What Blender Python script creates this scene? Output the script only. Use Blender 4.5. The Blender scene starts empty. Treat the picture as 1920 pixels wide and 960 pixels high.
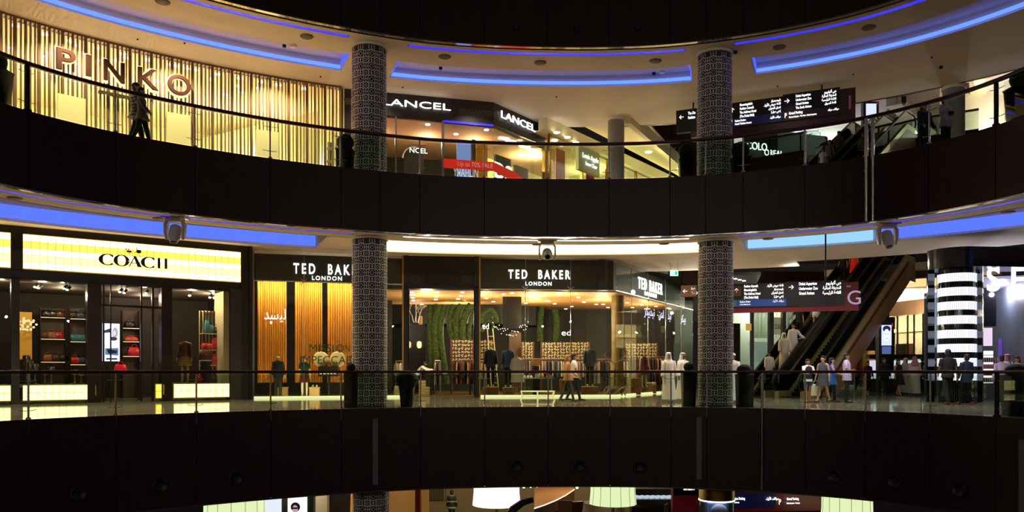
import bpy, math, random
from mathutils import Vector, Matrix
R = random.Random(7)
sc = bpy.context.scene
COL = sc.collection
# ---------------------------------------------------------------- camera, world, exposure
F = 1500.0; CH = 1.12; HY = 695.5          # focal length in pixels of a 1920 wide frame, eye height, horizon row
cam_d = bpy.data.cameras.new('camera'); cam = bpy.data.objects.new('camera', cam_d); COL.objects.link(cam)
cam.location = (0, 0, CH); cam.rotation_euler = (math.pi/2, 0, 0)
cam_d.sensor_width = 36; cam_d.lens = 36*F/1920; cam_d.shift_y = (HY-480)/1920; cam_d.clip_end = 300
sc.camera = cam
w = bpy.data.worlds.new('world'); sc.world = w; w.use_nodes = True
w.node_tree.nodes['Background'].inputs[0].default_value = (0.9, 0.75, 0.65, 1)
w.node_tree.nodes['Background'].inputs[1].default_value = 0.012
sc.view_settings.view_transform = 'Standard'; sc.view_settings.look = 'None'
sc.view_settings.exposure = 0.0; sc.view_settings.gamma = 1; sc.view_settings.use_curve_mapping = False
cy = sc.cycles; cy.max_bounces = 7; cy.diffuse_bounces = 3; cy.glossy_bounces = 4; cy.transparent_max_bounces = 14; cy.caustics_reflective = False; cy.caustics_refractive = False; cy.sample_clamp_indirect = 4
Z1, Z2, ZL = 7.12, 14.24, -6.5             # floor heights: level one, level two, lower ground
CG, CI, C1 = 5.30, 6.00, 11.26             # ceilings: rim soffit over ground, inner ceiling, ceiling over level one
GAIN = {'boutique_lamp': 1.9, 'shop_lamp': 2.6, 'corridor_lamp': 2.2, 'gallery_lamp': 2.6, 'walkway_fill': 3.6, 'window_strip': 1.6, 'lower_lamp': 1.8, 'front_fill': 2.3}   # one dial per kind of lamp
def light(name, kind, loc, power, col, rot=(0, 0, 0), size=None, sy=None, radius=None, cone=None):
    power *= GAIN.get(name, 1)
    d = bpy.data.lights.new(name, kind); d.energy = power; d.color = col
    if kind == 'AREA':
        d.size = size or 1
        if sy: d.shape = 'RECTANGLE'; d.size_y = sy
    else: d.shadow_soft_size = radius or 0.05
    if cone: d.spot_size = math.radians(cone); d.spot_blend = 0.7
    o = bpy.data.objects.new(name, d); COL.objects.link(o); o.location = loc; o.rotation_euler = rot
    return o
WARM = (1, .72, .40); CREAM = (1, .84, .62); COOL = (.85, .9, 1); BLUE = (.12, .16, 1)
# ---------------------------------------------------------------- pixel rays to points at a real depth
def px(x, Y): return (x-960)/F*Y
def zz(y, Y): return CH+(HY-y)/F*Y
def P(x, y, Y): return Vector((px(x, Y), Y, zz(y, Y)))
def lin(c):
    if isinstance(c, str): c = tuple(int(c[i:i+2], 16)/255 for i in (0, 2, 4))
    return tuple(v/12.92 if v <= .04045 else ((v+.055)/1.055)**2.4 for v in c)
# ---------------------------------------------------------------- materials
MT = {}
def mat(name, c, rough=.6, metal=0, emit=None, es=0, spec=.5, noise=0, nscale=8, stretch=None, bump=0, coat=0):
    if name in MT: return MT[name]
    m = bpy.data.materials.new(name); m.use_nodes = True; nt = m.node_tree; b = nt.nodes['Principled BSDF']
    L = lin(c)
    b.inputs['Base Color'].default_value = (*L, 1); b.inputs['Roughness'].default_value = rough
    b.inputs['Metallic'].default_value = metal; b.inputs['Specular IOR Level'].default_value = spec
    if coat: b.inputs['Coat Weight'].default_value = coat
    if emit: b.inputs['Emission Color'].default_value = (*lin(emit), 1); b.inputs['Emission Strength'].default_value = es
    if noise or bump:
        tc = nt.nodes.new('ShaderNodeTexCoord'); mp = nt.nodes.new('ShaderNodeMapping'); n = nt.nodes.new('ShaderNodeTexNoise')
        if stretch: mp.inputs['Scale'].default_value = stretch
        n.inputs['Scale'].default_value = nscale; n.inputs['Detail'].default_value = 4
        nt.links.new(tc.outputs['Object'], mp.inputs[0]); nt.links.new(mp.outputs[0], n.inputs['Vector'])
        if noise:
            r = nt.nodes.new('ShaderNodeMapRange'); r.inputs[1].default_value = .3; r.inputs[2].default_value = .7
            r.inputs[3].default_value = 1-noise; r.inputs[4].default_value = 1+noise
            mx = nt.nodes.new('ShaderNodeVectorMath'); mx.operation = 'SCALE'; mx.inputs[0].default_value = L
            nt.links.new(n.outputs[0], r.inputs[0]); nt.links.new(r.outputs[0], mx.inputs['Scale']); nt.links.new(mx.outputs[0], b.inputs['Base Color'])
        if bump:
            bp = nt.nodes.new('ShaderNodeBump'); bp.inputs['Strength'].default_value = bump; bp.inputs['Distance'].default_value = .02
            nt.links.new(n.outputs[0], bp.inputs['Height']); nt.links.new(bp.outputs[0], b.inputs['Normal'])
    MT[name] = m; return m
def glow(name, c, s): return mat(name, '101010', .5, emit=c, es=s)
def glass(name, tint='FFFFFF', refl=1.0, body=0.0, bodycol='203028', lo=.03):
    if name in MT: return MT[name]
    m = bpy.data.materials.new(name); m.use_nodes = True; nt = m.node_tree; nt.nodes.clear()
    out = nt.nodes.new('ShaderNodeOutputMaterial'); tr = nt.nodes.new('ShaderNodeBsdfTransparent'); gl = nt.nodes.new('ShaderNodeBsdfGlossy')
    tr.inputs[0].default_value = (*lin(tint), 1); gl.inputs['Roughness'].default_value = 0.0
    lw = nt.nodes.new('ShaderNodeFresnel'); lw.inputs[0].default_value = 1.45
    ma = nt.nodes.new('ShaderNodeMath'); ma.operation = 'MULTIPLY'; ma.inputs[1].default_value = refl
    mx = nt.nodes.new('ShaderNodeMixShader'); nt.links.new(lw.outputs[0], ma.inputs[0]); nt.links.new(ma.outputs[0], mx.inputs[0])
    src = tr
    if body:
        df = nt.nodes.new('ShaderNodeBsdfDiffuse'); df.inputs[0].default_value = (*lin(bodycol), 1)
        m2 = nt.nodes.new('ShaderNodeMixShader'); m2.inputs[0].default_value = body
        nt.links.new(tr.outputs[0], m2.inputs[1]); nt.links.new(df.outputs[0], m2.inputs[2]); src = m2
    nt.links.new(src.outputs[0], mx.inputs[1]); nt.links.new(gl.outputs[0], mx.inputs[2]); nt.links.new(mx.outputs[0], out.inputs[0])
    MT[name] = m; return m
def rampmat(name, axis, stops, scale=1.0, rough=.6, emit=0, noise=0):
    """colour bands along one object axis; stops = [(pos, hex)], repeating every `scale` metres"""
    m = bpy.data.materials.new(name); m.use_nodes = True; nt = m.node_tree; b = nt.nodes['Principled BSDF']
    tc = nt.nodes.new('ShaderNodeTexCoord'); sp = nt.nodes.new('ShaderNodeSeparateXYZ'); nt.links.new(tc.outputs['Object'], sp.inputs[0])
    d = nt.nodes.new('ShaderNodeMath'); d.operation = 'DIVIDE'; d.inputs[1].default_value = scale; nt.links.new(sp.outputs[axis], d.inputs[0])
    fr = nt.nodes.new('ShaderNodeMath'); fr.operation = 'FRACT'; nt.links.new(d.outputs[0], fr.inputs[0])
    cr = nt.nodes.new('ShaderNodeValToRGB'); cr.color_ramp.interpolation = 'CONSTANT'
    els = cr.color_ramp.elements
    for i, (p_, c) in enumerate(stops):
        e = els[i] if i < 2 else els.new(p_)
        e.position = p_; e.color = (*lin(c), 1)
    nt.links.new(fr.outputs[0], cr.inputs[0]); nt.links.new(cr.outputs[0], b.inputs['Base Color']); b.inputs['Roughness'].default_value = rough
    if emit: nt.links.new(cr.outputs[0], b.inputs['Emission Color']); b.inputs['Emission Strength'].default_value = emit
    MT[name] = m; return m
# ---------------------------------------------------------------- mesh builder
class B:
    def __init__(s): s.v = []; s.f = []; s.sm = []
    def add(s, vs, fs, smooth=False):
        k = len(s.v); s.v += [tuple(v) for v in vs]
        for f in fs: s.f.append([i+k for i in f]); s.sm.append(smooth)
        return s
    def box(s, c, d, rz=0):
        x, y, z = d[0]/2, d[1]/2, d[2]/2; ca, sa = math.cos(rz), math.sin(rz); vs = []
        for dz in (-z, z):
            for dx, dy in ((-x, -y), (x, -y), (x, y), (-x, y)): vs.append((c[0]+dx*ca-dy*sa, c[1]+dx*sa+dy*ca, c[2]+dz))
        return s.add(vs, [(3, 2, 1, 0), (4, 5, 6, 7), (0, 1, 5, 4), (1, 2, 6, 5), (2, 3, 7, 6), (3, 0, 4, 7)])
    def prism(s, pts, z0, z1):
        n = len(pts); vs = [(p[0], p[1], z0) for p in pts]+[(p[0], p[1], z1) for p in pts]
        return s.add(vs, [list(range(n))[::-1], list(range(n, 2*n))]+[(i, (i+1) % n, n+(i+1) % n, n+i) for i in range(n)])
    def hexa(s, q, off):
        """quad q thickened by vector off"""
        o = Vector(off); vs = [Vector(p) for p in q]; vs = vs+[p+o for p in vs]
        return s.add(vs, [(3, 2, 1, 0), (4, 5, 6, 7), (0, 1, 5, 4), (1, 2, 6, 5), (2, 3, 7, 6), (3, 0, 4, 7)])
    def poly(s, pts, off):
        n = len(pts); o = Vector(off); vs = [Vector(p) for p in pts]; vs = vs+[p+o for p in vs]
        return s.add(vs, [list(range(n))[::-1], list(range(n, 2*n))]+[(i, (i+1) % n, n+(i+1) % n, n+i) for i in range(n)])
    def rings(s, rs, cap=True, close=False):
        n = len(rs[0]); k = len(rs); vs = [p for r in rs for p in r]; fs = []
        for i in range(k if close else k-1):
            j = (i+1) % k
            for a in range(n): b_ = (a+1) % n; fs.append((i*n+a, i*n+b_, j*n+b_, j*n+a))
        s.add(vs, fs, True)
        if cap and not close:
            s.add(rs[0], [list(range(n))[::-1]]); s.add(rs[-1], [list(range(n))])
        return s
    def loft(s, rl, n=14, cap=True):
        """rl = [(cx,cy,cz,rx,ry)] horizontal ellipses"""
        return s.rings([[(c[0]+c[3]*math.cos(2*math.pi*a/n), c[1]+c[4]*math.sin(2*math.pi*a/n), c[2]) for a in range(n)] for c in rl], cap)
    def lathe(s, c, prof, n=24, cap=True):
        return s.loft([(c[0], c[1], c[2]+z, r, r) for r, z in prof], n, cap)
    def tube(s, path, r, n=8, cap=True):
        path = [Vector(p) for p in path]; rs = []; m = len(path)
        up = None
        for i, p in enumerate(path):
            t = (path[min(i+1, m-1)]-path[max(i-1, 0)]).normalized()
            if up is None: up = Vector((0, 0, 1)) if abs(t.z) < .9 else Vector((1, 0, 0))
            a = t.cross(up).normalized(); b_ = a.cross(t).normalized(); up = b_
            rr = r[i] if isinstance(r, (list, tuple)) else r
            rs.append([p+a*rr*math.cos(2*math.pi*k/n)+b_*rr*math.sin(2*math.pi*k/n) for k in range(n)])
        return s.rings(rs, cap)
    def ball(s, c, r, n=14, m=8, jit=0):
        r = r if isinstance(r, (tuple, list)) else (r, r, r); rs = []
        for i in range(1, m):
            th = math.pi*i/m
            rs.append([(c[0]+r[0]*math.sin(th)*math.cos(2*math.pi*k/n)*(1+R.uniform(-jit, jit)), c[1]+r[1]*math.sin(th)*math.sin(2*math.pi*k/n)*(1+R.uniform(-jit, jit)), c[2]-r[2]*math.cos(th)*(1+R.uniform(-jit, jit))) for k in range(n)])
        return s.rings(rs)
    def ribbon(s, pts, wd, f):
        """flat ribbon along 2-D points, mapped to 3-D by f(x, y)"""
        n = len(pts); vs = []
        for i in range(n):
            a = pts[max(i-1, 0)]; b_ = pts[min(i+1, n-1)]; dx, dy = b_[0]-a[0], b_[1]-a[1]; l = math.hypot(dx, dy) or 1
            nx, ny = -dy/l*wd/2, dx/l*wd/2
            vs += [f(pts[i][0]+nx, pts[i][1]+ny), f(pts[i][0]-nx, pts[i][1]-ny)]
        return s.add(vs, [(2*i, 2*i+1, 2*i+3, 2*i+2) for i in range(n-1)])
    def build(s, name, m, parent=None, local=False):
        me = bpy.data.meshes.new(name); me.from_pydata(s.v, [], s.f); me.update()
        me.polygons.foreach_set('use_smooth', s.sm); me.materials.append(m)
        o = bpy.data.objects.new(name, me); COL.objects.link(o)
        if parent is not None:
            o.parent = parent
            if not local: o.matrix_parent_inverse = MW[parent.name].inverted()
        return o
MW = {}
def tag(o, label=None, cat=None, group=None, kind=None):
    if label: o['label'] = label
    if cat: o['category'] = cat
    if group: o['group'] = group
    if kind: o['kind'] = kind
    return o
def thing(name, label, cat, loc=(0, 0, 0), rz=0, group=None):
    o = bpy.data.objects.new(name, None); COL.objects.link(o); o.empty_display_size = .1
    o.location = loc; o.rotation_euler = (0, 0, rz); MW[o.name] = Matrix.Translation(Vector(loc)) @ Matrix.Rotation(rz, 4, 'Z')
    return tag(o, label, cat, group)
def struct(o): o['kind'] = 'structure'; return o
def dup(root, loc, rz=0, label=None, group=None, mats=None, scale=None):
    def cp(o, par):
        c = o.copy(); COL.objects.link(c)
        if par: c.parent = par
        for ch in list(o.children): cp(ch, c)
        return c
    r = cp(root, None); r.location = loc; r.rotation_euler = (0, 0, rz)
    if scale: r.scale = scale if isinstance(scale, tuple) else (scale,)*3
    if label: r['label'] = label
    if group: r['group'] = group
    if mats:
        for o in [r]+list(r.children):
            if o.type == 'MESH' and o.name.split('.')[0] in mats:
                o.material_slots[0].link = 'OBJECT'; o.material_slots[0].material = mats[o.name.split('.')[0]]
    return r
# ---------------------------------------------------------------- lettering (text curves turned into meshes)
AF = {'ا': (0xFE8D, 2), 'ب': (0xFE8F, 4), 'ت': (0xFE95, 4), 'ة': (0xFE93, 2), 'ج': (0xFE9D, 4), 'ح': (0xFEA1, 4), 'خ': (0xFEA5, 4), 'د': (0xFEA9, 2), 'ر': (0xFEAD, 2), 'ز': (0xFEAF, 2), 'س': (0xFEB1, 4), 'ش': (0xFEB5, 4), 'ض': (0xFEBD, 4), 'ع': (0xFEC9, 4), 'ف': (0xFED1, 4), 'ق': (0xFED5, 4), 'ك': (0xFED9, 4), 'ل': (0xFEDD, 4), 'م': (0xFEE1, 4), 'ن': (0xFEE5, 4), 'ه': (0xFEE9, 4), 'و': (0xFEED, 2), 'ي': (0xFEF1, 4), 'أ': (0xFE83, 2), 'ئ': (0xFE89, 4)}
def arab(t):
    out = ''; n = len(t)
    for i, c in enumerate(t):
        if c not in AF: out += c; continue
        b_, k = AF[c]; prev = i > 0 and t[i-1] in AF and AF[t[i-1]][1] == 4; nxt = i < n-1 and t[i+1] in AF and k == 4
        out += chr(b_+(3 if prev and nxt else 1 if prev else 2 if nxt else 0))
    return out[::-1]
TS = bpy.data.scenes.new('scratch')           # letters and bodies are evaluated here, away from the growing scene
def scratch_graph():
    with bpy.context.temp_override(scene=TS, view_layer=TS.view_layers[0]): dg = bpy.context.evaluated_depsgraph_get()
    dg.update(); return dg
def text(t, h, org, dirv, name, m, parent=None, depth=.02, wide=1.0, bold=0.0, align='LEFT', up=Vector((0, 0, 1)), fit=None, mirror=False, space=1.0):
    """letters with cap height h, starting at org, running along dirv"""
    cu = bpy.data.curves.new('t', 'FONT'); cu.body = t; cu.size = h/.7; cu.offset = bold; cu.extrude = 0; cu.resolution_u = 7 if h > .15 else 2; cu.align_x = align; cu.space_character = space
    to = bpy.data.objects.new('t', cu); TS.collection.objects.link(to)
    dg = scratch_graph(); me = bpy.data.meshes.new_from_object(to.evaluated_get(dg))
    bpy.data.objects.remove(to)
    d = Vector(dirv).normalized(); nrm = d.cross(up).normalized()
    if fit and len(me.vertices):
        xs = [v.co.x for v in me.vertices]; wide = fit/(max(xs)-min(xs))
        o0 = min(xs) if align == 'LEFT' else (0 if align == 'CENTER' else max(xs))
    else: o0 = 0
    for v in me.vertices:
        v.co = Vector(org)+d*((v.co.x-o0)*wide*(-1 if mirror else 1))+up*v.co.y+nrm*0
    if depth:
        b = B(); n = len(me.vertices); vs = [v.co.copy() for v in me.vertices]; fs = [list(p.vertices) for p in me.polygons]
        off = nrm*depth
        ed = {}
        for f in fs:
            for i in range(len(f)):
                e = (f[i], f[(i+1) % len(f)]); k = (min(e), max(e)); ed.setdefault(k, []).append(e)
        b.v = [tuple(p) for p in vs]+[tuple(p+off) for p in vs]
        b.f = [list(f) for f in fs]+[[i+n for i in f][::-1] for f in fs]+[[e[0][1], e[0][0], e[0][0]+n, e[0][1]+n] for e in ed.values() if len(e) == 1]
        b.sm = [False]*len(b.f); bpy.data.meshes.remove(me)
        return b.build(name, m, parent)
    b = B(); b.v = [tuple(v.co) for v in me.vertices]; b.f = [list(p.vertices) for p in me.polygons]; b.sm = [False]*len(b.f)
    bpy.data.meshes.remove(me)
    return b.build(name, m, parent)
# ---------------------------------------------------------------- plan of the round void edge
TAB = [(-420, .50), (-200, .616), (-60, .685), (53, .738), (217, .804), (367, .857), (507, .903), (639, .941), (788, .977), (908, .993), (1027, 1.0), (1143, 1.0), (1257, .991), (1393, .965), (1509, .934), (1622, .896), (1741, .845), (1866, .782), (1990, .71), (2150, .61), (2350, .49)]
def _cub(x):
    i = 0
    while i < len(TAB)-2 and x > TAB[i+1][0]: i += 1
    g = lambda j: TAB[max(0, min(len(TAB)-1, j))]
    (x0, y0), (x1, y1), (x2, y2), (x3, y3) = g(i-1), g(i), g(i+1), g(i+2); h = x2-x1; t = (x-x1)/h
    m1 = (y2-y0)/((x2-x0) or 1)*h; m2 = (y3-y1)/((x3-x1) or 1)*h
    return (2*t**3-3*t*t+1)*y1+(t**3-2*t*t+t)*m1+(-2*t**3+3*t*t)*y2+(t**3-t*t)*m2
def E(x, off=0.0):
    Y = 25*_cub(x); p = Vector((px(x, Y), Y))
    if off:
        Ya, Yb = 25*_cub(x-8), 25*_cub(x+8); d = Vector((px(x+8, Yb)-px(x-8, Ya), Yb-Ya)).normalized()
        p = p+Vector((-d.y, d.x))*off
    return p
XS = list(range(-380, 2320, 20))
def band(b, x0, x1, prof, closed=True, step=20, smooth=True, caps=True):
    """sweep profile [(offset, z)] along the void edge between image columns x0 and x1"""
    xs = [x0]+[x for x in range(int(x0//step*step+step), int(x1), step)]+[x1]; rs = []
    for x in xs: rs.append([(*E(x, o), z) for o, z in prof])
    n = len(prof); k = len(xs); fs = []
    for i in range(k-1):
        for a in range(n if closed else n-1): c = (a+1) % n; fs.append((i*n+a, (i+1)*n+a, (i+1)*n+c, i*n+c))
    b.add([p for r in rs for p in r], fs, False)
    if closed and caps: b.add(rs[0], [list(range(n))]); b.add(rs[-1], [list(range(n))[::-1]])
    return b
# ---------------------------------------------------------------- flat shopfront planes
class Pl:
    def __init__(s, a, b):
        """a, b = (image column, depth) of the two ends"""
        s.a = Vector((px(*a), a[1])); s.b = Vector((px(*b), b[1])); s.d = (s.b-s.a).normalized(); s.n = Vector((-s.d.y, s.d.x))
        if s.n.y < 0: s.n = -s.n
    def at(s, x, dep=0):
        k = (x-960)/F; q = s.a+s.n*dep       # (q + t d): X = k Y
        t = (k*q.y-q.x)/(s.d.x-k*s.d.y); return q+s.d*t
    def z(s, x, y, dep=0): return zz(y, s.at(x, dep).y)
    def D3(s): return Vector((s.d.x, s.d.y, 0))
    def N3(s): return Vector((s.n.x, s.n.y, 0))
    def box(s, b, x0, x1, z0, z1, d0, d1, ref=None):
        """box between image columns (measured at depth ref), heights z0..z1 and depths d0..d1 behind the plane"""
        r = d0 if ref is None else ref
        p, q = s.at(x0, r), s.at(x1, r); e = [p+s.n*(d0-r), q+s.n*(d0-r), q+s.n*(d1-r), p+s.n*(d1-r)]
        return b.prism(e, z0, z1)
# ================================================================ MATERIALS
m_wood = mat('dark_wood_panel', '28120B', .42, noise=.25, nscale=3, stretch=(6, 6, .6), spec=.35)
m_black = mat('black_paint', '0C0A09', .5); m_gap = mat('shadow_gap', '050404', .8)
m_steel = mat('brushed_steel', 'B8B4AE', .28, 1); m_chrome = mat('chrome', 'E0DEDA', .1, 1); m_rail = mat('rail_wood', '3A1812', .3, coat=.4)
m_dkmetal = mat('dark_metal', '24201E', .35, .8); m_brass = mat('brass', 'B08A4A', .3, 1)
m_plaster = mat('ceiling_plaster', 'E8DAC6', .8, noise=.03, nscale=1.5); m_white = mat('white_paint', 'E6E2DA', .6)
m_gl = glass('clear_glass', 'E8F2EC', 1.0); m_glshop = glass('shopfront_glass', 'F2F4EE', .8); m_glside = glass('angled_shop_glass', 'F2F4EE', .22); m_glgreen = glass('balustrade_glass', 'EAF4EC', .45)
m_floor = mat('polished_floor_tile', 'A89C88', .06, spec=.75, noise=.15, nscale=.7); m_floor1 = mat('upper_floor_tile', 'B8A88E', .2)
m_cream = mat('cream_wall', 'EBDCA8', .7); m_grey = mat('grey_wall', '4A4440', .7); m_dkgrey = mat('dark_stone', '1C1917', .35, noise=.2, nscale=2)
g_blue = glow('blue_light_strip', '3C50FF', 1.6); g_blue2 = glow('bright_blue_light_strip', '5074FF', 2.2); g_deep = glow('deep_blue_light_strip', '3A34FF', .95)
g_bright = glow('warm_white_light_strip', 'FFF0D0', 4.5); g_cyan = glow('pale_blue_light_strip', '8CC0FF', 1.3); g_white = glow('white_sign_light', 'FFFFFF', 2.2)
g_spot = glow('spotlight_lens', 'FFF6DC', 9); g_bluel = glow('cove_blue_light', '5C7CFF', 1.0)
m_vent = mat('speaker_grille', '6E6052', .7)
JU = [-330, -140, 53, 217, 366, 507, 639, 713, 787, 908, 1026, 1142, 1256, 1323, 1393, 1509, 1622, 1741, 1866, 2010, 2160, 2310]
JG = [-330, -140, 55, 218, 369, 508, 640, 789, 909, 1028, 1144, 1258, 1325, 1430, 1509, 1622, 1743, 1867, 2010, 2160, 2310]
# ================================================================ RIM FASCIAS
def fascia(name, joints, z0, z1, seam, trim=True):
    b = B()
    for a, c in zip(joints, joints[1:]): band(b, a+.7, c-.7, [(0, z0), (0, z1), (.05, z1), (.05, z0)], step=1000 if c-a < 30 else 20)
    struct(b.build(name, m_wood))
    b = B(); band(b, joints[0], joints[-1], [(.06, z0+.02), (.06, z1-.02), (.3, z1-.02), (.3, z0+.02)]); o = struct(b.build('trim_'+seam, m_gap))
    if trim:
        b = B(); band(b, joints[0], joints[-1], [(-.02, z0-.03), (-.02, z0+.005), (.12, z0+.005), (.12, z0-.03)]); struct(b.build('trim_'+seam+'1', m_chrome))
fascia('wall_rim_ground', JG, -2.48, 0, '1'); fascia('wall_rim_level_one', JU, CG, Z1, '2'); fascia('wall_rim_level_two', JU, C1, Z2+.2, '3')
# ================================================================ FLOORS AND CEILINGS
b = B(); band(b, -380, 2310, [(.02, 0), (46, 0), (46, -.3), (.02, -.3)]); struct(b.build('floor', m_floor))
b = B(); band(b, -380, 2310, [(.32, Z1), (8.5, Z1), (8.5, Z1-.3), (.32, Z1-.3)]); struct(b.build('floor_level_one', m_floor1))
b = B(); band(b, -380, 1200, [(8.5, Z1), (30, Z1), (30, Z1-.3), (8.5, Z1-.3)]); struct(b.build('floor_level_one_shops', m_floor1))
b = B(); b.box((0, 55, ZL-.1), (140, 110, .2)); struct(b.build('floor_lower_ground', mat('lower_floor', '3A2E20', .15)))
# rim soffit under level one
b = B()
def slab(b, x0, x1, o0, o1, z, t=.08): band(b, x0, x1, [(o0, z), (o1, z), (o1, z+t), (o0, z+t)])
slab(b, -380, 2310, .12, .58, CG); slab(b, -380, 2310, .74, 1.5, CG)
for x0, x1 in ((674, 764), (1290, 1382)): slab(b, x0, x1, .58, .74, CG)
band(b, -380, 2310, [(1.44, CG), (1.5, CG), (1.5, 6.9), (1.44, 6.9)])
struct(b.build('ceiling_rim', m_plaster))
b = B()
for x0, x1, m_, nm in ((-380, 674, g_deep, 1), (764, 1290, g_bright, 2), (1382, 2310, g_deep, 3)):
    bb = B(); slab(bb, x0+1, x1-1, .585, .735, CG+.004, .03); o = bb.build('cove_light', m_)
    tag(o, ['thin blue light slot curving along the rim soffit above the gridded shop sign', 'thin white light slot in the rim soffit between the two patterned columns', 'thin blue light slot in the rim soffit right of the right column'][nm-1], 'light', kind='structure')
# inner ceiling over the ground floor with its wide cove
b = B()
slab(b, -380, 1160, 8.7, 15.5, CI); slab(b, 1160, 1425, 8.7, 14.6, CI); slab(b, 1425, 2310, 8.7, 12.9, CI)
for x0, x1 in ((688, 752), (1325, 1362)): slab(b, x0, x1, 1.5, 8.7, CI)
slab(b, -380, 2310, 1.5, 8.8, 6.85)
struct(b.build('ceiling_inner', m_plaster))
b = B(); band(b, -380, 2310, [(8.68, CI), (8.68, 6.85), (8.75, 6.85), (8.75, CI)]); struct(b.build('trim_4', m_white))
for x0, x1, m_, lb in ((-380, 688, g_bluel, 'broad blue cove light band over the shop with the gridded sign'), (752, 1325, glow('cove_white_light', 'FFE6B8', 4.2), 'broad warm white cove light band between the two patterned columns'), (1362, 1545, g_cyan, 'pale blue stretch of cove light just right of the right patterned column'), (1545, 2310, g_bluel, 'deep blue cove light band at the far right of the ground level')):
    bb = B(); band(bb, x0+4, x1-1, [(8.56, CI+.08), (8.56, CI+.5), (8.62, CI+.5), (8.62, CI+.08)]); tag(bb.build('cove_light', m_), lb, 'light', kind='structure')
# ceiling over level one: slots, trays
b = B(); TR = [(-380, 686), (768, 1290), (1396, 2310)]; SL = [(-380, 664), (772, 1284), (1372, 2310)]
slab(b, -380, 2310, .3, .52, C1); slab(b, -380, 2310, .72, 1.95, C1); slab(b, -380, 2310, 3.5, 8.25, C1)
for x0, x1 in ((664, 772), (1284, 1372)): slab(b, x0, x1, .52, .72, C1)
for x0, x1 in ((686, 768), (1290, 1396)): slab(b, x0, x1, 1.95, 3.5, C1)
for x0, x1 in TR:
    slab(b, x0-2, x1+2, 1.9, 3.55, C1+.38)
    for o in (1.93, 3.5): band(b, x0, x1, [(o, C1+.05), (o, C1+.4), (o+.04, C1+.4), (o+.04, C1+.05)])
    for x in (x0, x1): band(b, x-1.5, x+1.5, [(1.93, C1+.05), (1.93, C1+.4), (3.52, C1+.4), (3.52, C1+.05)])
struct(b.build('ceiling_level_one', m_plaster))
for i, (x0, x1) in enumerate(TR):
    w_ = ['left', 'middle', 'right'][i]; pl = ['over the slatted shopfront', 'between the two patterned columns', 'over the hanging sign and grey column'][i]
    t = thing('cove_light', 'bright blue light strip along the curved ceiling tray '+pl, 'light', (*E((x0+x1)/2, 3.4), C1+.1))
    bb = B(); band(bb, x0+3, x1-3, [(3.40, C1+.05), (3.40, C1+.15), (3.46, C1+.15), (3.46, C1+.05)]); bb.build('strip', g_blue2, t)
    for x in (x0, x1):
        if 0 < x < 1920:
            bb = B(); s_ = 1 if x == x0 else -1
            band(bb, min(x+s_*2, x+s_*3.5), max(x+s_*2, x+s_*3.5), [(2.0, C1+.06), (2.0, C1+.3), (3.4, C1+.3), (3.4, C1+.06)]); bb.build('strip', g_blue, t)
for i, (x0, x1) in enumerate(SL):
    bb = B(); slab(bb, x0+2, x1-2, .53, .71, C1+.006, .03); tag(bb.build('cove_light', g_deep), 'narrow violet blue light slot nearest the rim '+['over the slatted shopfront', 'between the two patterned columns', 'over the right hanging sign'][i], 'light')
# upper edge of void wall behind level one ceiling
b = B(); band(b, 1180, 2310, [(8.2, C1), (8.2, Z2+.1), (8.35, Z2+.1), (8.35, C1)]); struct(b.build('wall_void_upper', m_wood))
# ================================================================ PATTERNED COLUMNS
m_col = mat('column_recess', '2E2A2C', .6); m_lat = mat('column_lattice', 'F0EAE2', .5)
def lattice(cx, cy, r, z0, z1, cols=10, ch=.39):
    b = B(); cw = 2*math.pi*r/cols; rows = int((z1-z0)/ch+.999)
    f = lambda x, y: (cx+(r+.008)*math.sin(x/r), cy-(r+.008)*math.cos(x/r), min(z1, max(z0, y)))
    wd = .017; arc = lambda ox, oy, ra, a0, a1, n=7: [(ox+ra*math.cos(a0+(a1-a0)*i/n), oy+ra*math.sin(a0+(a1-a0)*i/n)) for i in range(n+1)]
    H = math.pi/2
    for i in range(cols):
        for j in range(rows):
            x0, y0 = i*cw, z0+j*ch; X = lambda u, v: (x0+u*cw, y0+v*ch)
            if y0+ch*.5 > z1: continue
            dm = lambda u, v, d: b.ribbon([X(u-d, v), X(u, v+d), X(u+d, v), X(u, v-d), X(u-d, v)], wd, f)
            ci = lambda u, v, r1, n: b.ribbon([X(u+r1*math.cos(2*math.pi*(k+.5)/n), v+r1*math.sin(2*math.pi*(k+.5)/n)) for k in range(n+1)], wd, f)
            dm(.5, .5, .19); ci(.5, .5, .34, 8); dm(0, 0, .12); ci(0, 0, .25, 12); dm(.5, 0, .07)
            for v in (.23, .77): b.ribbon([X(u/6, v+.03*math.sin(math.pi*u/3-math.pi/2)*(1 if v > .5 else -1)) for u in range(7)], wd, f)
            b.ribbon([X(0, .25), X(0, .75)], wd, f); b.ribbon([X(.5, .84), X(.5, 1.16)], wd, f); b.ribbon([X(.25, .5), X(-.25, .5)], wd, f)
            for u in (.27, .73): b.ribbon([X(u, .84), X(u, 1.16)], wd, f)
    return b
def column(x, z0, z1, label, zl=None):
    c = E(x, 1.22); t = thing('patterned_column', label, 'column', (c.x, c.y, z0)); r = .545
    bb = B(); bb.lathe((c.x, c.y, 0), [(r-.02, z0), (r-.02, z1)], 40); bb.build('shaft', m_col, t)
    lattice(c.x, c.y, r, z0+.05, z1-.08).build('lattice', m_lat, t)
    bb = B(); bb.lathe((c.x, c.y, 0), [(r+.03, z1-.09), (r+.03, z1)], 40); bb.build('collar', m_white, t)
column(709, Z1, C1, 'round column with geometric lattice beside the slatted shopfront on the upper level')
column(1334, Z1, C1, 'round lattice column on the upper level standing in front of the hanging sign')
column(710, 0, CG, 'round lattice column on the ground level between yellow curtains and dark shop doorway')
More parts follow.
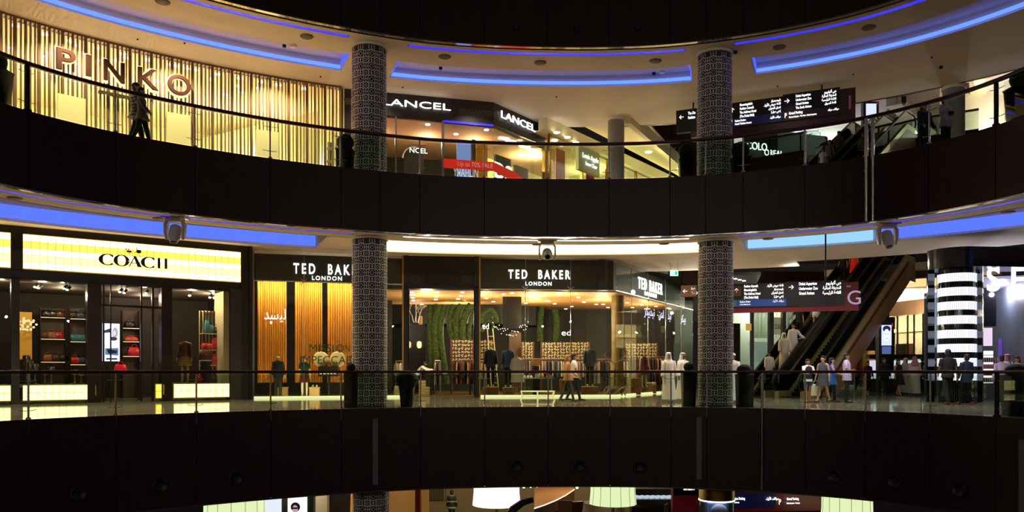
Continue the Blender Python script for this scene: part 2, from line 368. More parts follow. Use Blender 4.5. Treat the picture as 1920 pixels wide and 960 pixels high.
column(1336, 0, CG, 'round lattice column on the ground level in front of the escalator sign')
column(712, ZL, -2.5, 'round lattice column cut off at the bottom of the photo beside a red lit shop')
# ================================================================ BALUSTRADES
def balustrade(name, joints, z, label, thick=(), brass=()):
    t = thing(name, label, 'balustrade', (*E(960, 0), z))
    b = B(); xs = list(range(-330, 2311, 12)); rs = []
    for x in xs:
        p = E(x, .03); q = (E(x, 1)-E(x, 0)).normalized()
        rs.append([(p.x+q.x*a, p.y+q.y*a, z+1.1+c) for a, c in ((-.075, 0), (-.06, .035), (.06, .035), (.075, 0), (.06, -.045), (-.06, -.045))])
    b.rings(rs); b.build('handrail', m_rail, t)
    for a, c in zip(joints, joints[1:]):
        b = B(); band(b, a+2.2, c-2.2, [(.03, z+.04), (.03, z+1.0), (.045, z+1.0), (.045, z+.04)], step=1000 if c-a < 30 else 20); b.build('glass_panel', m_glgreen, t)
    for x in joints:
        p = E(x, .035); d = (E(x+3, .035)-E(x-3, .035)).normalized(); b = B()
        w_ = .055 if x in thick else .024
        b.tube([(p.x, p.y, z-.02), (p.x, p.y, z+1.08)], w_, 10); b.lathe((p.x, p.y, z), [(w_+.035, 0), (w_+.035, .03), (w_+.01, .05)], 12)
        o = b.build('post', m_dkmetal if x in thick else (m_brass if x in brass else m_steel), t)
        for h in (.2, .88):
            b = B(); b.tube([(p.x-d.x*.2, p.y-d.y*.2-.03, z+h+.02), (p.x-d.x*.1, p.y-d.y*.1-.05, z+h), (p.x, p.y-.05, z+h), (p.x+d.x*.1, p.y+d.y*.1-.05, z+h), (p.x+d.x*.2, p.y+d.y*.2-.03, z+h+.02)], .009, 6)
            b.build('glass_clamp', m_steel, o, True)
balustrade('glass_balustrade', JU, Z1, 'curved glass balustrade with dark handrail along the upper level rim', thick=(53, 1866))
balustrade('glass_balustrade', JG, 0.0, 'curved glass balustrade with dark handrail along the ground level rim', thick=(1867,), brass=(218, 369, 508, 640))
# ================================================================ FIXINGS ON THE FASCIAS
def rod(x, z0, z1, r, lb, m_=m_steel, two=0):
    b = B()
    for k in ((0,) if not two else (-.09, .09)):
        p = E(x, -.15); b.tube([(p.x+k, p.y, z0), (p.x+k, p.y, z1)], r, 10)
        for z in (z0+.15, (z0+z1)/2, z1-.15): b.box((p.x+k, p.y+.06, z), (.05, .12, .05))
    tag(b.build('vertical_pipe', m_), lb, 'pipe')
rod(1634, CG-.02, Z1+1.0, .045, 'twin steel pipe running down the upper level fascia right of the hanging sign', two=1)
rod(1430, -2.4, 1.0, .035, 'slim steel pipe running down the ground level fascia below the escalator newel')
def strip(x, z0, z1, lb):
    p = E(x, -.03); b = B(); d = (E(x+3, 0)-E(x-3, 0)).normalized(); b.box((p.x, p.y, (z0+z1)/2), (.16, .05, z1-z0), math.atan2(d.y, d.x)); tag(b.build('metal_strip', mat('grey_strip', '6A6460', .5)), lb, 'strip')
strip(703, -2.28, -.3, 'grey vertical metal strip on the lower fascia under the left column'); strip(1311, -2.2, -.3, 'grey vertical metal strip on the lower fascia under the right column'); strip(1919, -2.2, -.5, 'grey vertical metal strip on the lower fascia at the right photo edge')
def fspk(x, y, r, lb, grp):
    p = E(x, -.02); z = zz(y, p.y); d = (E(x+3, 0)-E(x-3, 0)).normalized(); n = Vector((d.y, -d.x)); b = B(); rs = []
    for rr, o in ((r, 0), (r, .05), (r*.82, .06), (r*.76, .03), (r*.3, .02)):
        rs.append([(p.x+n.x*o+d.x*rr*math.cos(a*math.pi/10), p.y+n.y*o+d.y*rr*math.cos(a*math.pi/10), z+rr*math.sin(a*math.pi/10)) for a in range(20)])
    b.rings(rs); tag(b.build('wall_speaker', m_black), lb, 'speaker', grp)
for i, (x, y) in enumerate(((145, 925), (299, 911), (441, 897), (969, 875), (1087, 875), (1200, 876), (1564, 893), (1679, 903), (1800, 918))):
    fspk(x, y, .2, ['leftmost round black speaker on the lower fascia', 'round black speaker on the lower fascia under the lit shop window panel', 'round black speaker on the lower fascia above the left green lampshade', 'round black speaker on the lower fascia right above the white lampshade', 'round black speaker on the lower fascia between the white and pale green lampshades', 'round black speaker on the lower fascia right above the middle green lampshade', 'round black speaker on the lower fascia above the right green lampshade', 'second round black speaker from the right end of the lower fascia', 'rightmost round black speaker on the lower fascia'][i], 'speakers on the lower fascia')
for i, (x, y) in enumerate(((967, 53), (1081, 57), (1196, 53))):
    fspk(x, y, .11, ['left', 'middle', 'right'][i]+' of the three small black speakers on the topmost fascia', 'speakers on the top fascia')
# ceiling speakers, detectors
def cdisc(x, y, r, zc, lb, grp, m_=m_vent, name='ceiling_speaker', cat='speaker', h=.03):
    Y = (zc-CH)*F/(HY-y); X = px(x, Y); b = B(); b.lathe((X, Y, zc), [(r, 0), (r, -h*.5), (r*.9, -h), (r*.3, -h*1.05)], 24); return tag(b.build(name, m_), lb, cat, grp)
for i, (x, y, l) in enumerate(((305, 3, 'at the top left over the slatted shopfront'), (575, 68, 'left of the left lattice column'), (834, 106, 'just right of the left lattice column'), (1013, 117, 'at the middle of the upper ceiling'), (1229, 114, 'just left of the right lattice column'), (1461, 88, 'right of the right lattice column'), (1629, 51, 'at the far right of the upper ceiling'))):
    cdisc(x, y, .2, C1, 'round grey ceiling speaker '+l, 'upper ceiling speakers')
for i, (x, y, l) in enumerate(((28, 371, 'at the left edge of the ground soffit'), (298, 409, 'left of the left robotic spotlight'), (1440, 447, 'between right column and right robotic spotlight'), (1890, 397, 'at the right edge of the ground soffit'), (1007, 458, 'left of the middle robotic spotlight'), (1245, 456.5, 'left of the right ground column'))):
    cdisc(x, y, .17, CG, 'flat round ceiling speaker '+l, 'ground soffit speakers', mat('beige_grille', '9A8466', .7))
for i, (x, y, l) in enumerate(((533, 84, 'beside another over the slatted shopfront'), (826, 126, 'behind the ceiling speaker beside the left column'), (1226, 136, 'behind the ceiling speaker near the right column'), (1379, 96, 'just right of the right lattice column'), (1764, 124, 'above the right grey column'))):
    o = cdisc(x, y, .06, C1+(.38 if i in (1, 2) else 0), 'small dome camera on the upper ceiling '+l, 'dome cameras on the upper ceiling', m_black, 'dome_camera', 'camera', .08)
for i, (x, y, l) in enumerate(((550, 85, 'left'), (1241, 134, 'right'))): cdisc(x, y, .12, C1+.38*i, 'white round smoke detector on the upper ceiling, '+l+' one of two', 'smoke detectors', m_white, 'smoke_detector', 'detector', .06)
for i, (x, y) in enumerate(((258, 73), (346, 80), (601, 143), (755, 163), (1043, 181), (1458, 161), (1600, 139), (1747, 107))):
    cdisc(x, y, .028, C1, 'tiny sprinkler head on the upper level ceiling', 'sprinklers in the upper ceiling', m_black, 'sprinkler', 'sprinkler', .04)
# robotic spotlights hanging from the ground soffit
def robot(x, ytop, label, tilt):
    p = E(x, .75); t = thing('robotic_spotlight', label, 'spotlight', (p.x, p.y, CG))
    k = 1
    b = B(); b.box((0, 0, -.06), (.42, .3, .12)); b.box((0, 0, -.015), (.62, .4, .03)); b.build('base', mat('lamp_shell', 'B4ACA4', .35), t, True)
    for s in (-1, 1):
        b = B(); b.rings([[(s*(.2+dx+o), dy*wy, z) for dx, dy in ((0, -1), (.05, -.7), (.05, .7), (0, 1))] for z, o, wy in ((-.08, -.04, .1), (-.18, .03, .14), (-.42, .03, .12), (-.6, 0, .06))]); b.build('yoke_arm', mat('lamp_shell', 'B4ACA4', .35), t, True)
    b = B(); d = Vector((0, -math.sin(tilt), -math.cos(tilt))); c = Vector((0, 0, -.42)); prof = [(-.22, .1), (-.18, .15), (0, .165), (.16, .15), (.26, .11), (.29, .1)]
    a_ = Vector((1, 0, 0)); b_ = d.cross(a_)
    b.rings([[c+d*s+a_*r*math.cos(k*math.pi/9)+b_*r*math.sin(k*math.pi/9) for k in range(18)] for s, r in prof]); h = b.build('lamp_head', mat('lamp_shell', 'B4ACA4', .35), t, True)
    b = B(); b.rings([[c+d*s+a_*r*math.cos(k*math.pi/9)+b_*r*math.sin(k*math.pi/9) for k in range(18)] for s, r in ((.27, .082), (.3, .08), (.305, .03))]); b.build('lens', mat('lens', '050505', .08), t, True)
robot(344, 410, 'grey robotic spotlight hanging from the soffit left of the others, pointing down', .35); robot(1030, 452, 'robotic spotlight hanging at the middle of the white lit soffit, lens facing the void', 1.1); robot(1645, 428, 'robotic spotlight hanging from the blue lit soffit at right, pointing down', .45)
# ================================================================ PEOPLE AND MANNEQUINS
def joints(legs, arms, lean, k):
    rad = math.radians; J = {}; ln = rad(lean)
    def up(x, y, z):  # torso point leaning forward from the hips (forward is -Y)
        dz = z-.95; return Vector((x, y-dz*math.sin(ln), .95+dz*math.cos(ln)))
    for n, p in dict(pelvis=(0, 0, .95), waist=(0, 0, 1.1), chest=(0, .01, 1.32), neck=(0, .015, 1.47), skull=(0, .0, 1.57), crown=(0, .005, 1.67)).items(): J[n] = up(*p)
    for i, s in enumerate((-1, 1)):
        a, kb = map(rad, legs[i]); h = Vector((s*.085, 0, .9)); kn = h+Vector((s*.01, -math.sin(a)*.42, -math.cos(a)*.42)); an = kn+Vector((0, -math.sin(a-kb)*.41, -math.cos(a-kb)*.41))
        ft = Vector((s*.015, -math.cos(kb*.5-a*.3)*.14, -.04-max(0, math.sin(kb*.6))*.05)); J['hip%d' % i] = h; J['knee%d' % i] = kn; J['ankle%d' % i] = an; J['toe%d' % i] = an+ft
        fa, oa, eb = map(rad, arms[i][:3]); iw = arms[i][3] if len(arms[i]) > 3 else None; sh = up(s*.175, .01, 1.41); d = Vector((s*math.sin(oa), -math.sin(fa)*math.cos(oa), -math.cos(fa)*math.cos(oa))); el = sh+d*.28
        fb = fa+eb; d2 = Vector((s*math.sin(oa)*(1 if eb < .6 else -.5) if iw is None else -s*iw, -math.sin(fb), -math.cos(fb))).normalized(); J['sh%d' % i] = sh; J['el%d' % i] = el; J['wr%d' % i] = el+d2*.25; J['hd%d' % i] = d2
    low = min(J['ankle0'].z, J['ankle1'].z)-.075
    for n in J:
        if n[:2] != 'hd': J[n] = (J[n]-Vector((0, 0, low)))*k
    return J
def body_mesh(J, k, head, slim=1.0):
    vs, es, rs, roots = [], [], [], []
    def V(p, r): vs.append(tuple(p)); rs.append((r[0]*k, r[1]*k) if isinstance(r, tuple) else (r*k, r*k)); return len(vs)-1
    def chain(a, pts):
        for p, r in pts: b_ = V(p, r); es.append((a, b_)); a = b_
        return a
    pv = V(J['pelvis'], (.13*slim, .095)); roots.append(pv)
    ch = chain(pv, [(J['waist'], (.115*slim, .085)), (J['chest'], (.14*slim, .1)), (J['chest'].lerp(J['neck'], .6), (.1, .075))]); nk = chain(ch, [(J['neck'], .05)])
    if head: chain(nk, [(J['neck'].lerp(J['skull'], .6)+Vector((0, -.02*k, 0)), (.052, .062)), (J['skull'], (.07, .088)), (J['skull'].lerp(J['crown'], .55), (.076, .095)), (J['crown'], (.06, .07))])
    for i in (0, 1):
        chain(pv, [(J['hip%d' % i], .085*slim), (J['hip%d' % i].lerp(J['knee%d' % i], .5), .07*slim), (J['knee%d' % i], .052), (J['knee%d' % i].lerp(J['ankle%d' % i], .35), .052), (J['ankle%d' % i], .036), (J['ankle%d' % i].lerp(J['toe%d' % i], .5), (.04, .035)), (J['toe%d' % i], (.04, .022))])
        s, e, w_, d = J['sh%d' % i], J['el%d' % i], J['wr%d' % i], J['hd%d' % i]
        chain(ch, [(s, .055), (s.lerp(e, .5), .045), (e, .037), (e.lerp(w_, .3), .036), (w_, .025), (w_+d*.05*k, (.032, .022)), (w_+d*.09*k, (.034, .018))])
        sd = (-1, 1)[i]; fr = Vector((0, -1, 0)); side = d.cross(Vector((1, 0, 0))); side = side.normalized() if side.length > .1 else fr; inn = Vector((-sd, 0, 0))
        for q, ln in enumerate((.06, .072, .068, .052)):
            b0 = w_+(d*.08+side*(.027-.018*q))*k; f0 = V(b0, .0085); roots.append(f0)
            chain(f0, [(b0+(d*ln*.55+inn*.006)*k, .0082), (b0+(d*ln*.95+inn*.024)*k, .006)])
        b0 = w_+(d*.03+side*.024)*k; f0 = V(b0, .01); roots.append(f0); chain(f0, [(b0+(d*.03+side*.022+inn*.01)*k, .0095), (b0+(d*.055+side*.026+inn*.018)*k, .007)])
    me = bpy.data.meshes.new('sk'); me.from_pydata(vs, es, []); o = bpy.data.objects.new('sk', me); TS.collection.objects.link(o)
    md = o.modifiers.new('s', 'SKIN'); md.use_smooth_shade = True
    sv = me.skin_vertices[0].data
    for i, r in enumerate(rs): sv[i].radius = r; sv[i].use_root = False
    for i in roots: sv[i].use_root = True
    sb = o.modifiers.new('b', 'SUBSURF'); sb.levels = 1; sb.render_levels = 1
    dg = scratch_graph(); r = bpy.data.meshes.new_from_object(o.evaluated_get(dg)); bpy.data.objects.remove(o); bpy.data.meshes.remove(me)
    return r
def ell(c, ax, ay, n=14, sq=1.0, fold=0, ph=0, tilt=None):
    out = []
    for a in range(n):
        t = 2*math.pi*a/n; f = 1+fold*math.sin(t*5+ph)
        out.append(Vector(c)+Vector((ax*f*math.copysign(abs(math.cos(t))**sq, math.cos(t)), ay*f*math.copysign(abs(math.sin(t))**sq, math.sin(t)), 0)))
    return out
def person(label, loc, rz=0, h=1.72, legs=((0, 0), (0, 0)), arms=((3, 8, 12), (3, 8, 12)), lean=0, head=True, skin='A9785A', wear=(), name='person', cat='person', group=None, slim=1.0, turn=0, sx=1.0):
    k = h/1.75; J = joints(legs, arms, lean, k); t = thing(name, label, cat, loc, rz, group)
    me = body_mesh(J, k, head, slim); sm = mat('skin_'+skin if name == 'person' else 'mannequin_'+skin, skin, .5); me.materials.clear(); me.materials.append(sm)
    me.polygons.foreach_set('use_smooth', [True]*len(me.polygons)); body = bpy.data.objects.new('body', me); COL.objects.link(body); body.parent = t
    sk, cr = J['skull'], J['crown']; hc = sk.lerp(cr, .5); S = Vector
    rot = Matrix.Rotation(math.radians(turn), 3, 'Z'); hd = lambda x, y, z: hc+rot @ (S((x, y, z))*k)
    if head:
        b = B(); b.add([hd(-.012, -.088, .0), hd(.012, -.088, .0), hd(.018, -.098, -.045), hd(-.018, -.098, -.045), hd(0, -.118, -.04), hd(0, -.09, .01)], [(0, 5, 4), (0, 4, 3), (5, 1, 4), (1, 2, 4), (3, 4, 2)], True)
        for s in (-1, 1): b.ball(hd(s*.08, .005, -.015), (.012*k, .022*k, .034*k), 8, 5)
        b.build('nose_and_ears', sm, t, True)
        b = B()
        for s in (-1, 1): b.ball(hd(s*.03, -.086, .005), (.012*k, .008*k, .007*k), 8, 5)
        b.build('eyes', mat('eye_dark', '1A1210', .3), t, True)
        b = B(); b.ball(hd(0, -.086, -.068), (.022*k, .008*k, .007*k), 8, 5); b.build('mouth', mat('lips', '7A4238', .5), t, True)
    def torso(b, ztop, zbot, g=0, flare=0, sleeves=None, slr=.0, fold=.0, shw=.19):
        ch, wa, pv = J['chest'], J['waist'], J['pelvis']; nk = J['neck']; rr = [ell(nk+S((0, 0, .025))*k, .056*k, .06*k), ell(nk+S((0, 0, .008))*k, .085*k, .075*k), ell(nk+S((0, 0, -.006))*k, shw*.72*k, .082*k), ell(nk.lerp(ch, .2), shw*.98*k, .088*k), ell(nk.lerp(ch, .5), shw*1.04*k, (.1+g)*k), ell(ch, (.168*slim+g)*k, (.118+g)*k), ell(wa, (.14*slim+g)*k, (.108+g)*k), ell(pv, (.165*slim+g+flare*.3)*k, (.125+g+flare*.2)*k, fold=fold)]
        if zbot < .95:
            c = pv.copy(); fy = (J['knee0'].y+J['knee1'].y)/2; n = 4
            for q in range(1, n+1):
                u = q/n; z = .95*k+(zbot-.95)*k*u; spread = abs(J['ankle0'].y-J['ankle1'].y)*.5*u*min(1, (.95-zbot)/.6)
                rr.append(ell((c.x, fy*u*.5, z), (.17*slim+g+flare*u)*k, (.125+g+flare*u*.7)*k+spread, fold=fold*u+.0, ph=q))
        b.rings(rr)
        if sleeves:
            for i in (0, 1):
                s, e, w_ = J['sh%d' % i], J['el%d' % i], J['wr%d' % i]; s0 = s.lerp(J['chest'], .3)
                pts = [s0, s, s.lerp(e, .5), e] if sleeves != 'short' else [s0, s, s.lerp(e, .45), s.lerp(e, .75)]
                rd = [(.05)*k, (.066+slr*.3)*k, (.056+slr)*k, (.05+slr)*k]
                if sleeves == 'long': pts += [e.lerp(w_, .5), w_.lerp(e, .05)]; rd += [(.048+slr)*k, (.043+slr*1.2)*k]
                b.tube(pts, rd, 10)
        return b
    def legs_(b, u1, r0, r1):
        b.rings([ell(J['waist'].lerp(J['pelvis'], .5), .15*slim*k, .112*k), ell(J['pelvis'], .172*slim*k, .125*k), ell(J['hip0'].lerp(J['hip1'], .5)+S((0, 0, -.04))*k, .168*slim*k, .118*k)])
        for i in (0, 1):
            hp, kn, an = J['hip%d' % i], J['knee%d' % i], J['ankle%d' % i]
            if u1 <= 1: pts = [hp+S((0, 0, .05))*k, hp.lerp(kn, .4*u1), hp.lerp(kn, u1)]; rd = [.095*slim*k, r0*k, r0*k]
            else: pts = [hp+S((0, 0, .05))*k, hp.lerp(kn, .5), kn, kn.lerp(an, .5), an+S((0, 0, .0))]; rd = [.095*slim*k, r0*k, (r0*.8+r1*.2)*k, r1*k, r1*k]
            b.tube(pts, rd, 12)
        return b
    for it in wear:
        n, m = it[0], it[1]; b = B()
        if n == 'kandura': torso(b, 0, .1, .03, .05, 'long', .012, .05).build('robe', m, t, True)
        elif n == 'abaya': torso(b, 0, .06, .045, .1, 'long', .03, .06).build('robe', m, t, True)
        elif n == 'shirt': torso(b, 0, it[3] if len(it) > 3 else .84, .012, .01, it[2] if len(it) > 2 else 'short', .008).build('shirt', m, t, True)
        elif n == 'jacket': torso(b, 0, it[3] if len(it) > 3 else .8, .028, .01, 'long', .014, shw=.21).build('jacket', m, t, True)
        elif n == 'dress': torso(b, 0, it[2], .012, .06, None, 0, .05, shw=.165).build('dress', m, t, True)
        elif n == 'skirt': b.rings([ell(J['waist'], .135*slim*k, .1*k), ell(J['pelvis'], .18*slim*k, .13*k)]+[ell((0, (J['knee0'].y+J['knee1'].y)*.3*u, (.95-(.95-it[2])*u)*k), (.18+.07*u)*slim*k, (.13+.07*u)*k+abs(J['knee0'].y-J['knee1'].y)*.4*u, fold=.06*u) for u in (.5, 1)]); b.build('skirt', m, t, True)
        elif n == 'trousers': legs_(b, 2, .078, .06).build('trousers', m, t, True)
        elif n == 'jeans': legs_(b, 2, .072, .048).build('jeans', m, t, True)
        elif n == 'shorts': legs_(b, .55, .085, .085).build('shorts', m, t, True)
        elif n == 'hair':
            b.ball(hd(0, .03, .035), (.086*k, .092*k, .09*k), 16, 10); b.ball(hd(0, .01, .075), (.078*k, .088*k, .045*k), 14, 8); b.ball(hd(0, .04, -.03), (.08*k, .075*k, .09*k), 14, 8)
            if len(it) > 2: b.loft([(*hd(0, .035, .04), .085*k, .08*k), (*hd(0, .06, -.06), .088*k, .06*k), (*hd(0, .085, -.2), .09*k, .045*k), (*hd(0, .085, -it[2]), .06*k, .03*k)], 14)
            b.build('hair', m, t, True)
        elif n == 'ghutra':
            b.ball(hd(0, .04, .03), (.096*k, .095*k, .1*k), 18, 10); b.ball(hd(0, .012, .07), (.088*k, .1*k, .055*k), 16, 8); b.loft([(*hd(0, .03, .02), .1*k, .095*k), (*hd(0, .045, -.09), .118*k, .085*k), (*hd(0, .07, -.2), .17*k, .09*k), (*hd(0, .085, -.32), .16*k, .07*k)], 16); b.build('headcloth', m, t, True)
            b = B(); b.rings([ell(hd(0, .015, z), .1*k, .112*k, 18) for z in (.06, .075, .085)], False); b.build('head_cord', it[2], t, True) if len(it) > 2 else None
        elif n == 'cap': b.loft([(*hd(0, .01, .035), .09*k, .102*k), (*hd(0, .01, .085), .088*k, .1*k), (*hd(0, .01, .115), .05*k, .06*k)], 16).build('cap', m, t, True)
        elif n == 'hat': b.loft([(*hd(0, .01, .04), .15*k, .16*k), (*hd(0, .01, .05), .15*k, .16*k), (*hd(0, .01, .055), .09*k, .1*k), (*hd(0, .01, .14), .075*k, .085*k)], 18).build('hat', m, t, True)
        elif n == 'shoes':
            for i in (0, 1):
                a, o_ = J['ankle%d' % i], J['toe%d' % i]; b = B(); b.rings([[c+S((dx*w_, 0, dz))*k for dx, dz in ((-1, -.03), (1, -.03), (1, .0), (.6, .03), (-.6, .03), (-1, .0))] for c, w_ in ((a.lerp(o_, -.45)+S((0, 0, -.04))*k, .032), (a+S((0, 0, -.035))*k, .042), (a.lerp(o_, .7)+S((0, 0, -.005))*k, .048), (o_+S((0, -.05, .0))*k, .036))]); b.build('shoe', m, t, True)
        elif n == 'belt': b.rings([ell(J['waist'].lerp(J['pelvis'], .5)+S((0, 0, dz))*k, .165*slim*k, .128*k) for dz in (-.022, .022)]); b.build('belt', m, t, True)
        elif n == 'vest': torso(b, 0, .98, .02, 0, None, 0, shw=.17).build('waistcoat', m, t, True)
    return t, J
def carry(kind, m, J, side, label, t, dz=0.0, cat='bag', size=(.32, .12, .26)):
    """bag hanging from a hand: a thing of its own"""
    w_ = MW[t.name] @ J['wr%d' % side]; w_ = w_+Vector((0, 0, -.1+dz)); rz = t.rotation_euler.z
    o = thing(kind, label, cat, (w_.x, w_.y, w_.z-size[2]-.1), rz)
    b = B(); x, y, z = size[0]/2, size[1]/2, size[2]; b.rings([[(sx_*x*f, sy_*y*g, zz_) for sx_, sy_ in ((-1, -1), (1, -1), (1, 1), (-1, 1))] for f, g, zz_ in ((.9, 1, 0), (1, 1.05, z*.3), (1, .8, z*.8), (.95, .5, z))]); b.build('bag_body', m, o, True)
    b = B(); b.tube([(-x*.5, 0, z-.02), (-x*.4, 0, z+.1), (0, 0, z+.14), (x*.4, 0, z+.1), (x*.5, 0, z-.02)], .008, 6); b.build('strap', m, o, True)
    return o
m_kan = mat('white_robe_cloth', 'E4DED6', .85); m_kan2 = mat('cream_robe_cloth', 'D8CDB6', .85); m_blk = mat('black_cloth', '14110F', .9); m_navy = mat('navy_cloth', '161C34', .9)
m_blue = mat('blue_cloth', '2A62B8', .85); m_denim = mat('denim', '3C5A86', .9, noise=.2, nscale=30); m_dd = mat('dark_denim', '262E3C', .9); m_hair = mat('black_hair', '120D0A', .5); m_blond = mat('light_hair', 'B08450', .6)
m_gry = mat('grey_cloth', '54545A', .9); m_redc = mat('red_cloth', 'B81E10', .85); m_purp = mat('violet_cloth', '5A3A5E', .85); m_wht = mat('white_cloth', 'E8E6E2', .85); m_lil = mat('lilac_shirt', 'C4B4D8', .85)
m_brn = mat('brown_leather', '5A2E18', .5); m_green = mat('green_cloth', '1E4A26', .85); m_maroon = mat('maroon_cloth', '5A1A20', .85); m_tan = mat('tan_cloth', 'B07A50', .85); m_kh = mat('khaki_cloth', '6A5A3C', .85)
# ================================================================ UPPER LEVEL SHOPS
def TX(x, off):
    lo, hi = -380.0, 2310.0
    for _ in range(40):
        m = (lo+hi)/2; p = E(m, off)
        if 960+F*p.x/p.y < x: lo = m
        else: hi = m
    return lo
def EX(x, off): return E(TX(x, off), off)
def CP(x, y, z): Y = (z-CH)*F/(HY-y); return Vector((px(x, Y), Y, z))
def curtain(b, p0, p1, z0, z1, folds=8, amp=.07):
    p0, p1 = Vector(p0), Vector(p1); d = (p1-p0); n = Vector((-d.y, d.x)).normalized(); m = folds*6; top, bot = [], []
    for i in range(m+1):
        u = i/m; o = amp*(math.sin(u*folds*2*math.pi)+.35*math.sin(u*folds*4.7*math.pi+1)); p = p0+d*u+n*o; q = p0+d*(u+.006*math.sin(u*40))+n*o*1.35
        top.append((p.x, p.y, z1)); bot.append((q.x, q.y, z0))
    vs = top+bot+[(x+n.x*.01, y+n.y*.01, z) for x, y, z in top+bot]; k = m+1
    b.add(vs, [(i, i+1, k+i+1, k+i) for i in range(m)]+[(2*k+i, 3*k+i, 3*k+i+1, 2*k+i+1) for i in range(m)], True); return b
# ---- slatted boutique at the upper left
c0 = EX(320, 5); pk = thing('slatted_shopfront', 'long curved boutique front of vertical brown slats with glowing cream edges and large lit letters', 'shopfront', (c0.x, c0.y, Z1))
m_slat = mat('brown_slat', '6E4C34', .6); m_slat2 = mat('cream_slat', 'E8D294', .6, emit='FFE2A0', es=.35)  # cream slats: light on the slat edges put into colour and glow
t_end = TX(640, 5)
pts = []; L = 0; t = -60.0
while t < t_end:
    p = E(t, 5); pts.append((L, t, p)); q = E(t+4, 5); L += (q-p).length; t += 4
def at_len(s):
    i = max(0, min(len(pts)-2, next((k for k in range(len(pts)) if pts[k][0] > s), len(pts)-1)-1)); a, c = pts[i], pts[i+1]; u = (s-a[0])/(c[0]-a[0]); return (s, a[1]+(c[1]-a[1])*u, a[2].lerp(c[2], u))
b1, b2 = B(), B(); s = 0; i = 0
while s < L-.1:
    _, t, p = at_len(s); q = E(t+3, 5); a = math.atan2(q.y-p.y, q.x-p.x); w_ = (.075, .028, .05, .028, .032)[i % 5]
    b1.box((p.x, p.y, (Z1+C1)/2+.0), (w_, .09, C1-Z1-.02), a)
    n = Vector((-math.sin(a), math.cos(a))); c = p+Vector((math.cos(a), math.sin(a)))*(w_/2+.02)+n*.02
    if i % 5 in (0, 2, 3): b2.box((c.x, c.y, (Z1+C1)/2), (.03, .06, C1-Z1-.02), a)
    s += w_+(.062, .07, .058, .075, .05)[i % 5]+.02; i += 1
tag(b1.build('slat_screen', m_slat, pk)); b2.build('glowing_slat_edges', m_slat2, pk)
b = B(); band(b, -60, t_end, [(5.12, Z1), (5.12, C1), (5.135, C1), (5.135, Z1)]); b.build('glass_front', glass('boutique_glass', 'FFFFFF', .5), pk)
b = B(); band(b, -60, t_end, [(4.95, C1-.06), (4.95, C1), (5.2, C1), (5.2, C1-.06)]); b.build('head_rail', m_slat, pk)
for x0, x1, y in ((108, 160, 181), (184, 262, 178), (312, 357, 214), (480, 522, 246)):
    t0, t1 = TX(x0, 4.9), TX(x1, 4.9); b = B(); z = zz(y, EX((x0+x1)/2, 4.9).y)
    if x0 == 184: band(b, t0, t1, [(4.8, z-.09), (4.8, z), (4.92, z), (4.92, z-.09)], step=1000); b.build('door_beam', mat('bronze_beam', '5A5038', .4, .5), pk)
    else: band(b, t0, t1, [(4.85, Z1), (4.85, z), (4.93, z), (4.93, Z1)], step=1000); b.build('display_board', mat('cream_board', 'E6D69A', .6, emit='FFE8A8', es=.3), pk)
m_let = mat('mauve_letter', '402A22', .9, spec=.05); m_halo = glow('letter_edge_light', 'FFE6AE', 1.3)
for ch, x0, x1 in (('P', 105, 141), ('I', 160.5, 170), ('N', 194, 233), ('K', 258, 297), ('O', 314, 357)):
    p, q = EX(x0, 4.86), EX(x1, 4.86); d = Vector((q.x-p.x, q.y-p.y, 0)); l = d.length; n = d.cross(Vector((0, 0, 1))).normalized()
    text(ch, .62, (p.x, p.y, 10.02), d, 'sign_letter', m_let, pk, depth=.08, fit=l, bold=.012)
    text(ch, .68, (p.x-d.x/l*.03-n.x*.05, p.y-d.y/l*.03-n.y*.05, 9.99), d, 'letter_halo', m_halo, pk, depth=.0, fit=l+.06, bold=.05)
# interior of the boutique
b = B(); band(b, -60, t_end+6, [(13, Z1), (13, C1), (13.1, C1), (13.1, Z1)]); struct(b.build('wall_boutique_back', mat('boutique_wall', 'F0DFA0', .8)))
b = B(); band(b, -60, t_end+6, [(5.2, C1-.08), (13, C1-.08), (13, C1-.02), (5.2, C1-.02)]); struct(b.build('ceiling_boutique', mat('boutique_ceiling', 'F2DCA4', .8)))
for k, (x0, x1) in enumerate(((t_end-.5, t_end+4),)):
    b = B(); p, q = E(t_end, 5.2), E(t_end+2, 13); b.prism([(p.x, p.y), (p.x+.15, p.y), (q.x+.15, q.y), (q.x, q.y)], Z1, C1); struct(b.build('wall_boutique_right', mat('boutique_wall', 'F0DFA0', .8)))
b = B(); p, q = E(TX(420, 6), 12.9), E(TX(600, 6), 6.5); b.prism([(p.x, p.y), (p.x, p.y+.1), (q.x, q.y+.1), (q.x, q.y)], Z1, C1-.5); struct(b.build('wall_boutique_partition', mat('boutique_wall', 'F0DFA0', .8)))
for x in range(-20, 640, 55):
    p = EX(x, 9.0); light('boutique_lamp', 'POINT', (p.x, p.y, C1-1.9), 95, (1, .83, .5), radius=.12)
g_dl = glow('downlight_lens', 'FFF8E6', 6)
DL = [(28, 33), (83, 49), (133, 63), (182, 75), (230, 88), (277, 99), (321, 108), (365, 118), (408, 126), (450, 135), (490, 142), (570, 156), (22, 91), (94, 100), (142, 86), (158, 100), (84, 107), (188, 114), (145, 121), (218, 114), (235, 109), (329, 124), (351, 129), (397, 149), (305, 158), (295, 153), (448, 162), (486, 166), (521, 160), (422, 178), (453, 173)]
b = B(); b.lathe((0, 0, 0), [(.11, 0), (.11, -.02), (.09, -.03)], 16)
dl0 = tag(b.build('downlight', g_dl), 'round white downlight in the ceiling behind the slats', 'light', 'boutique ceiling downlights'); dl0['label'] = 'small lit round downlight in the boutique ceiling behind the slats'
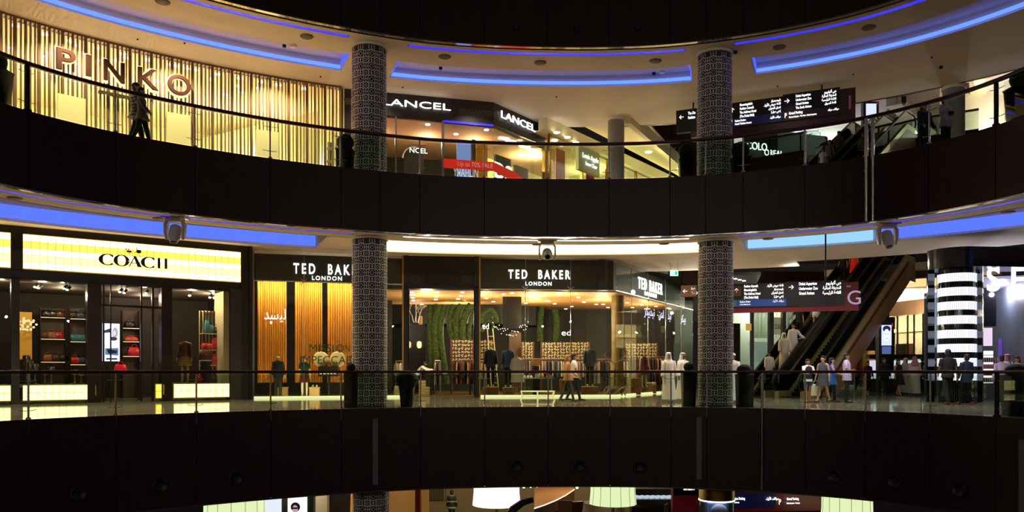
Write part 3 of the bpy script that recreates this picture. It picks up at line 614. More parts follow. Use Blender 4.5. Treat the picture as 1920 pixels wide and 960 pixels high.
for i, (x, y) in enumerate(DL):
    o = dl0 if i == 0 else dl0.copy()
    if i: COL.objects.link(o)
    p = CP(x, y, C1-.1); m = EX(x, 5.5)
    if p.y < m.y: p = Vector((m.x, m.y, 0))
    o.location = (p.x, p.y, C1-.082)
# boutique furnishings seen near the floor
def bust(x, off, label, z=Z1+.0, sc_=1.0):
    p = EX(x, off); t = thing('mannequin_bust', label, 'mannequin', (p.x, p.y, z)); m_ = mat('mannequin_ivory', 'D8BE8A', .5)
    b = B(); b.loft([(0, 0, 1.18, .13, .09), (0, 0, 1.3, .17, .1), (0, 0, 1.42, .2, .09), (0, 0, 1.47, .12, .07), (0, 0, 1.5, .05, .05), (0, -.01, 1.57, .05, .06), (0, -.02, 1.62, .075, .09), (0, -.01, 1.72, .085, .1), (0, 0, 1.8, .05, .06)], 16); b.build('head_and_shoulders', m_, t, True)
    b = B(); b.loft([(0, 0, .55, .16, .12), (0, 0, .85, .15, .11), (0, 0, 1.1, .13, .1), (0, 0, 1.3, .175, .11), (0, 0, 1.4, .17, .1)], 16); b.build('garment', m_maroon, t, True)
    b = B(); b.tube([(0, 0, 0), (0, 0, .6)], .02, 8); b.lathe((0, 0, 0), [(.16, 0), (.16, .02), (.03, .04)], 16); b.build('stand', m_chrome, t, True)
bust(123, 5.6, 'ivory mannequin bust below the first letters of the slatted shop sign'); bust(330, 5.6, 'ivory mannequin bust below the last letter of the slatted shop sign'); bust(500, 5.7, 'ivory mannequin bust in dark red beside the green display wall')
p, q = EX(470, 6.6), EX(590, 6.9); b = B(); b.prism([(p.x, p.y), (q.x, q.y), (q.x, q.y+.1), (p.x, p.y+.1)], Z1, Z1+1.6); tag(b.build('display_wall', mat('green_panel', '8CB84A', .6)), 'low green display wall behind the slats near the lattice column', 'display wall')
for k, (x, m_) in enumerate(((540, m_maroon), (548, mat('rose_cloth', '9A4A52', .8)), (556, m_black), (564, m_maroon), (530, m_gry), (571, mat('rose_cloth', '9A4A52', .8)))):
    p = EX(x, 6.2); b = B(); b.loft([(p.x, p.y, Z1+.75, .09, .03), (p.x, p.y, Z1+1.3, .1, .035), (p.x, p.y, Z1+1.42, .02, .02)], 8); tag(b.build('hanging_garment', m_), ['dark red', 'rose', 'black', 'maroon', 'grey', 'pink'][k]+' garment hanging in front of the green display wall', 'garment', 'garments by the green wall')
p, q = EX(518, 6.2), EX(582, 6.2); b = B(); b.tube([(p.x, p.y, Z1), (p.x, p.y, Z1+1.44), (q.x, q.y, Z1+1.44), (q.x, q.y, Z1)], .015, 6); tag(b.build('clothes_rail', m_chrome), 'chrome clothes rail in front of the low green display wall', 'clothes rail')
p, q = EX(610, 6.4), EX(634, 6.4); t = thing('shelf_unit', 'grey shelving unit behind the slats nearest the lattice column', 'shelf', (p.x, p.y, Z1)); b = B(); b.prism([(p.x, p.y+.35), (q.x, q.y+.35), (q.x, q.y+.4), (p.x, p.y+.4)], Z1, Z1+2.6); b.build('back_panel', mat('shelf_grey', '8A8672', .6), t)
for k in range(5):
    b = B(); b.prism([(p.x, p.y), (q.x, q.y), (q.x, q.y+.35), (p.x, p.y+.35)], Z1+.3+k*.5, Z1+.33+k*.5); b.build('shelf', m_white, t)
# ---- corner shop with black fascia
PA = Pl((640, 28.7), (925, 30.2)); PB = Pl((925, 30.2), (1026, 33.2)); p = PA.at(925)
ln = thing('black_fascia_shopfront', 'corner shopfront under a black fascia with white wide letters', 'shopfront', (p.x, p.y, Z1))
m_fas = mat('brown_black_fascia', '211B17', .45)
b = B(); PA.box(b, 640, 925, 10.42, C1, 0, .3); PB.box(b, 925, 1026, 10.42, C1, 0, .3); b.build('fascia', m_fas, ln)
b = B(); PA.box(b, 640, 674, Z1, 10.42, 0, .25); b.build('side_pier', m_fas, ln)
for (pl, x0, x1, yb, hh) in ((PA, 716, 845, 0, .24), (PB, 939, 1003, 0, .27)):
    p = pl.at(x0, -.06); q = pl.at(x1, -.06); z = zz(200 if pl is PA else 226, p.y); z = 10.78
    text('LANCEL', hh, (p.x, p.y, z), pl.D3(), 'sign_letters', g_white, ln, depth=.04, fit=(q-p).length)
m_braid = mat('braid_grey', '6E6658', .5)
def braid(pl, x0, x1, z, h, lb):
    p, q = pl.at(x0, -.03), pl.at(x1, -.03); L_ = (q-p).length; b = B(); f = lambda u, v: (p.x+pl.d.x*u, p.y+pl.d.y*u, z+v)
    for ph in (0, 2.1, 4.2):
        b.ribbon([(L_*i/60, h/2*math.sin(i*.55+ph)) for i in range(61)], .018, f)
    b.build('braid_emblem', m_braid, ln)
braid(PA, 861, 924, 10.8, .22, ''); braid(PB, 926, 936, 10.78, .22, ''); braid(PB, 1008, 1022, 10.8, .2, ''); braid(PA, 645, 673, 10.8, .22, '')
b = B(); PA.box(b, 832, 925, Z1, 10.42, .05, .07); b.build('window_glass', m_glshop, ln); b = B(); PB.box(b, 925, 1026, Z1, 10.42, .05, .07); b.build('window_glass', m_glside, ln)
b = B(); PA.box(b, 741, 744, Z1, 10.42, 0, .12); b.build('door_jamb', m_steel, ln); b = B(); PA.box(b, 829, 833, Z1, 10.42, 0, .15); b.build('door_jamb', m_steel, ln)
b = B(); PB.box(b, 1022, 1026, Z1, C1, 0, .15); b.build('corner_post', m_brass, ln)
b = B(); PA.box(b, 832, 925, 10.36, 10.42, -.04, .04); b.build('edge_light', g_deep, ln)
# its interior
b = B(); PA.box(b, 640, 930, Z1, 10.42, 5.5, 5.6); struct(b.build('wall_corner_shop_back', mat('dark_olive', '2A2618', .6)))
def cpoly(b, pts, z, t=.08):
    q = [CP(x, y, z) for x, y in pts]; b.prism([(v.x, v.y) for v in q], z, z+t); return b
a1, a2, a3, a4, a5 = PA.at(640, .1), PA.at(925, .3), PB.at(1026, .3), PB.at(1040, 6), PA.at(640, 5.5)
b = B(); b.prism([(a1.x, a1.y), (a2.x, a2.y), (a3.x, a3.y), (a3.x+1, a3.y+5), (a5.x, a5.y+1)], 10.38, 10.46); struct(b.build('ceiling_corner_shop', mat('rose_ceiling', 'D6A886', .8)))
for i, (x, y) in enumerate(((802, 233), (855, 251), (912, 243))):
    p = CP(x, y, 10.36); cdisc(x, y, .09, 10.38, 'lit round downlight in the corner shop ceiling', 'corner shop downlights', g_dl, 'downlight', 'light')
for i in range(5):
    p = PB.at(945+i*13, .6); b = B(); b.box((p.x, p.y, 10.34), (.42, .16, .05), .5); tag(b.build('lamp_box', g_spot), 'bright rectangular ceiling lamp behind the angled corner shop window', 'light', 'rectangular lamps in corner shop')
for x, e in ((700, 14), (800, 16), (890, 26)):
    p = PA.at(x, 2); light('shop_lamp', 'POINT', (p.x, p.y, 10.1), e, WARM, radius=.06)
p = PB.at(980, 1.5); light('shop_lamp', 'POINT', (p.x, p.y, 10.0), 60, WARM, radius=.06)
def pbox(name, pl, x0, x1, z0, z1, d0, d1, m_, label, cat, ref=None, grp=None):
    b = B(); pl.box(b, x0, x1, z0, z1, d0, d1, ref); return tag(b.build(name, m_), label, cat, grp)
zc = lambda y, Y: zz(y, Y)
pbox('light_box', PA, 857, 883, Z1+.1, 10.0, .8, .9, glow('periwinkle_panel', '9AA8FF', .95), 'tall pale blue glowing panel inside the corner shop window', 'light box')
pbox('display_wall', PA, 894, 914, Z1, 10.1, 1.2, 1.3, mat('orange_wall', 'D8861A', .6, emit='D8861A', es=.35), 'tall orange wall panel inside the corner shop window', 'wall panel')
pbox('display_wall', PA, 885, 892, Z1, 10.1, 1.0, 1.2, mat('bronze_pillar', '7A5A40', .6), 'slim bronze pillar between the blue and orange panels', 'pillar')
pbox('display_board', PB, 930, 958, Z1+.5, 9.75, .9, 1.0, m_fas, 'dark board with white symbols behind the angled shop window', 'board')
pbox('display_board', PB, 966, 990, Z1, 9.6, .9, 1.0, mat('taupe_board', '5A5040', .6), 'taupe board behind the right part of the angled shop window', 'board')
p = PB.at(927, .6); o = text('D8', .58, (p.x, p.y, 8.72), PB.D3(), 'window_lettering', g_white, None, depth=.03, fit=1.15, bold=.02); tag(o, 'large white glowing symbols hanging in the angled corner window', 'sign')
p = PA.at(850, .03); o = text('YЯAHLIN', .3, (p.x, p.y, 8.4), PA.D3(), 'window_lettering', mat('white_vinyl', 'E8E8E8', .5, emit='FFFFFF', es=.5), None, depth=.0, fit=.95); tag(o, 'small white lettering on the window under the red band', 'lettering')
rb = thing('red_sale_band', 'red sale band with pale writing stuck across the corner shop windows', 'banner', (PA.at(925).x, PA.at(925).y, 8.0))
m_rb = mat('red_vinyl', 'D8200E', .5, emit='E82010', es=.45); b = B(); PA.box(b, 832, 925, 8.66, 9.0, -.02, 0); b.build('band', m_rb, rb)
p, q, r_ = PB.at(925, -.02), PB.at(965, -.02), PB.at(1012, -.02)
b = B(); b.hexa([(p.x, p.y, 8.66), (q.x, q.y, 8.5), (q.x, q.y, 8.9), (p.x, p.y, 9.0)], (0, .02, 0)); b.hexa([(q.x, q.y, 8.5), (r_.x, r_.y, 8.2), (r_.x, r_.y, 8.5), (q.x, q.y, 8.9)], (0, .02, 0)); b.build('band', m_rb, rb)
p = PA.at(858, -.04); text('Up to 70% SALE', .17, (p.x, p.y, 8.76), PA.D3(), 'lettering', m_white, rb, depth=0, fit=1.35)
# open doorway: dark recess with an arch, reflection of the sign modelled as glowing letters
p = PA.at(776, 3.5); t = thing('arched_niche', 'dark arched niche at the back of the open doorway', 'niche', (p.x, p.y, Z1)); b = B(); w2 = .4
b.poly([(p.x-w2, p.y, Z1), (p.x+w2, p.y, Z1)]+[(p.x+w2*math.cos(a*math.pi/12), p.y, Z1+2.75+w2*math.sin(a*math.pi/12)) for a in range(13)], (0, .1, 0)); b.build('panel', m_black, t)
b = B(); b.tube([(p.x+(w2+.05)*math.cos(a*math.pi/12), p.y-.05, Z1+2.75+(w2+.05)*math.sin(a*math.pi/12)) for a in range(5, 13)], .03, 6); b.build('arch_trim', m_white, t)
p = PA.at(768, 2.6); o = text('NCEL', .2, (p.x, p.y, 9.85), PA.D3(), 'reflected_lettering', g_white, None, depth=.02, fit=.72); tag(o, 'reflection of white sign letters, modelled as glowing text inside the open doorway', 'sign')
# ---- side corridor of the upper level
cA, cB = CP(1036, 228, C1), CP(1262, 333, C1); cC, cD = CP(1168, 227, C1), CP(1278, 312, C1)
b = B(); b.prism([(cA.x-.6, cA.y-1.5), (cC.x+.2, cC.y-1.2), (cD.x, cD.y), (cB.x+2.5, cB.y+4), (cB.x, cB.y)], C1+.25, C1+.33); struct(b.build('ceiling_corridor', mat('corridor_ceiling', 'E6D8A8', .8)))
b = B(); b.prism([(cC.x, cC.y-.5), (cC.x+.25, cC.y-.5), (cD.x+.25, cD.y), (cD.x, cD.y)], C1-.25, C1+.3); struct(b.build('trim_5', mat('corridor_ceiling', 'E6D8A8', .8)))
dC = Vector((cB.x-cA.x, cB.y-cA.y)).normalized(); nC = Vector((dC.y, -dC.x))
def cbox(b, s0, s1, z0, z1, o0, o1):
    L_ = (Vector((cB.x-cA.x, cB.y-cA.y))).length; q = []
    for s, o in ((s0, o0), (s1, o0), (s1, o1), (s0, o1)): q.append((cA.x+dC.x*s*L_+nC.x*o, cA.y+dC.y*s*L_+nC.y*o))
    return b.prism(q, z0, z1)
b = B(); cbox(b, -.05, 1.6, C1-.45, C1, -.3, 0.12); struct(b.build('trim_6', mat('corridor_ceiling', 'E6D8A8', .8)))
b = B(); cbox(b, 0, 1.6, C1+.02, C1+.1, -.2, -.1); tag(b.build('cove_light', glow('corridor_cove', 'FFE49A', 7)), 'warm yellow cove light running along the corridor ceiling', 'light')
t = thing('red_curtain_shopfront', 'glazed corridor shop with red curtains and pale sign box', 'shopfront', (cA.x, cA.y, Z1))
b = B(); cbox(b, 0, 1.6, Z1, C1-.45, -.2, -.18); b.build('window_glass', m_glside, t)
for s in (0.0, .22, .42, .66, .95): b = B(); cbox(b, s, s+.008, Z1, C1-.45, -.24, -.12); b.build('mullion', m_brass, t)
b = B(); cbox(b, -.05, 1.6, Z1, C1-.3, -3.6, -3.5); struct(b.build('wall_corridor_shop', mat('olive_cream', 'C8C890', .7)))
b = B(); cbox(b, -.05, 1.6, C1-.5, C1-.44, -3.5, -.2); struct(b.build('ceiling_corridor_shop', mat('corridor_ceiling', 'E6D8A8', .8)))
def cpt(x, o):  # column x on the corridor shop line, offset o to the shop side (negative)
    p0 = Vector((cA.x+nC.x*o, cA.y+nC.y*o)); k = (x-960)/F; s = (k*p0.y-p0.x)/(dC.x-k*dC.y); return p0+dC*s
for x0, x1, lb in ((1043, 1058, 'nearest, tallest'), (1100, 1113, 'second, under the sign box'), (1136, 1141, 'last, beside the grey column')):
    p, q = cpt(x0, -.5), cpt(x1, -.5); b = B(); curtain(b, (p.x, p.y), (q.x, q.y), Z1, 10.5, 5, .05); tag(b.build('curtain', mat('red_curtain', 'C01818', .7, emit='C01818', es=.1)), 'red curtain in the corridor shop window, '+lb, 'curtain', 'red curtains')
p, q = cpt(1085, 0), cpt(1124, 0); s_ = thing('sign_box', 'pale square sign box with white lettering on the corridor shop', 'sign', (p.x, p.y, 9.4)); b = B()
b.prism([(p.x, p.y), (q.x, q.y), (q.x-nC.x*.15, q.y-nC.y*.15), (p.x-nC.x*.15, p.y-nC.y*.15)], 9.75, 10.8); b.build('box', mat('pale_sign', 'A8A080', .6), s_)
D3 = Vector((dC.x, dC.y, 0)); text('Louis Apple', .2, (p.x+dC.x*.25+nC.x*.05, p.y+dC.y*.25+nC.y*.05, 10.32), D3, 'lettering', g_white, s_, depth=.02, fit=(q-p).length*.75); text('Inner Clear', .16, (p.x+dC.x*.5+nC.x*.05, p.y+dC.y*.5+nC.y*.05, 10.03), D3, 'lettering', g_white, s_, depth=.02, fit=(q-p).length*.55)
for i, (x, y) in enumerate(((1044, 248), (1064, 257), (1080, 267), (1040, 263))): cdisc(x, y, .13, C1-.52, 'lit round downlight over the red curtains in the corridor shop', 'corridor shop downlights', g_dl, 'downlight', 'light')
for i, (x, y) in enumerate(((1216, 285), (1275, 315))): cdisc(x, y, .16, C1+.24, 'lit round downlight in the yellow corridor ceiling', 'corridor downlights', g_dl, 'downlight', 'light')
for s in (.1, .5, .9):
    p = Vector((cA.x, cA.y))+dC*s*(Vector((cB.x-cA.x, cB.y-cA.y)).length)
    light('corridor_lamp', 'POINT', (p.x-nC.x*1.6, p.y-nC.y*1.6, C1-1.1), 110, (1, .86, .5), radius=.1); light('corridor_lamp', 'POINT', (p.x+nC.x*2.0, p.y+nC.y*2.0, C1-1.8), 70, (1, .86, .55), radius=.1)
# plain grey columns
def plain(x, Y, r, z0, z1, lb):
    t = thing('grey_column', lb, 'column', (px(x, Y), Y, z0)); b = B(); b.lathe((0, 0, 0), [(r, 0), (r, z1-z0-.1)], 36); b.build('shaft', mat('column_grey', '8C8688', .6), t, True); b = B(); b.lathe((0, 0, 0), [(r+.04, z1-z0-.1), (r+.04, z1-z0)], 36); b.build('collar', m_white, t, True)
plain(1155, 32.2, .33, Z1, C1, 'plain grey round column in front of the yellow corridor'); plain(1788, 28.6, .36, Z1, C1, 'plain grey round column at the right of the upper level')
# brown wall above the corridor and the level two surroundings
b = B(); pw = Pl((1150, 46.5), (1376, 50)); xs = [1150, 1187, 1208, 1232, 1258, 1285, 1310, 1335, 1360, 1376]
for a, c in zip(xs, xs[1:]): pw.box(b, a+.5, c-.5, 8, 19, 0, .1)
struct(b.build('wall_void_far', m_wood)); b = B(); pw.box(b, 1150, 1376, 8, 19, .12, .3); struct(b.build('trim_7', m_gap))
pp = Pl((1376, 50), (1512, 47.4)); pq = Pl((1655, 46), (1835, 43.3))
for pl, x0, x1, js, lb in ((pp, 1376, 1512, (1399, 1443, 1501), 'far level two glass balustrade left of the escalators'), (pq, 1655, 1835, (1667, 1722, 1790), 'far level two glass balustrade right of the escalators')):
    b = B(); pl.box(b, x0, x1, 12.4, Z2, 0, .3); struct(b.build('wall_fascia_far', m_wood))
    t = thing('glass_balustrade', lb, 'balustrade', (pl.at(x0).x, pl.at(x0).y, Z2)); b = B(); pl.box(b, x0, x1, Z2, Z2+1.0, .1, .12); b.build('glass_panel', m_gl, t)
    b = B(); pl.box(b, x0, x1, Z2+1.02, Z2+1.12, .05, .17); b.build('handrail', m_rail, t)
    for x in js: b = B(); c = pl.at(x, .11); b.box((c.x, c.y, Z2+.52), (.07, .07, 1.04)); b.build('post', m_dkmetal, t)
Zc2 = 19.0
b = B(); b.prism([(8, 47), (60, 36), (60, 90), (8, 90)], Z2-.3, Z2-.02); b = B(); b.prism([(16, 50), (21, 47), (29, 45), (48, 40), (60, 60), (60, 95), (12, 95)], Z2-.4, Z2); struct(b.build('floor_level_two', m_floor1))
b = B(); b.prism([(12, 45), (19, 44), (60, 30), (70, 60), (60, 100), (10, 100)], Zc2, Zc2+.1); struct(b.build('ceiling_level_two', mat('gallery_ceiling', 'C8C0BC', .8)))
def beam(name, pts, z, m_, w_, lb, cat, kind=None, h=.1):
    q = [CP(x, y, z) for x, y in pts]; b = B()
    for a, c in zip(q, q[1:]):
        d = Vector((c.x-a.x, c.y-a.y)).normalized(); n = Vector((-d.y, d.x))*w_/2; b.prism([(a.x-n.x, a.y-n.y), (c.x-n.x, c.y-n.y), (c.x+n.x, c.y+n.y), (a.x+n.x, a.y+n.y)], z-h, z)
    return tag(b.build(name, m_), lb, cat, None, kind)
g_ice = glow('ice_cove', 'D8E4FF', 2.2)
beam('cove_light', [(1404, 240), (1490, 287)], Zc2-.02, g_ice, .5, 'icy white cove line on the far gallery ceiling above the far balustrade', 'light'); beam('cove_light', [(1455, 226), (1530, 262)], Zc2-.02, g_ice, .35, 'icy white cove line right of another on the far gallery ceiling', 'light')
beam('ceiling_beam', [(1442, 228), (1528, 290)], Zc2-.02, mat('slate_beam', '3A3A5A', .6), .9, 'slate blue beam across the far gallery ceiling', 'beam', h=.3)
beam('ceiling_beam', [(1690, 181), (1655, 228)], Zc2-.02, m_black, .6, 'black diagonal beam on the far white ceiling', 'beam', h=.4); beam('ceiling_beam', [(1675, 183), (1703, 206), (1760, 250)], Zc2-.02, m_white, .9, 'white diagonal beam crossing the black one on the far ceiling', 'beam', h=.5)
beam('ceiling_beam', [(1651, 222), (1690, 240)], Zc2-.02, mat('grey_beam', '8C8890', .6), 1.6, 'grey ceiling facet under the crossing beams', 'beam', h=.3)
beam('cove_light', [(1835, 150), (1856, 240)], Zc2-.02, glow('amber_cove', 'FFDC7A', 4), .5, 'amber cove light line at the far right gallery ceiling', 'light'); beam('ceiling_beam', [(1810, 157), (1834, 245)], Zc2-.02, mat('olive_post', '6A6040', .6), .4, 'slim olive beam beside the right grey column', 'beam', h=.4)
for i in range(4):
    cdisc(1706+i*4.2, 240+i*3.0, .13, Zc2, 'small lit spot in the row of ceiling spots over the far balustrade', 'row of far ceiling spots', g_dl, 'downlight', 'light')
b = B(); b.prism([(14, 78), (58, 70), (58, 70.3), (14, 78.3)], Z2, Zc2); struct(b.build('wall_gallery_far', mat('ice_wall', 'B8CCD8', .6)))
b = B(); b.prism([(26, 49), (26.2, 49), (58, 66), (58, 66.4)], Z2, Zc2); struct(b.build('wall_gallery_right', mat('pale_rose_wall', 'D8C4B4', .7)))
for X, Y, e, c in ((19, 56, 420, COOL), (24, 62, 420, COOL), (32, 50, 260, (1, .88, .78)), (38, 48, 260, (1, .88, .78)), (20, 70, 400, COOL)): light('gallery_lamp', 'POINT', (X, Y, Zc2-2.6), e, c, radius=.15)
t = thing('far_gallery_shopfront', 'far upper gallery shop with white and aqua letters left of the upper escalators', 'shopfront', (px(1440, 54), 54, Z2))
for x, y, tx, h, f_ in ((1400, 279, 'COLO', .5, 1.6), (1433, 291, 'OREAL', .4, 1.5)): text(tx, h, P(x, y, 53.5), Vector((1, .35, 0)), 'lettering', g_white, t, depth=.05, fit=f_)
b = B(); p = P(1396, 300, 53.9); b.box((p.x+1.2, p.y+.4, Z2+1.9), (2.6, .2, 3.8), .33); b.build('dark_panel', m_black, t); p = P(1425, 300, 54.6); b = B(); b.box((p.x+2.6, p.y+.9, Z2+1.7), (5.6, .12, 3.4), .33); b.build('pale_panel', mat('pale_ice_panel', '90A8B4', .5), t)
text('RUSSELL', .35, P(1488, 290, 56), Vector((1, .1, 0)), 'lettering', glow('aqua_sign', '60E0F0', 1.6), t, depth=.05, fit=1.5)
b = B(); p = P(1484, 290, 56.2); b.box((p.x+.9, p.y+.2, Z2+1.9), (2.4, .1, 3.8)); b.build('glass_panel', m_gl, t)
# ================================================================ GROUND LEVEL: SHOP WITH THE GRIDDED LIT SIGN
PC = Pl((20, 26.8), (452, 31.2)); p = PC.at(240); gs = thing('gridded_sign_shopfront', 'dark leather goods shopfront under a long gridded yellow lit sign', 'shopfront', (p.x, p.y, 0))
m_dk = mat('shop_black', '0F0C0B', .35); m_dkb = mat('dark_bronze', '2A1812', .3, .3); m_dkg = mat('charcoal_pier', '2A2826', .5)
b = B(); PC.box(b, -160, 468, 5.76, 6.0, 0, .5); PC.box(b, -160, 468, 4.2, 4.55, 0, .5); PC.box(b, 20, 43, 4.5, 5.8, 0, .5); PC.box(b, 451.5, 468, 4.5, 5.8, 0, .5); PC.box(b, -160, 468, 4.5, 5.8, .12, .5); b.build('header', m_dk, gs)
tw, ty, tp = glow('tile_white', 'FFE69C', 3.4), glow('tile_yellow', 'FFD850', 2.0), glow('tile_pale', 'FFE080', 2.9)
def tiles(x0, x1, z0, z1, nx, nz, dep=-.02, pat='PPWYW', gap=.06):
    bw, by, bp = B(), B(), B()
    p, q = PC.at(x0, dep), PC.at(x1, dep); L_ = (q-p).length; dx, dz = L_/nx, (z1-z0)/nz
    for i in range(nx):
        for j in range(nz):
            a, c = p+PC.d*(i+gap/2)*dx, p+PC.d*(i+1-gap/2)*dx; za, zb = z0+(j+gap/2)*dz, z0+(j+1-gap/2)*dz
            {'W': bw, 'Y': by, 'P': bp}[pat[j % len(pat)]].add([(a.x, a.y, za), (c.x, c.y, za), (c.x, c.y, zb), (a.x, a.y, zb)], [(0, 1, 2, 3)])
    for b_, n_, m_ in ((bw, 'white_tiles', tw), (by, 'yellow_tiles', ty), (bp, 'pale_tiles', tp)):
        if b_.v: b_.build(n_, m_, gs)
    b = B(); PC.box(b, x0-.5, x1+.5, z0-.02, z1+.02, 0, .1); b.build('tile_grid', m_tg, gs)
m_tg = mat('amber_grid', '8A6A20', .5, emit='B08A30', es=.5)
tiles(43, 451.5, 4.58, 5.74, 30, 5, pat='WPWYW'); tiles(-140, 20, 4.58, 5.74, 11, 5, pat='WPWYW')
tiles(43, 164, .12, .63, 9, 2, pat='WW'); tiles(326, 430, .12, .63, 8, 2, pat='WW'); tiles(-60, 20, .12, .63, 6, 2, pat='WW'); tiles(292, 303, .12, .63, 1, 2, pat='YY')
def calli(b, pts, f, tmin, tmax, slant=0):
    n = len(pts); vs = []
    for i in range(n):
        a = pts[max(i-1, 0)]; c = pts[min(i+1, n-1)]; dx, dy = c[0]-a[0], c[1]-a[1]; l = math.hypot(dx, dy) or 1
        w_ = tmin+(tmax-tmin)*(abs(dy)/l)**2.2; nx, ny = -dy/l*w_/2, dx/l*w_/2; vs += [f(pts[i][0]+nx, pts[i][1]+ny), f(pts[i][0]-nx, pts[i][1]-ny)]
    b.add(vs, [(2*i, 2*i+1, 2*i+3, 2*i+2) for i in range(n-1)])
p = PC.at(189, -.06); q = PC.at(313, -.06); L_ = (q-p).length; hh = .38; z0 = zz(499, PC.at(230).y); f = lambda u, v: (p.x+PC.d.x*u*L_, p.y+PC.d.y*u*L_, z0+v*hh)
def el(cx, rx, a0, a1, n=28): return [(cx+rx*math.cos(math.radians(a0+(a1-a0)*i/n)), .5+.5*math.sin(math.radians(a0+(a1-a0)*i/n))) for i in range(n+1)]
LT = []
def fl(u, v): return f(u, v)
def clet(b, pts, tmin, tmax):
    """stroke with contrast, measured in metres"""
    P3 = [(a*L_, c*hh) for a, c in pts]; calli(b, P3, lambda u, v: f(u/L_, v/hh), tmin, tmax)
for kind_, cx in (('C', .1), ('O', .305), ('A', .51), ('C', .725), ('H', .93)):
    b = B()
    if kind_ == 'C': clet(b, el(cx, .1, 40, 182), .032, .14); clet(b, el(cx, .1, 178, 318), .032, .14); clet(b, [(cx+.072, .98), (cx+.078, .72)], .02, .025)
    elif kind_ == 'O': clet(b, el(cx, .09, 0, 360, 40), .032, .13)
    elif kind_ == 'A':
        clet(b, [(cx-.09, 0), (cx-.005, 1)], .03, .035); b2 = None; b.add([f(cx-.03, 1), f(cx+.015, 1), f(cx+.1, 0), f(cx+.035, 0)], [(0, 1, 2, 3)]); clet(b, [(cx-.06, .34), (cx+.04, .34)], .02, .02); clet(b, [(cx-.11, .02), (cx-.06, .02)], .02, .02); clet(b, [(cx+.02, .02), (cx+.11, .02)], .02, .02)
    else:
        for s in (-.055, .055): b.add([f(cx+s-.022, 0), f(cx+s+.022, 0), f(cx+s+.022, 1), f(cx+s-.022, 1)], [(0, 1, 2, 3)])
        clet(b, [(cx-.05, .5), (cx+.05, .5)], .02, .02)
    b.build('sign_letter', m_dkb, gs)
# small horse and carriage emblem above the letters
b = B(); ex, ez = .42, 1.28
def blob(b, u, v, ru, rv, n=10): b.add([f(u+ru*math.cos(2*math.pi*i/n), v+rv*math.sin(2*math.pi*i/n)) for i in range(n)], [list(range(n))])
for hx in (.40, .435):
    blob(b, hx, 1.42, .022, .1); blob(b, hx-.024, 1.6, .009, .09)
    for lx in (-.018, -.008, .01, .02): b.add([f(hx+lx, 1.4), f(hx+lx+.004, 1.4), f(hx+lx+.002, 1.14), f(hx+lx-.002, 1.14)], [(0, 1, 2, 3)])
b.add([f(.53, 1.66), f(.60, 1.62), f(.60, 1.36), f(.55, 1.3), f(.525, 1.42)], [(0, 1, 2, 3, 4)]); b.add([f(.46, 1.45), f(.53, 1.42), f(.53, 1.38), f(.46, 1.42)], [(0, 1, 2, 3)]); blob(b, .535, 1.75, .008, .09)
for wx, wr in ((.515, .15), (.6, .2)): b.ribbon([((wx*L_+wr*.38*math.cos(i*math.pi/8)), (1.22*hh+wr*.38*math.sin(i*math.pi/8))) for i in range(17)], .012, lambda u, v: f(u/L_, v/hh))
b.build('carriage_emblem', m_dkb, gs)
for nm, x0, x1, z0_, z1_, d0, d1, m_ in (('pier', 21, 37, 0, 4.3, 0, .5, m_dkg), ('pier', -160, -80, 0, 4.3, 0, .5, m_dkg), ('pier', 164, 190, 0, 4.3, 0, .5, m_dkb), ('pier', 303, 323, 0, 4.3, 0, .5, m_dkb), ('pier', 432, 452, 0, 4.3, -.05, .5, m_dkg), ('pier', 452, 468, 0, 4.6, -.05, .5, m_black)):
    b = B(); PC.box(b, x0, x1, z0_, z1_, d0, d1); b.build(nm, m_, gs)
for x0, x1 in ((37, 164), (323, 432), (-80, 21)): b = B(); PC.box(b, x0, x1, .66, 4.2, .05, .065); b.build('window_glass', m_glshop, gs)
for x0, x1 in ((193, 196), (207, 209), (264, 267), (285, 289)): b = B(); PC.box(b, x0, x1, 0, 4.2, .1, .2); b.build('door_frame', m_dkb, gs)
b = B(); PC.box(b, 190, 303, 3.42, 3.5, .1, .2); b.build('transom', m_dkb, gs)
for x in (180, 307): b = B(); c = PC.at(x, -.08); b.tube([(c.x, c.y, .25), (c.x, c.y, .62)], .018, 8); b.build('door_handle', m_chrome, gs)
b = B(); PC.box(b, 419, 431, .66, 4.2, .1, 1.4, .1); b.build('lit_jamb', mat('jamb_cream', 'C8B88C', .6), gs)
b = B(); PC.box(b, 37, 164, .56, .66, .1, 1.4); PC.box(b, 323, 432, .56, .66, .1, 1.4); PC.box(b, -80, 21, .56, .66, .1, 1.4); b.build('window_floor', mat('window_floor', '8C8068', .4), gs)
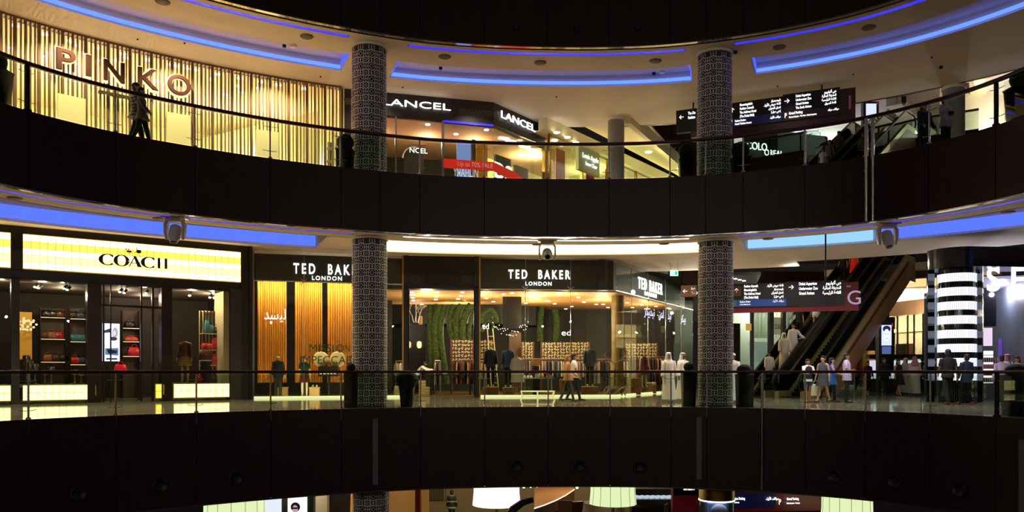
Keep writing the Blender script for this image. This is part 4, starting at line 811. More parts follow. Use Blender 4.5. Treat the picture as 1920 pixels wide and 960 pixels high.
# interior
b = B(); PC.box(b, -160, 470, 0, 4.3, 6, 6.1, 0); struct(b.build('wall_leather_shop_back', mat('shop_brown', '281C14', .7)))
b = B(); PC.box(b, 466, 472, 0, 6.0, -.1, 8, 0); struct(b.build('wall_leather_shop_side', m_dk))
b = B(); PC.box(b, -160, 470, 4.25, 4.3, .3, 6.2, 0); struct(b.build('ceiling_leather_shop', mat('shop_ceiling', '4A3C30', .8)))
for x, d, e in ((80, 1.0, 26), (120, 3, 30), (230, 2.5, 26), (360, .8, 60), (400, 2.0, 60), (270, 4.5, 20), (0, 1.0, 25)):
    p = PC.at(x, d); light('shop_lamp', 'POINT', (p.x, p.y, 4.0), e, (1, .8, .55), radius=.05)
def wpl(dep, x): p = PC.at(x, dep); return p
def shelves(name, x0, x1, dep, zs, lab, back=None, z1=3.6, mb=None):
    p = PC.at((x0+x1)/2, dep); t = thing(name, lab, 'shelf', (p.x, p.y, .0)); zlo = min(zs)-.05
    b = B(); PC.box(b, x0, x1, 0, z1, dep+.35, dep+.4, dep); b.build('back_panel', mb or mat('shelf_back', '4A3A2C', .6), t)
    for x in (x0, x1): b = B(); PC.box(b, x-1, x+1, 0, z1, dep, dep+.4, dep); b.build('side_panel', m_dkb, t)
    for z in zs:
        b = B(); PC.box(b, x0, x1, z-.03, z, dep, dep+.35, dep); o = b.build('shelf', m_dkb, t)
        b = B(); PC.box(b, x0+1, x1-1, z-.045, z-.03, dep, dep+.03, dep); b.build('shelf_light', glow('shelf_light', 'FFD8A0', 2.4), o, True)
    return t
shelves('display_shelf', 76, 123, 4.5, (1.5, 2.4, 3.25), 'dark lit display shelves seen through the left window of the gridded sign shop')
shelves('display_shelf', 131, 162, 4.0, (1.4, 2.3, 3.2), 'lit display shelves at the right side of the left window of the gridded sign shop')
shelves('display_shelf', 230, 262, 4.2, (1.75, 2.35, 2.9), 'lit display shelves behind the shop doorway beside the poster screen')
def bag(x, dep, z, w_, h_, m_, lb, base=None, grp='handbags in the leather shop', pl=None, strap=True):
    pl = pl or PC; p = pl.at(x, dep); t = thing('handbag', lb, 'handbag', (p.x, p.y, z), math.atan2(pl.d.y, pl.d.x), grp)
    b = B(); b.rings([[(sx_*w_/2*f, sy_*.08*g, zz_) for sx_, sy_ in ((-1, -1), (-.5, -1.25), (.5, -1.25), (1, -1), (1, 1), (.5, 1.25), (-.5, 1.25), (-1, 1))] for f, g, zz_ in ((.92, .9, 0), (1, 1.1, h_*.2), (.96, 1, h_*.6), (.82, .6, h_*.9), (.7, .3, h_))]); b.build('bag_body', m_, t, True)
    b = B(); b.tube([(math.cos(a*math.pi/8)*w_*.24, 0, h_*.92+math.sin(a*math.pi/8)*h_*.45) for a in range(9)], .012, 6); b.build('handle', m_, t, True)
    b = B(); b.box((0, -.095, h_*.62), (.05, .02, .05)); b.build('clasp', m_brass, t, True); return t
BC = {'teal': mat('teal_leather', '2E6A78', .4), 'red': mat('red_leather', 'C8202C', .35), 'coral': mat('coral_leather', 'D8503C', .4), 'black': mat('black_leather', '141012', .4), 'tan': mat('tan_leather', 'A86A38', .4), 'navy': mat('navy_leather', '202C48', .4), 'brown': mat('brown_leather', '5A2E18', .5)}
for i, (x, z, c) in enumerate(((86, 3.25, 'black'), (98, 3.25, 'black'), (112, 3.25, 'brown'), (84, 2.4, 'brown'), (97, 2.4, 'tan'), (110, 2.4, 'red'), (90, 1.5, 'tan'), (104, 1.5, 'brown'), (118, 1.5, 'black'))):
    bag(x, 4.65, z, .36, .26, BC[c], '%s handbag on the %s shelf, %s, behind the left window' % (c, {3.25: 'top', 2.4: 'middle', 1.5: 'bottom'}[z], ('left', 'centre', 'right')[i % 3]))
for i, (x, z, c) in enumerate(((138, 3.2, 'black'), (152, 3.2, 'navy'), (139, 2.3, 'teal'), (153, 2.3, 'teal'), (140, 1.4, 'red'), (154, 1.4, 'navy'))):
    bag(x, 4.15, z, .36, .26, BC[c], '%s handbag at %s of the %s shelf beside the dark pier' % (c, ('left', 'right')[i % 2], {3.2: 'top', 2.3: 'middle', 1.4: 'bottom'}[z]))
bag(243, 4.35, 2.9, .4, .28, BC['black'], 'black handbag on the top shelf right of the poster screen'); bag(252, 4.3, 1.75, .5, .34, BC['red'], 'red handbag on the lower shelf right of the poster screen'); bag(246, 4.3, 2.35, .5, .16, BC['coral'], 'low coral handbag on the middle shelf right of the poster screen')
t = thing('display_table', 'dark display table holding the bright red handbag', 'table', (*PC.at(228, 2.0), 0)); b = B(); b.box((0, 0, 1.02), (1.5, .7, .06), .5); b.build('table_top', m_dkb, t, True)
for dx in (-.6, .6): b = B(); b.box((dx*math.cos(.5), dx*math.sin(.5), .5), (.08, .5, 1.0), .5); b.build('leg', m_dkb, t, True)
bag(226, 2.0, 1.05, .42, .32, mat('bright_red_leather', 'E8182C', .35, emit='E8182C', es=.12), 'bright red handbag on the display table below the poster screen')
# poster screen with a reclining blonde woman
p = PC.at(208, 3.0); t = thing('poster_screen', 'tall bright poster screen behind the shop doorway', 'screen', (p.x, p.y, 1.3)); b = B(); PC.box(b, 189, 226, 1.44, 3.02, 2.98, 3.1, 3); b.build('bezel', m_black, t)
b = B(); PC.box(b, 191.5, 224, 1.5, 2.97, 2.95, 2.98, 3); b.build('picture', glow('poster_light', 'DDE6FF', 1.5), t)
def pic(b, pl, dep, pts): b.add([(*pl.at(x, dep), z) for x, z in pts], [list(range(len(pts)))])
def ovl(cx, cz, rx, rz, n=14): return [(cx+rx*math.cos(2*math.pi*i/n), cz+rz*math.sin(2*math.pi*i/n)) for i in range(n)]
for nm, m_, shp in (('picture_hair', glow('poster_hair', 'C8B8D0', .9), [ovl(216, 2.62, 5.5, .2)]), ('picture_face', glow('poster_face', 'F0DCE8', 1.1), [ovl(214.5, 2.6, 2.6, .1)]), ('picture_dress', glow('poster_dress', '584880', .5), [ovl(213, 2.38, 7, .08), [(196, 2.7), (207, 2.78), (207, 2.62), (196, 2.6)]]), ('picture_car', glow('poster_blue', '6A90C8', .8), [[(197, 2.0), (222, 2.02), (222, 1.72), (197, 1.75)]]), ('picture_bag', glow('poster_dark', '28304A', .3), [[(200, 1.98), (220, 1.92), (219, 1.8), (203, 1.8)], [(199, 1.62), (220, 1.62), (220, 1.56), (199, 1.56)]])):
    for k, s_ in enumerate(shp): b = B(); pic(b, PC, 2.945-.002*k-(.004 if 'face' in nm or 'bag' in nm else 0), s_); b.build(nm, m_, t)
# track spots
b = B(); b.tube([(0, 0, 0), (0, 0, -.14)], .015, 6); sp = tag(b.build('track_spot', m_black), 'black track spotlight under the ceiling of the gridded sign shop', 'spotlight', 'track spotlights'); b = B(); b.tube([(0, .05, -.08), (0, -.14, -.2)], .055, 10); b.build('lamp_head', m_black, sp, True); b = B(); b.tube([(0, -.14, -.2), (0, -.145, -.205)], .05, 10); b.build('lens', g_spot, sp, True)
for i, (x, d) in enumerate(((70, 1.0), (76, 1.3), (124, 1.0), (130, 1.4), (228, 1.2), (236, 1.5), (277, 1.2), (358, 1.2), (396, 1.6), (404, 1.7), (412, 1.8))):
    o = sp if i == 0 else dup(sp, (0, 0, 0)); q = PC.at(x, d); o.location = (q.x, q.y, 4.25)
# right window display: mannequin, shelves, bags
t = thing('display_shelf', 'cream backed shelf bays with striped uprights in the right window', 'shelf', (*PC.at(395, 1.2), .66)); b = B(); PC.box(b, 378, 419, .66, 3.5, 1.35, 1.4, 1); b.build('back_panel', mat('cream_shelf_back', 'D8C898', .6), t)
for x in (380, 386.5, 393, 399.5, 406, 412.5): b = B(); PC.box(b, x-1.1, x+1.1, .66, 3.5, 1.28, 1.35, 1); b.build('upright', m_dkb, t)
for z in (1.35, 1.95, 2.6): b = B(); PC.box(b, 378, 419, z-.03, z, 1.0, 1.35, 1); b.build('shelf', m_cream, t)
for x, z, c, w_, h_ in ((388, 2.6, 'teal', .2, .5), (396, 2.6, 'teal', .2, .35), (404, 2.6, 'black', .3, .26), (413, 2.6, 'navy', .3, .26), (385, 1.95, 'red', .3, .26), (393, 1.95, 'coral', .36, .26), (402, 1.95, 'red', .24, .5), (411, 1.95, 'brown', .3, .24), (403, 1.35, 'red', .26, .45), (412, 1.35, 'coral', .3, .3), (388, .66, 'black', .36, .3), (400, .66, 'navy', .34, .3), (411, .66, 'black', .34, .32)):
    bag(x, 1.1, z, w_, h_, BC[c], '%s handbag on the %s of the striped bays, %s' % (c, {2.6: 'top shelf', 1.95: 'middle shelf', 1.35: 'bottom shelf', .66: 'floor'}[z], 'left end' if x < 390 else 'second from left' if x < 399 else 'third from left' if x < 408 else 'right end'), grp='handbags in the right window')
t = thing('pedestal', 'slim pedestal beside the mannequin in the right window', 'pedestal', (*PC.at(385, .5), .66)); b = B(); b.box((0, 0, .42), (.3, .3, .84), .5); b.build('column', m_dkb, t, True); b = B(); b.box((0, 0, .86), (.4, .36, .04), .5); b.build('top', m_white, t, True)
bag(385, .5, 1.54, .5, .36, BC['brown'], 'large brown structured handbag on the slim pedestal in the right window', grp='window bags'); bag(372, .4, .66, .24, .3, BC['red'], 'small red handbag on the window floor by the mannequin feet', grp='window bags')
m_leop = mat('leopard_skirt', 'A07838', .8, noise=.6, nscale=22)
q = PC.at(347, .45); person('headless mannequin in brown top and leopard skirt in the right shop window', (q.x, q.y, .66), .1, 1.85, head=False, skin='C8A878', wear=[('shirt', m_brn, 'long', .95), ('skirt', m_leop, .62)], name='mannequin', cat='mannequin', slim=.9)
# left window: flower display and seated heads are kept as glittering glass vases
t = thing('yellow_panel', 'glowing yellow display panel at the left end of the left shop window', 'display panel', (*PC.at(50, 3), 1.5)); b = B(); PC.box(b, 37, 60, 1.55, 3.3, 3, 3.05, 3); b.build('panel', mat('yellow_lit', 'D89A30', .6, emit='D89A30', es=.35), t)
for i, x in enumerate((40, 46, 52, 58)):
    b = B(); q = PC.at(x, 2.6)
    for k in range(9): b.ball((q.x+R.uniform(-.18, .18), q.y+R.uniform(-.1, .1), 2.85+R.uniform(-.25, .25)), .045, 8, 5)
    tag(b.build('glass_pendant', glow('pendant_glass', 'FFE9B0', 1.2)), 'cluster of tiny glass pendant lights by the yellow panel, %s' % ('first from left', 'second from left', 'third from left', 'last from left')[i], 'lamp', 'glass pendant clusters')
for i, (x, z, h_) in enumerate(((50, .66, 1.0), (56, .66, .8), (66, .66, .7), (84, .66, .5), (96, .66, .6), (140, .66, .5), (152, .66, .45))):
    q = PC.at(x, .7); b = B(); b.lathe((q.x, q.y, z), [(.07, 0), (.1, .02), (.03, .06), (.025, h_*.6), (.1, h_*.7), (.13, h_*.9), (.11, h_)], 14); tag(b.build('glass_stand', mat('silver_stand', 'A8A090', .2, .9)), 'silver display stand number of bags plinth behind left window glass' if 0 else 'slender silver display stand on the left window floor', 'display stand', 'silver stands')
# ================================================================ CURTAINED CLOTHES SHOP
T1 = Pl((468, 32.3), (758, 33.9)); T2 = Pl((758, 33.9), (1155, 34.8)); T3 = Pl((1155, 34.8), (1300, 46.0))
ts = thing('clothes_shopfront', 'tall glass clothes shopfront with black fascia and white glowing letters', 'shopfront', (*T2.at(960), 0))
b = B(); T1.box(b, 468, 765, 4.88, 6, .9, 1.2, 0); T2.box(b, 890, 1156, 4.66, 6, .6, .9, 0); T3.box(b, 1155, 1300, 4.66, 6, .5, .8, 0); b.build('fascia', m_black, ts)
for pl, x0, x1, z in ((T1, 470, 758, 4.78), (T2, 898, 1155, 4.62), (T3, 1155, 1300, 4.62)):
    gm_ = m_glside if pl is T3 else m_glshop
    xs = {470: [470, 570, 664, 758], 898: [898, 985, 1070, 1155], 1155: [1155, 1184, 1215, 1248, 1277, 1300]}[x0]
    for a, c in zip(xs, xs[1:]):
        b = B(); pl.box(b, a+.6, c-.6, .08, z, 0, .015); pl.box(b, a+.6, c-.6, z+.02, 5.98, 0, .015); b.build('window_glass', gm_, ts)
    b = B(); pl.box(b, x0, x1, z-.02, z+.02, -.02, .03); b.build('transom', m_steel, ts)
    for x in xs[1:-1]:
        c = pl.at(x, -.05); b = B(); d = pl.d
        for sx_ in (-1, 1):
            for sz in (-1, 1): b.tube([(c.x, c.y, z), (c.x+d.x*.13*sx_, c.y+d.y*.13*sx_, z+.13*sz)], .016, 6)
        b.build('spider_fitting', m_chrome, ts)
        b = B(); c = pl.at(x, .25); b.tube([(c.x, c.y, 0), (c.x, c.y, 5.95)], .012, 6); b.build('glass_fin', m_steel, ts)
    b = B(); pl.box(b, x0, x1, 0, .09, -.06, .02); b.build('base_light', glow('base_strip', 'FFF0B0', 1.3), ts)
for pl, x0, x1, h_, z_, dp, tx in ((T1, 550, 683,   .42, 5.22, .85, 'TED  BAKER'), (T1, 585, 641, .17, 4.96, .82, 'LONDON'), (T2, 953, 1069, .37, 5.16, .55, 'TED  BAKER'), (T2, 985, 1034, .16, 4.86, .55, 'LONDON'), (T3, 1196, 1241, .55, 5.12, .4, 'TED BAKER'), (T3, 1208, 1230, .2, 4.86, .4, 'LONDON')):
    a, c = pl.at(x0, dp), pl.at(x1, dp)
    text(tx, h_, (a.x, a.y, z_), pl.D3(), 'sign_letters', g_white, ts, depth=.05, fit=(c-a).length, bold=.014 if 'TED' in tx else .004, space=1.5 if 'TED' in tx else 1.3)
b = B(); T1.box(b, 466, 471, 0, 6, -.15, .2); T1.box(b, 473, 476, 0, 6, -.1, .2); b.build('corner_post', m_steel, ts)
# door surround with the fan ornament
b = B(); T2.box(b, 757, 766, 0, 6, -.12, .35, 0); T2.box(b, 889, 898, 0, 6, -.12, .35, 0); T2.box(b, 757, 898, 4.6, 6, 0, .35, 0); T2.box(b, 757, 898, 4.6, 4.72, -.12, .1, 0); b.build('door_surround', m_dk, ts)
b = B(); T2.box(b, 898, 901, 0, 6, -.1, .1); T2.box(b, 754, 757, 0, 6, -.1, .1); b.build('edge_trim', m_brass, ts)
c = T2.at(828, -.02); m_orn = mat('black_relief', '322E28', .25, .3); b = B(); dd = T2.d
g2 = lambda u, v: (c.x+dd.x*u, c.y+dd.y*u-.03, 4.78+v)
for r_ in (.42, .5, .62, .68): b.tube([g2(r_*math.cos(a*math.pi/16), r_*math.sin(a*math.pi/16)) for a in range(17)], .022, 6)
for k in range(11):
    a = math.pi*(k+.5)/11; b.tube([g2(.12*math.cos(a), .12*math.sin(a)), g2(.26*math.cos(a+.15), .26*math.sin(a+.15)), g2(.38*math.cos(a), .38*math.sin(a))], .022, 6)
for s in (-1, 1):
    for k in range(6): b.ball(g2(s*(.78+.03*(k % 2)), .15+k*.12), (.06, .04, .05), 8, 5)
    b.box(g2(s*1.05, .02), (.75, .05, .03), math.atan2(dd.y, dd.x))
b.build('fan_ornament', m_orn, ts)
for x in (766.5, 889.5):
    b = B(); q = T2.at(x, -.13); b.tube([(q.x, q.y, .1), (q.x, q.y, 4.55)], .03, 8); b.build('twisted_post', m_dkmetal, ts)
# yellow curtains
m_cur = mat('ochre_curtain', 'E4A03C', .75, noise=.08, nscale=2, stretch=(14, 14, .3)); m_rope = m_cur
for i, (x0, x1) in enumerate(((483, 537), (553, 604), (614, 671))):
    a, c = T1.at(x0, 1.9), T1.at(x1, 1.9); b = B(); curtain(b, (a.x, a.y), (c.x, c.y), .62, 4.98, 13, .06); tag(b.build('curtain', m_cur), 'ochre yellow full height curtain, %s of the three in the left clothes shop window' % ('left', 'middle', 'right')[i], 'curtain', 'ochre curtains')
b = B(); a, c = T1.at(478, 1.9), T1.at(700, 1.9); b.tube([(a.x, a.y, 5.0), (c.x, c.y, 5.0)], .02, 8); tag(b.build('curtain_rail', m_brass), 'rail carrying the three ochre curtains', 'rail')
q = T1.at(585, 1.25); light('window_strip', 'AREA', (q.x, q.y, 5.12), 260, (1, .78, .45), rot=(.25, 0, math.atan2(T1.d.y, T1.d.x)), size=5.2, sy=.12)
q = T1.at(585, .35); light('window_strip', 'AREA', (q.x, q.y, .12), 40, (1, .8, .5), rot=(math.pi-.5, 0, math.atan2(T1.d.y, T1.d.x)), size=5.0, sy=.1)
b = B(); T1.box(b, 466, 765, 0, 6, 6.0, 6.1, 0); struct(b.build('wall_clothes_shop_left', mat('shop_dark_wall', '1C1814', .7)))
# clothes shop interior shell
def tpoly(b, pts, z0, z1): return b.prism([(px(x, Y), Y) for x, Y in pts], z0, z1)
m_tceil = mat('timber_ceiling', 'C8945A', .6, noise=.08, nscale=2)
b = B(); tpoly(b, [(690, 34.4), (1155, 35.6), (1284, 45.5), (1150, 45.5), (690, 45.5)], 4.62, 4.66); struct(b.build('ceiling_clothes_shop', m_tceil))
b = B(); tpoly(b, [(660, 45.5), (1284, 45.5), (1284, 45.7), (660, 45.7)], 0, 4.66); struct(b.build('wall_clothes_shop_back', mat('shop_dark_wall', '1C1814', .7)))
b = B(); tpoly(b, [(690, 45.3), (1010, 45.3), (1010, 43.5), (940, 42), (690, 42)], 3.6, 4.62); struct(b.build('trim_8', m_black))
b = B(); tpoly(b, [(690, 34.9), (1150, 34.9), (1278, 45.4), (690, 45.4)], 0, .015); struct(b.build('floor_clothes_shop', mat('shop_oak_floor', '6A4A28', .3, noise=.2, nscale=4, stretch=(1, 8, 1))))
DT = [(773, 545), (773, 553), (774, 559), (775, 564), (767, 573), (791, 571), (818, 557), (817, 562), (867, 547), (864, 555), (859, 561), (820, 548), (960, 550), (1048, 550), (1084, 558), (999, 555), (1049, 553), (986, 569), (1028, 565), (1072, 575), (1061, 581), (944, 552), (1123, 562), (1118, 571), (1131, 571), (1176, 568), (1204, 572), (1211, 580), (1230, 575), (1216, 586), (1253, 578), (1256, 585), (1186, 577), (1008, 561), (1040, 570), (1005, 578), (1095, 567), (1140, 577), (905, 553), (912, 560), (925, 566), (1022, 552)]
b = B(); b.lathe((0, 0, 0), [(.09, 0), (.09, -.02), (.07, -.03)], 14); d0 = tag(b.build('downlight', g_dl), 'small lit round downlight in the timber ceiling of the clothes shop', 'light', 'clothes shop downlights')
for i, (x, y) in enumerate(DT):
    o = d0 if i == 0 else d0.copy()
    if i: COL.objects.link(o)
    v = CP(x, y, 4.6); Y = min(max(v.y, 35.5), 45); o.location = (px(x, Y), Y, 4.62)
for x, Y, e in ((800, 37, 70), (860, 41, 70), (910, 37.5, 60), (1000, 40, 80), (1060, 36.5, 80), (1130, 39.5, 80), (1210, 42, 80), (1000, 37, 50), (780, 42, 40)): light('shop_lamp', 'POINT', (px(x, Y), Y, 3.6), e*1.35, (1, .82, .52), radius=.05)
# ---- things inside the clothes shop
m_moss = mat('moss', '34481A', .95, noise=.7, nscale=9, bump=1.0); m_log = mat('log_wood', '8A5A28', .7, noise=.35, nscale=5, stretch=(6, 6, .8)); m_logtop = mat('log_top', 'C8A878', .6)
def rib(pts, Y, w_, lb, taper=1):
    b = B(); path = [P(x, y, Y) for x, y in pts]; n = len(path); rs = []
    fine = []
    for i in range(n-1):
        for k in range(5):
            t_ = k/5; a = path[max(i-1, 0)]; c0, c1 = path[i], path[i+1]; e = path[min(i+2, n-1)]
            fine.append(.5*((2*c0)+(c1-a)*t_+(2*a-5*c0+4*c1-e)*t_*t_+(3*c0-a-3*c1+e)*t_**3))
    fine.append(path[-1]); b.tube(fine, w_*.8, 12); return tag(b.build('moss_rib', m_moss), lb, 'moss sculpture', 'moss covered ribs')
ribs = [([(806, 720), (807, 660), (805, 620), (807, 571)], .17, 'leftmost, bright edged'), ([(822, 720), (816, 650), (815, 610), (823, 571)], .26, 'second from left'), ([(838, 720), (828, 650), (826, 610), (834, 572)], .2, 'third from left'), ([(850, 640), (843, 610), (846, 585), (852, 572)], .18, 'fourth, short'), ([(856, 640), (855, 610), (858, 585), (866, 572)], .22, 'fifth, leaning right'), ([(868, 640), (867, 615), (872, 590), (884, 571)], .24, 'sixth, leaning right'), ([(879, 640), (880, 615), (885, 595), (894, 580)], .15, 'last before the door jamb'),
        ([(902, 606), (906, 588), (920, 582), (928, 592), (930, 604)], .17, 'arched, outer, right of the door'), ([(904, 622), (912, 603), (922, 605), (925, 616)], .12, 'arched, inner, right of the door'), ([(1013, 640), (1013, 600), (1016, 575)], .22, 'left of two far ones seen through the central window'), ([(1042, 640), (1044, 605), (1040, 580)], .22, 'right of two far ones seen through the central window')]
for pts, w_, lb in ribs: rib(pts, 40.5 if pts[0][0] < 1000 else 43.5, w_, 'green moss covered upright rib, '+lb)
b = B(); q = px(800, 40.2); b.box((q-.35, 40.6, 1.95), (.14, .3, 3.9)); tag(b.build('timber_post', mat('pale_timber', 'B88A58', .6)), 'pale timber post at the left edge of the moss ribs', 'post')
b = B(); b.box((q-.62, 40.8, 1.95), (.34, .5, 3.9)); tag(b.build('black_pillar', m_black), 'black square pillar left of the pale timber post', 'pillar')
for i, (x, y) in enumerate(((766, 646), (786, 646))):
    p = P(x, y, 40); t = thing('wall_lamp', ['left', 'right'][i]+' warm glass wall lamp on the dark panel inside the door', 'lamp', p, 0, 'warm wall lamps'); b = B(); b.lathe((0, 0, 0), [(.05, -.18), (.11, -.1), (.11, .1), (.05, .16)], 12); b.build('shade', glow('amber_shade', 'FFC878', 3), t, True); b = B(); b.box((0, .1, 0), (.06, .2, .06)); b.build('bracket', m_brass, t, True)
b = B(); b.box((px(776, 40.3), 40.3, 1.75), (1.15, .12, 3.4)); tag(b.build('dark_panel', mat('dark_glass_panel', '15120F', .15)), 'dark panel carrying two warm wall lamps inside the doorway', 'panel')
t = thing('branch_chandelier', 'silver branch chandelier over the dark panel inside the doorway', 'chandelier', (px(780, 39.4), 39.4, 4.6)); m_br = mat('silver_branch', 'C8C0B4', .35, .6); b = B()
def branch(b, p, d, l, r, n):
    q = p+d*l; b.tube([p, p+d*l*.5+Vector((R.uniform(-.04, .04), 0, 0)), q], [r, r*.8, r*.6], 5)
    if n:
        for _ in range(2): branch(b, q, (d+Vector((R.uniform(-.8, .8), R.uniform(-.3, .3), R.uniform(-.2, .5)))).normalized(), l*.72, r*.65, n-1)
for dx in (-.25, 0, .25): branch(b, Vector((dx*.4, 0, -1.1)), Vector((dx, 0, 1)).normalized(), .34, .028, 4)
b.build('branches', m_br, t, True); b = B(); b.tube([(0, 0, -1.1), (0, 0, 0)], .015, 6); b.build('stem', m_br, t, True)
# log plinths
def stump(x, Y, w_, h_, lb):
    t = thing('log_plinth', lb, 'plinth', (px(x, Y), Y, .016), R.uniform(0, 3), 'sawn log plinths'); r = w_/2; n = 22; rs = []
    for z in (0, h_*.3, h_*.7, h_): rs.append([(r*(1+.04*math.sin(3*a*2*math.pi/n+z)+R.uniform(-.02, .02))*math.cos(2*math.pi*a/n), r*.75*math.sin(2*math.pi*a/n)*(1+R.uniform(-.02, .02)), z) for a in range(n)])
    b = B(); b.rings(rs); b.build('trunk', m_log, t, True); b = B(); b.loft([(0, 0, h_+.001, r*.97, r*.73), (0, 0, h_+.015, r*.95, r*.71)], 22); b.build('sawn_top', m_logtop, t, True); return t
for x, Y, w_, h_, lb in ((920, 35.7, .8, .38, 'wide sawn log plinth under the mannequin right of the door'), (953, 35.7, .6, .36, 'sawn log plinth under the denim mannequin'), (1058, 35.8, .6, .72, 'tall sawn log plinth behind the walking blonde woman'), (1106, 35.8, .78, .4, 'sawn log plinth under the mannequin with red belt'), (1148, 35.9, .5, .42, 'sawn log plinth inside the antler wreath'), (1189, 37.2, .62, .75, 'tall sawn log plinth right of the tan trunk column'), (1183, 36.9, .35, .38, 'short sawn log plinth in front of a taller one'), (1222, 39.4, .5, .42, 'sawn log plinth carrying small shoes'), (1206, 38.6, .42, .3, 'low sawn log plinth under the leftward mannequin feet')): stump(x, Y, w_, h_, lb)
q = lambda x, Y, z: (px(x, Y), Y, z)
def mq(x, Y, z, lb, wear, rz=0, h=1.95, head=False, **k): return person(lb, q(x, Y, z), rz, h, head=head, skin='D8C8A8', wear=wear, name='mannequin', cat='mannequin', **k)
mq(920, 35.7, .41, 'headless mannequin in dark jacket on the wide log right of the door', [('jacket', m_dd), ('jeans', m_blk)], .1); mq(953, 35.7, .39, 'headless mannequin in denim jacket on a log left of the white shirt', [('jacket', m_denim), ('jeans', m_blk)], -.1); mq(1106, 35.8, .43, 'headless mannequin in grey denim with a red belt', [('jacket', mat('slate_denim', '4A5A66', .85)), ('trousers', m_blk), ('belt', m_redc)], 0)
mq(1208, 38.6, .33, 'pale legged mannequin in maroon dress among the right racks', [('dress', m_maroon, .6)], .2, 1.75); 
mq(521.5, 33.5, .02, 'male mannequin in black suit standing before the left ochre curtain', [('jacket', mat('dark_green_suit', '0E1A18', .8)), ('trousers', m_blk), ('shoes', m_black)], 3.0, 1.8, True); mq(571, 33.75, .02, 'female mannequin in plum hat and green top before the middle curtain', [('shirt', m_green, 'short', .95), ('skirt', m_maroon, .62), ('hat', mat('plum_felt', '6A2A34', .8))], .1, 1.72, True, slim=.9); mq(660, 34.1, .02, 'mannequin in dark hat and red patterned jacket before the right curtain', [('jacket', mat('crimson_jacket', '7A2028', .8)), ('trousers', m_blk), ('hat', m_black)], 0, 1.75, True)
for x, lb in ((530, 'small wooden crate beside the suited mannequin'), (590, 'small wooden crate carrying white shoes')):
    b = B(); b.box(q(x, 33.9, .22), (.4, .35, .38), .1); b.box(q(x, 33.9, .42), (.44, .39, .03), .1); tag(b.build('wooden_crate', mat('crate_wood', 'B08A50', .6)), lb, 'crate')
for i, dx in enumerate((-.08, .08)):
    b = B(); c = q(590, 33.85, .44); b.loft([(c[0]+dx, c[1], .436, .045, .11), (c[0]+dx, c[1]+.01, .48, .04, .09), (c[0]+dx, c[1]+.05, .53, .03, .04)], 10); tag(b.build('white_shoe', m_wht), 'white shoe on the small wooden crate, one of a pair', 'shoe', 'white shoes on crate')
# cassette shaped prop with lettering on the glass
t = thing('reel_prop', 'round cream reels prop with a black typewriter between two curtains', 'display prop', q(617, 34.5, 0)); 
for dx in (-.36, .36):
    b = B(); c = q(617, 34.5, 1.62); b.rings([[(c[0]+dx+r_*math.cos(a*math.pi/12), c[1]+o, c[2]+r_*math.sin(a*math.pi/12)) for a in range(24)] for r_, o in ((.34, .06), (.34, 0), (.3, -.02), (.1, -.02))]); b.build('reel', m_cream, t)
b = B(); c = q(617, 34.5, 1.1); b.box((c[0], c[1], 1.1), (.85, .4, .42)); b.box((c[0], c[1], .45), (.08, .08, .88)); b.build('machine_body', m_black, t)
for i in range(5): b = B(); b.box((c[0]-.3+i*.15, c[1]-.22, 1.02), (.09, .03, .08)); b.build('key', m_white, t)
m_gv = mat('green_vinyl', '2E5A1E', .5)
for tx, x0, x1, z_, in (('MISSI', 580, 626, 1.9), ('N', 648, 656, 1.9), ('IMPECCABLE', 563, 680, 1.42)):
    a, c = T1.at(x0, -.03), T1.at(x1, -.03); o = text(tx, .32, (a.x, a.y, z_), T1.D3(), 'window_lettering', m_gv, None, depth=.0, fit=(c-a).length); tag(o, {'MISSI': 'green word start MISSI on the left clothes shop glass', 'N': 'green letter N ending the upper word on the clothes shop glass', 'IMPECCABLE': 'long green lower word on the left clothes shop glass'}[tx], 'lettering')
c = T1.at(637.5, -.03); b = B()
for r_ in (.17, .1): b.ribbon([(r_*math.sin(i*math.pi/3), r_*math.cos(i*math.pi/3)) for i in range(7)], .035, lambda u, v: (c.x+T1.d.x*u, c.y+T1.d.y*u, 2.06+v))
tag(b.build('hexagon_emblem', m_gv), 'green hexagon shaped letter O between the green letters', 'emblem')
c = T1.at(500, .3); o = text('برستد', .4, (c.x, c.y, 3.2), T1.D3(), 'window_lettering', g_white, None, depth=.0, fit=.9); bpy.data.objects.remove(o); o = text(arab('ليسد'), .42, (c.x-.1, c.y, 3.24), T1.D3(), 'window_lettering', g_white, None, depth=.02, fit=.85); tag(o, 'white glowing arabic letters over the left ochre curtain', 'sign')
# tan trunk column, black hanging box
b = B(); b.lathe(q(1158, 37.3, 0), [(.3, 0), (.28, 2), (.29, 4.64)], 24); tag(b.build('stone_column', mat('tan_stone', '8A7440', .5, noise=.25, nscale=3)), 'tan mottled round column inside the right corner of the clothes shop', 'column')
b = B(); b.box(q(960, 38, 3.85), (.88, .6, 1.5)); tag(b.build('black_bulkhead', m_black), 'black square box hanging from the timber ceiling behind the central window', 'box')
b = B(); b.box(q(966, 41.5, 1.55), (.62, .2, 3.1)); tag(b.build('brown_panel', mat('umber_panel', '4A3018', .6)), 'brown tall panel below the hanging black box', 'panel')
# ladder leaning right of door
t = thing('ladder', 'cream wooden ladder leaning behind the first headless mannequin', 'ladder', q(925, 36.6, 0)); a0, a1 = Vector(q(929, 36.4, .02)), Vector(q(919, 37.4, 3.1))
for dx in (-.16, .16): b = B(); b.tube([a0+Vector((dx, 0, 0)), a1+Vector((dx*.8, 0, 0))], .025, 6); b.build('rail', m_cream, t)
for k in range(9): b = B(); c = a0.lerp(a1, .08+k*.1); b.tube([c+Vector((-.16, 0, 0)), c+Vector((.16, 0, 0))], .015, 6); b.build('rung', m_cream, t)
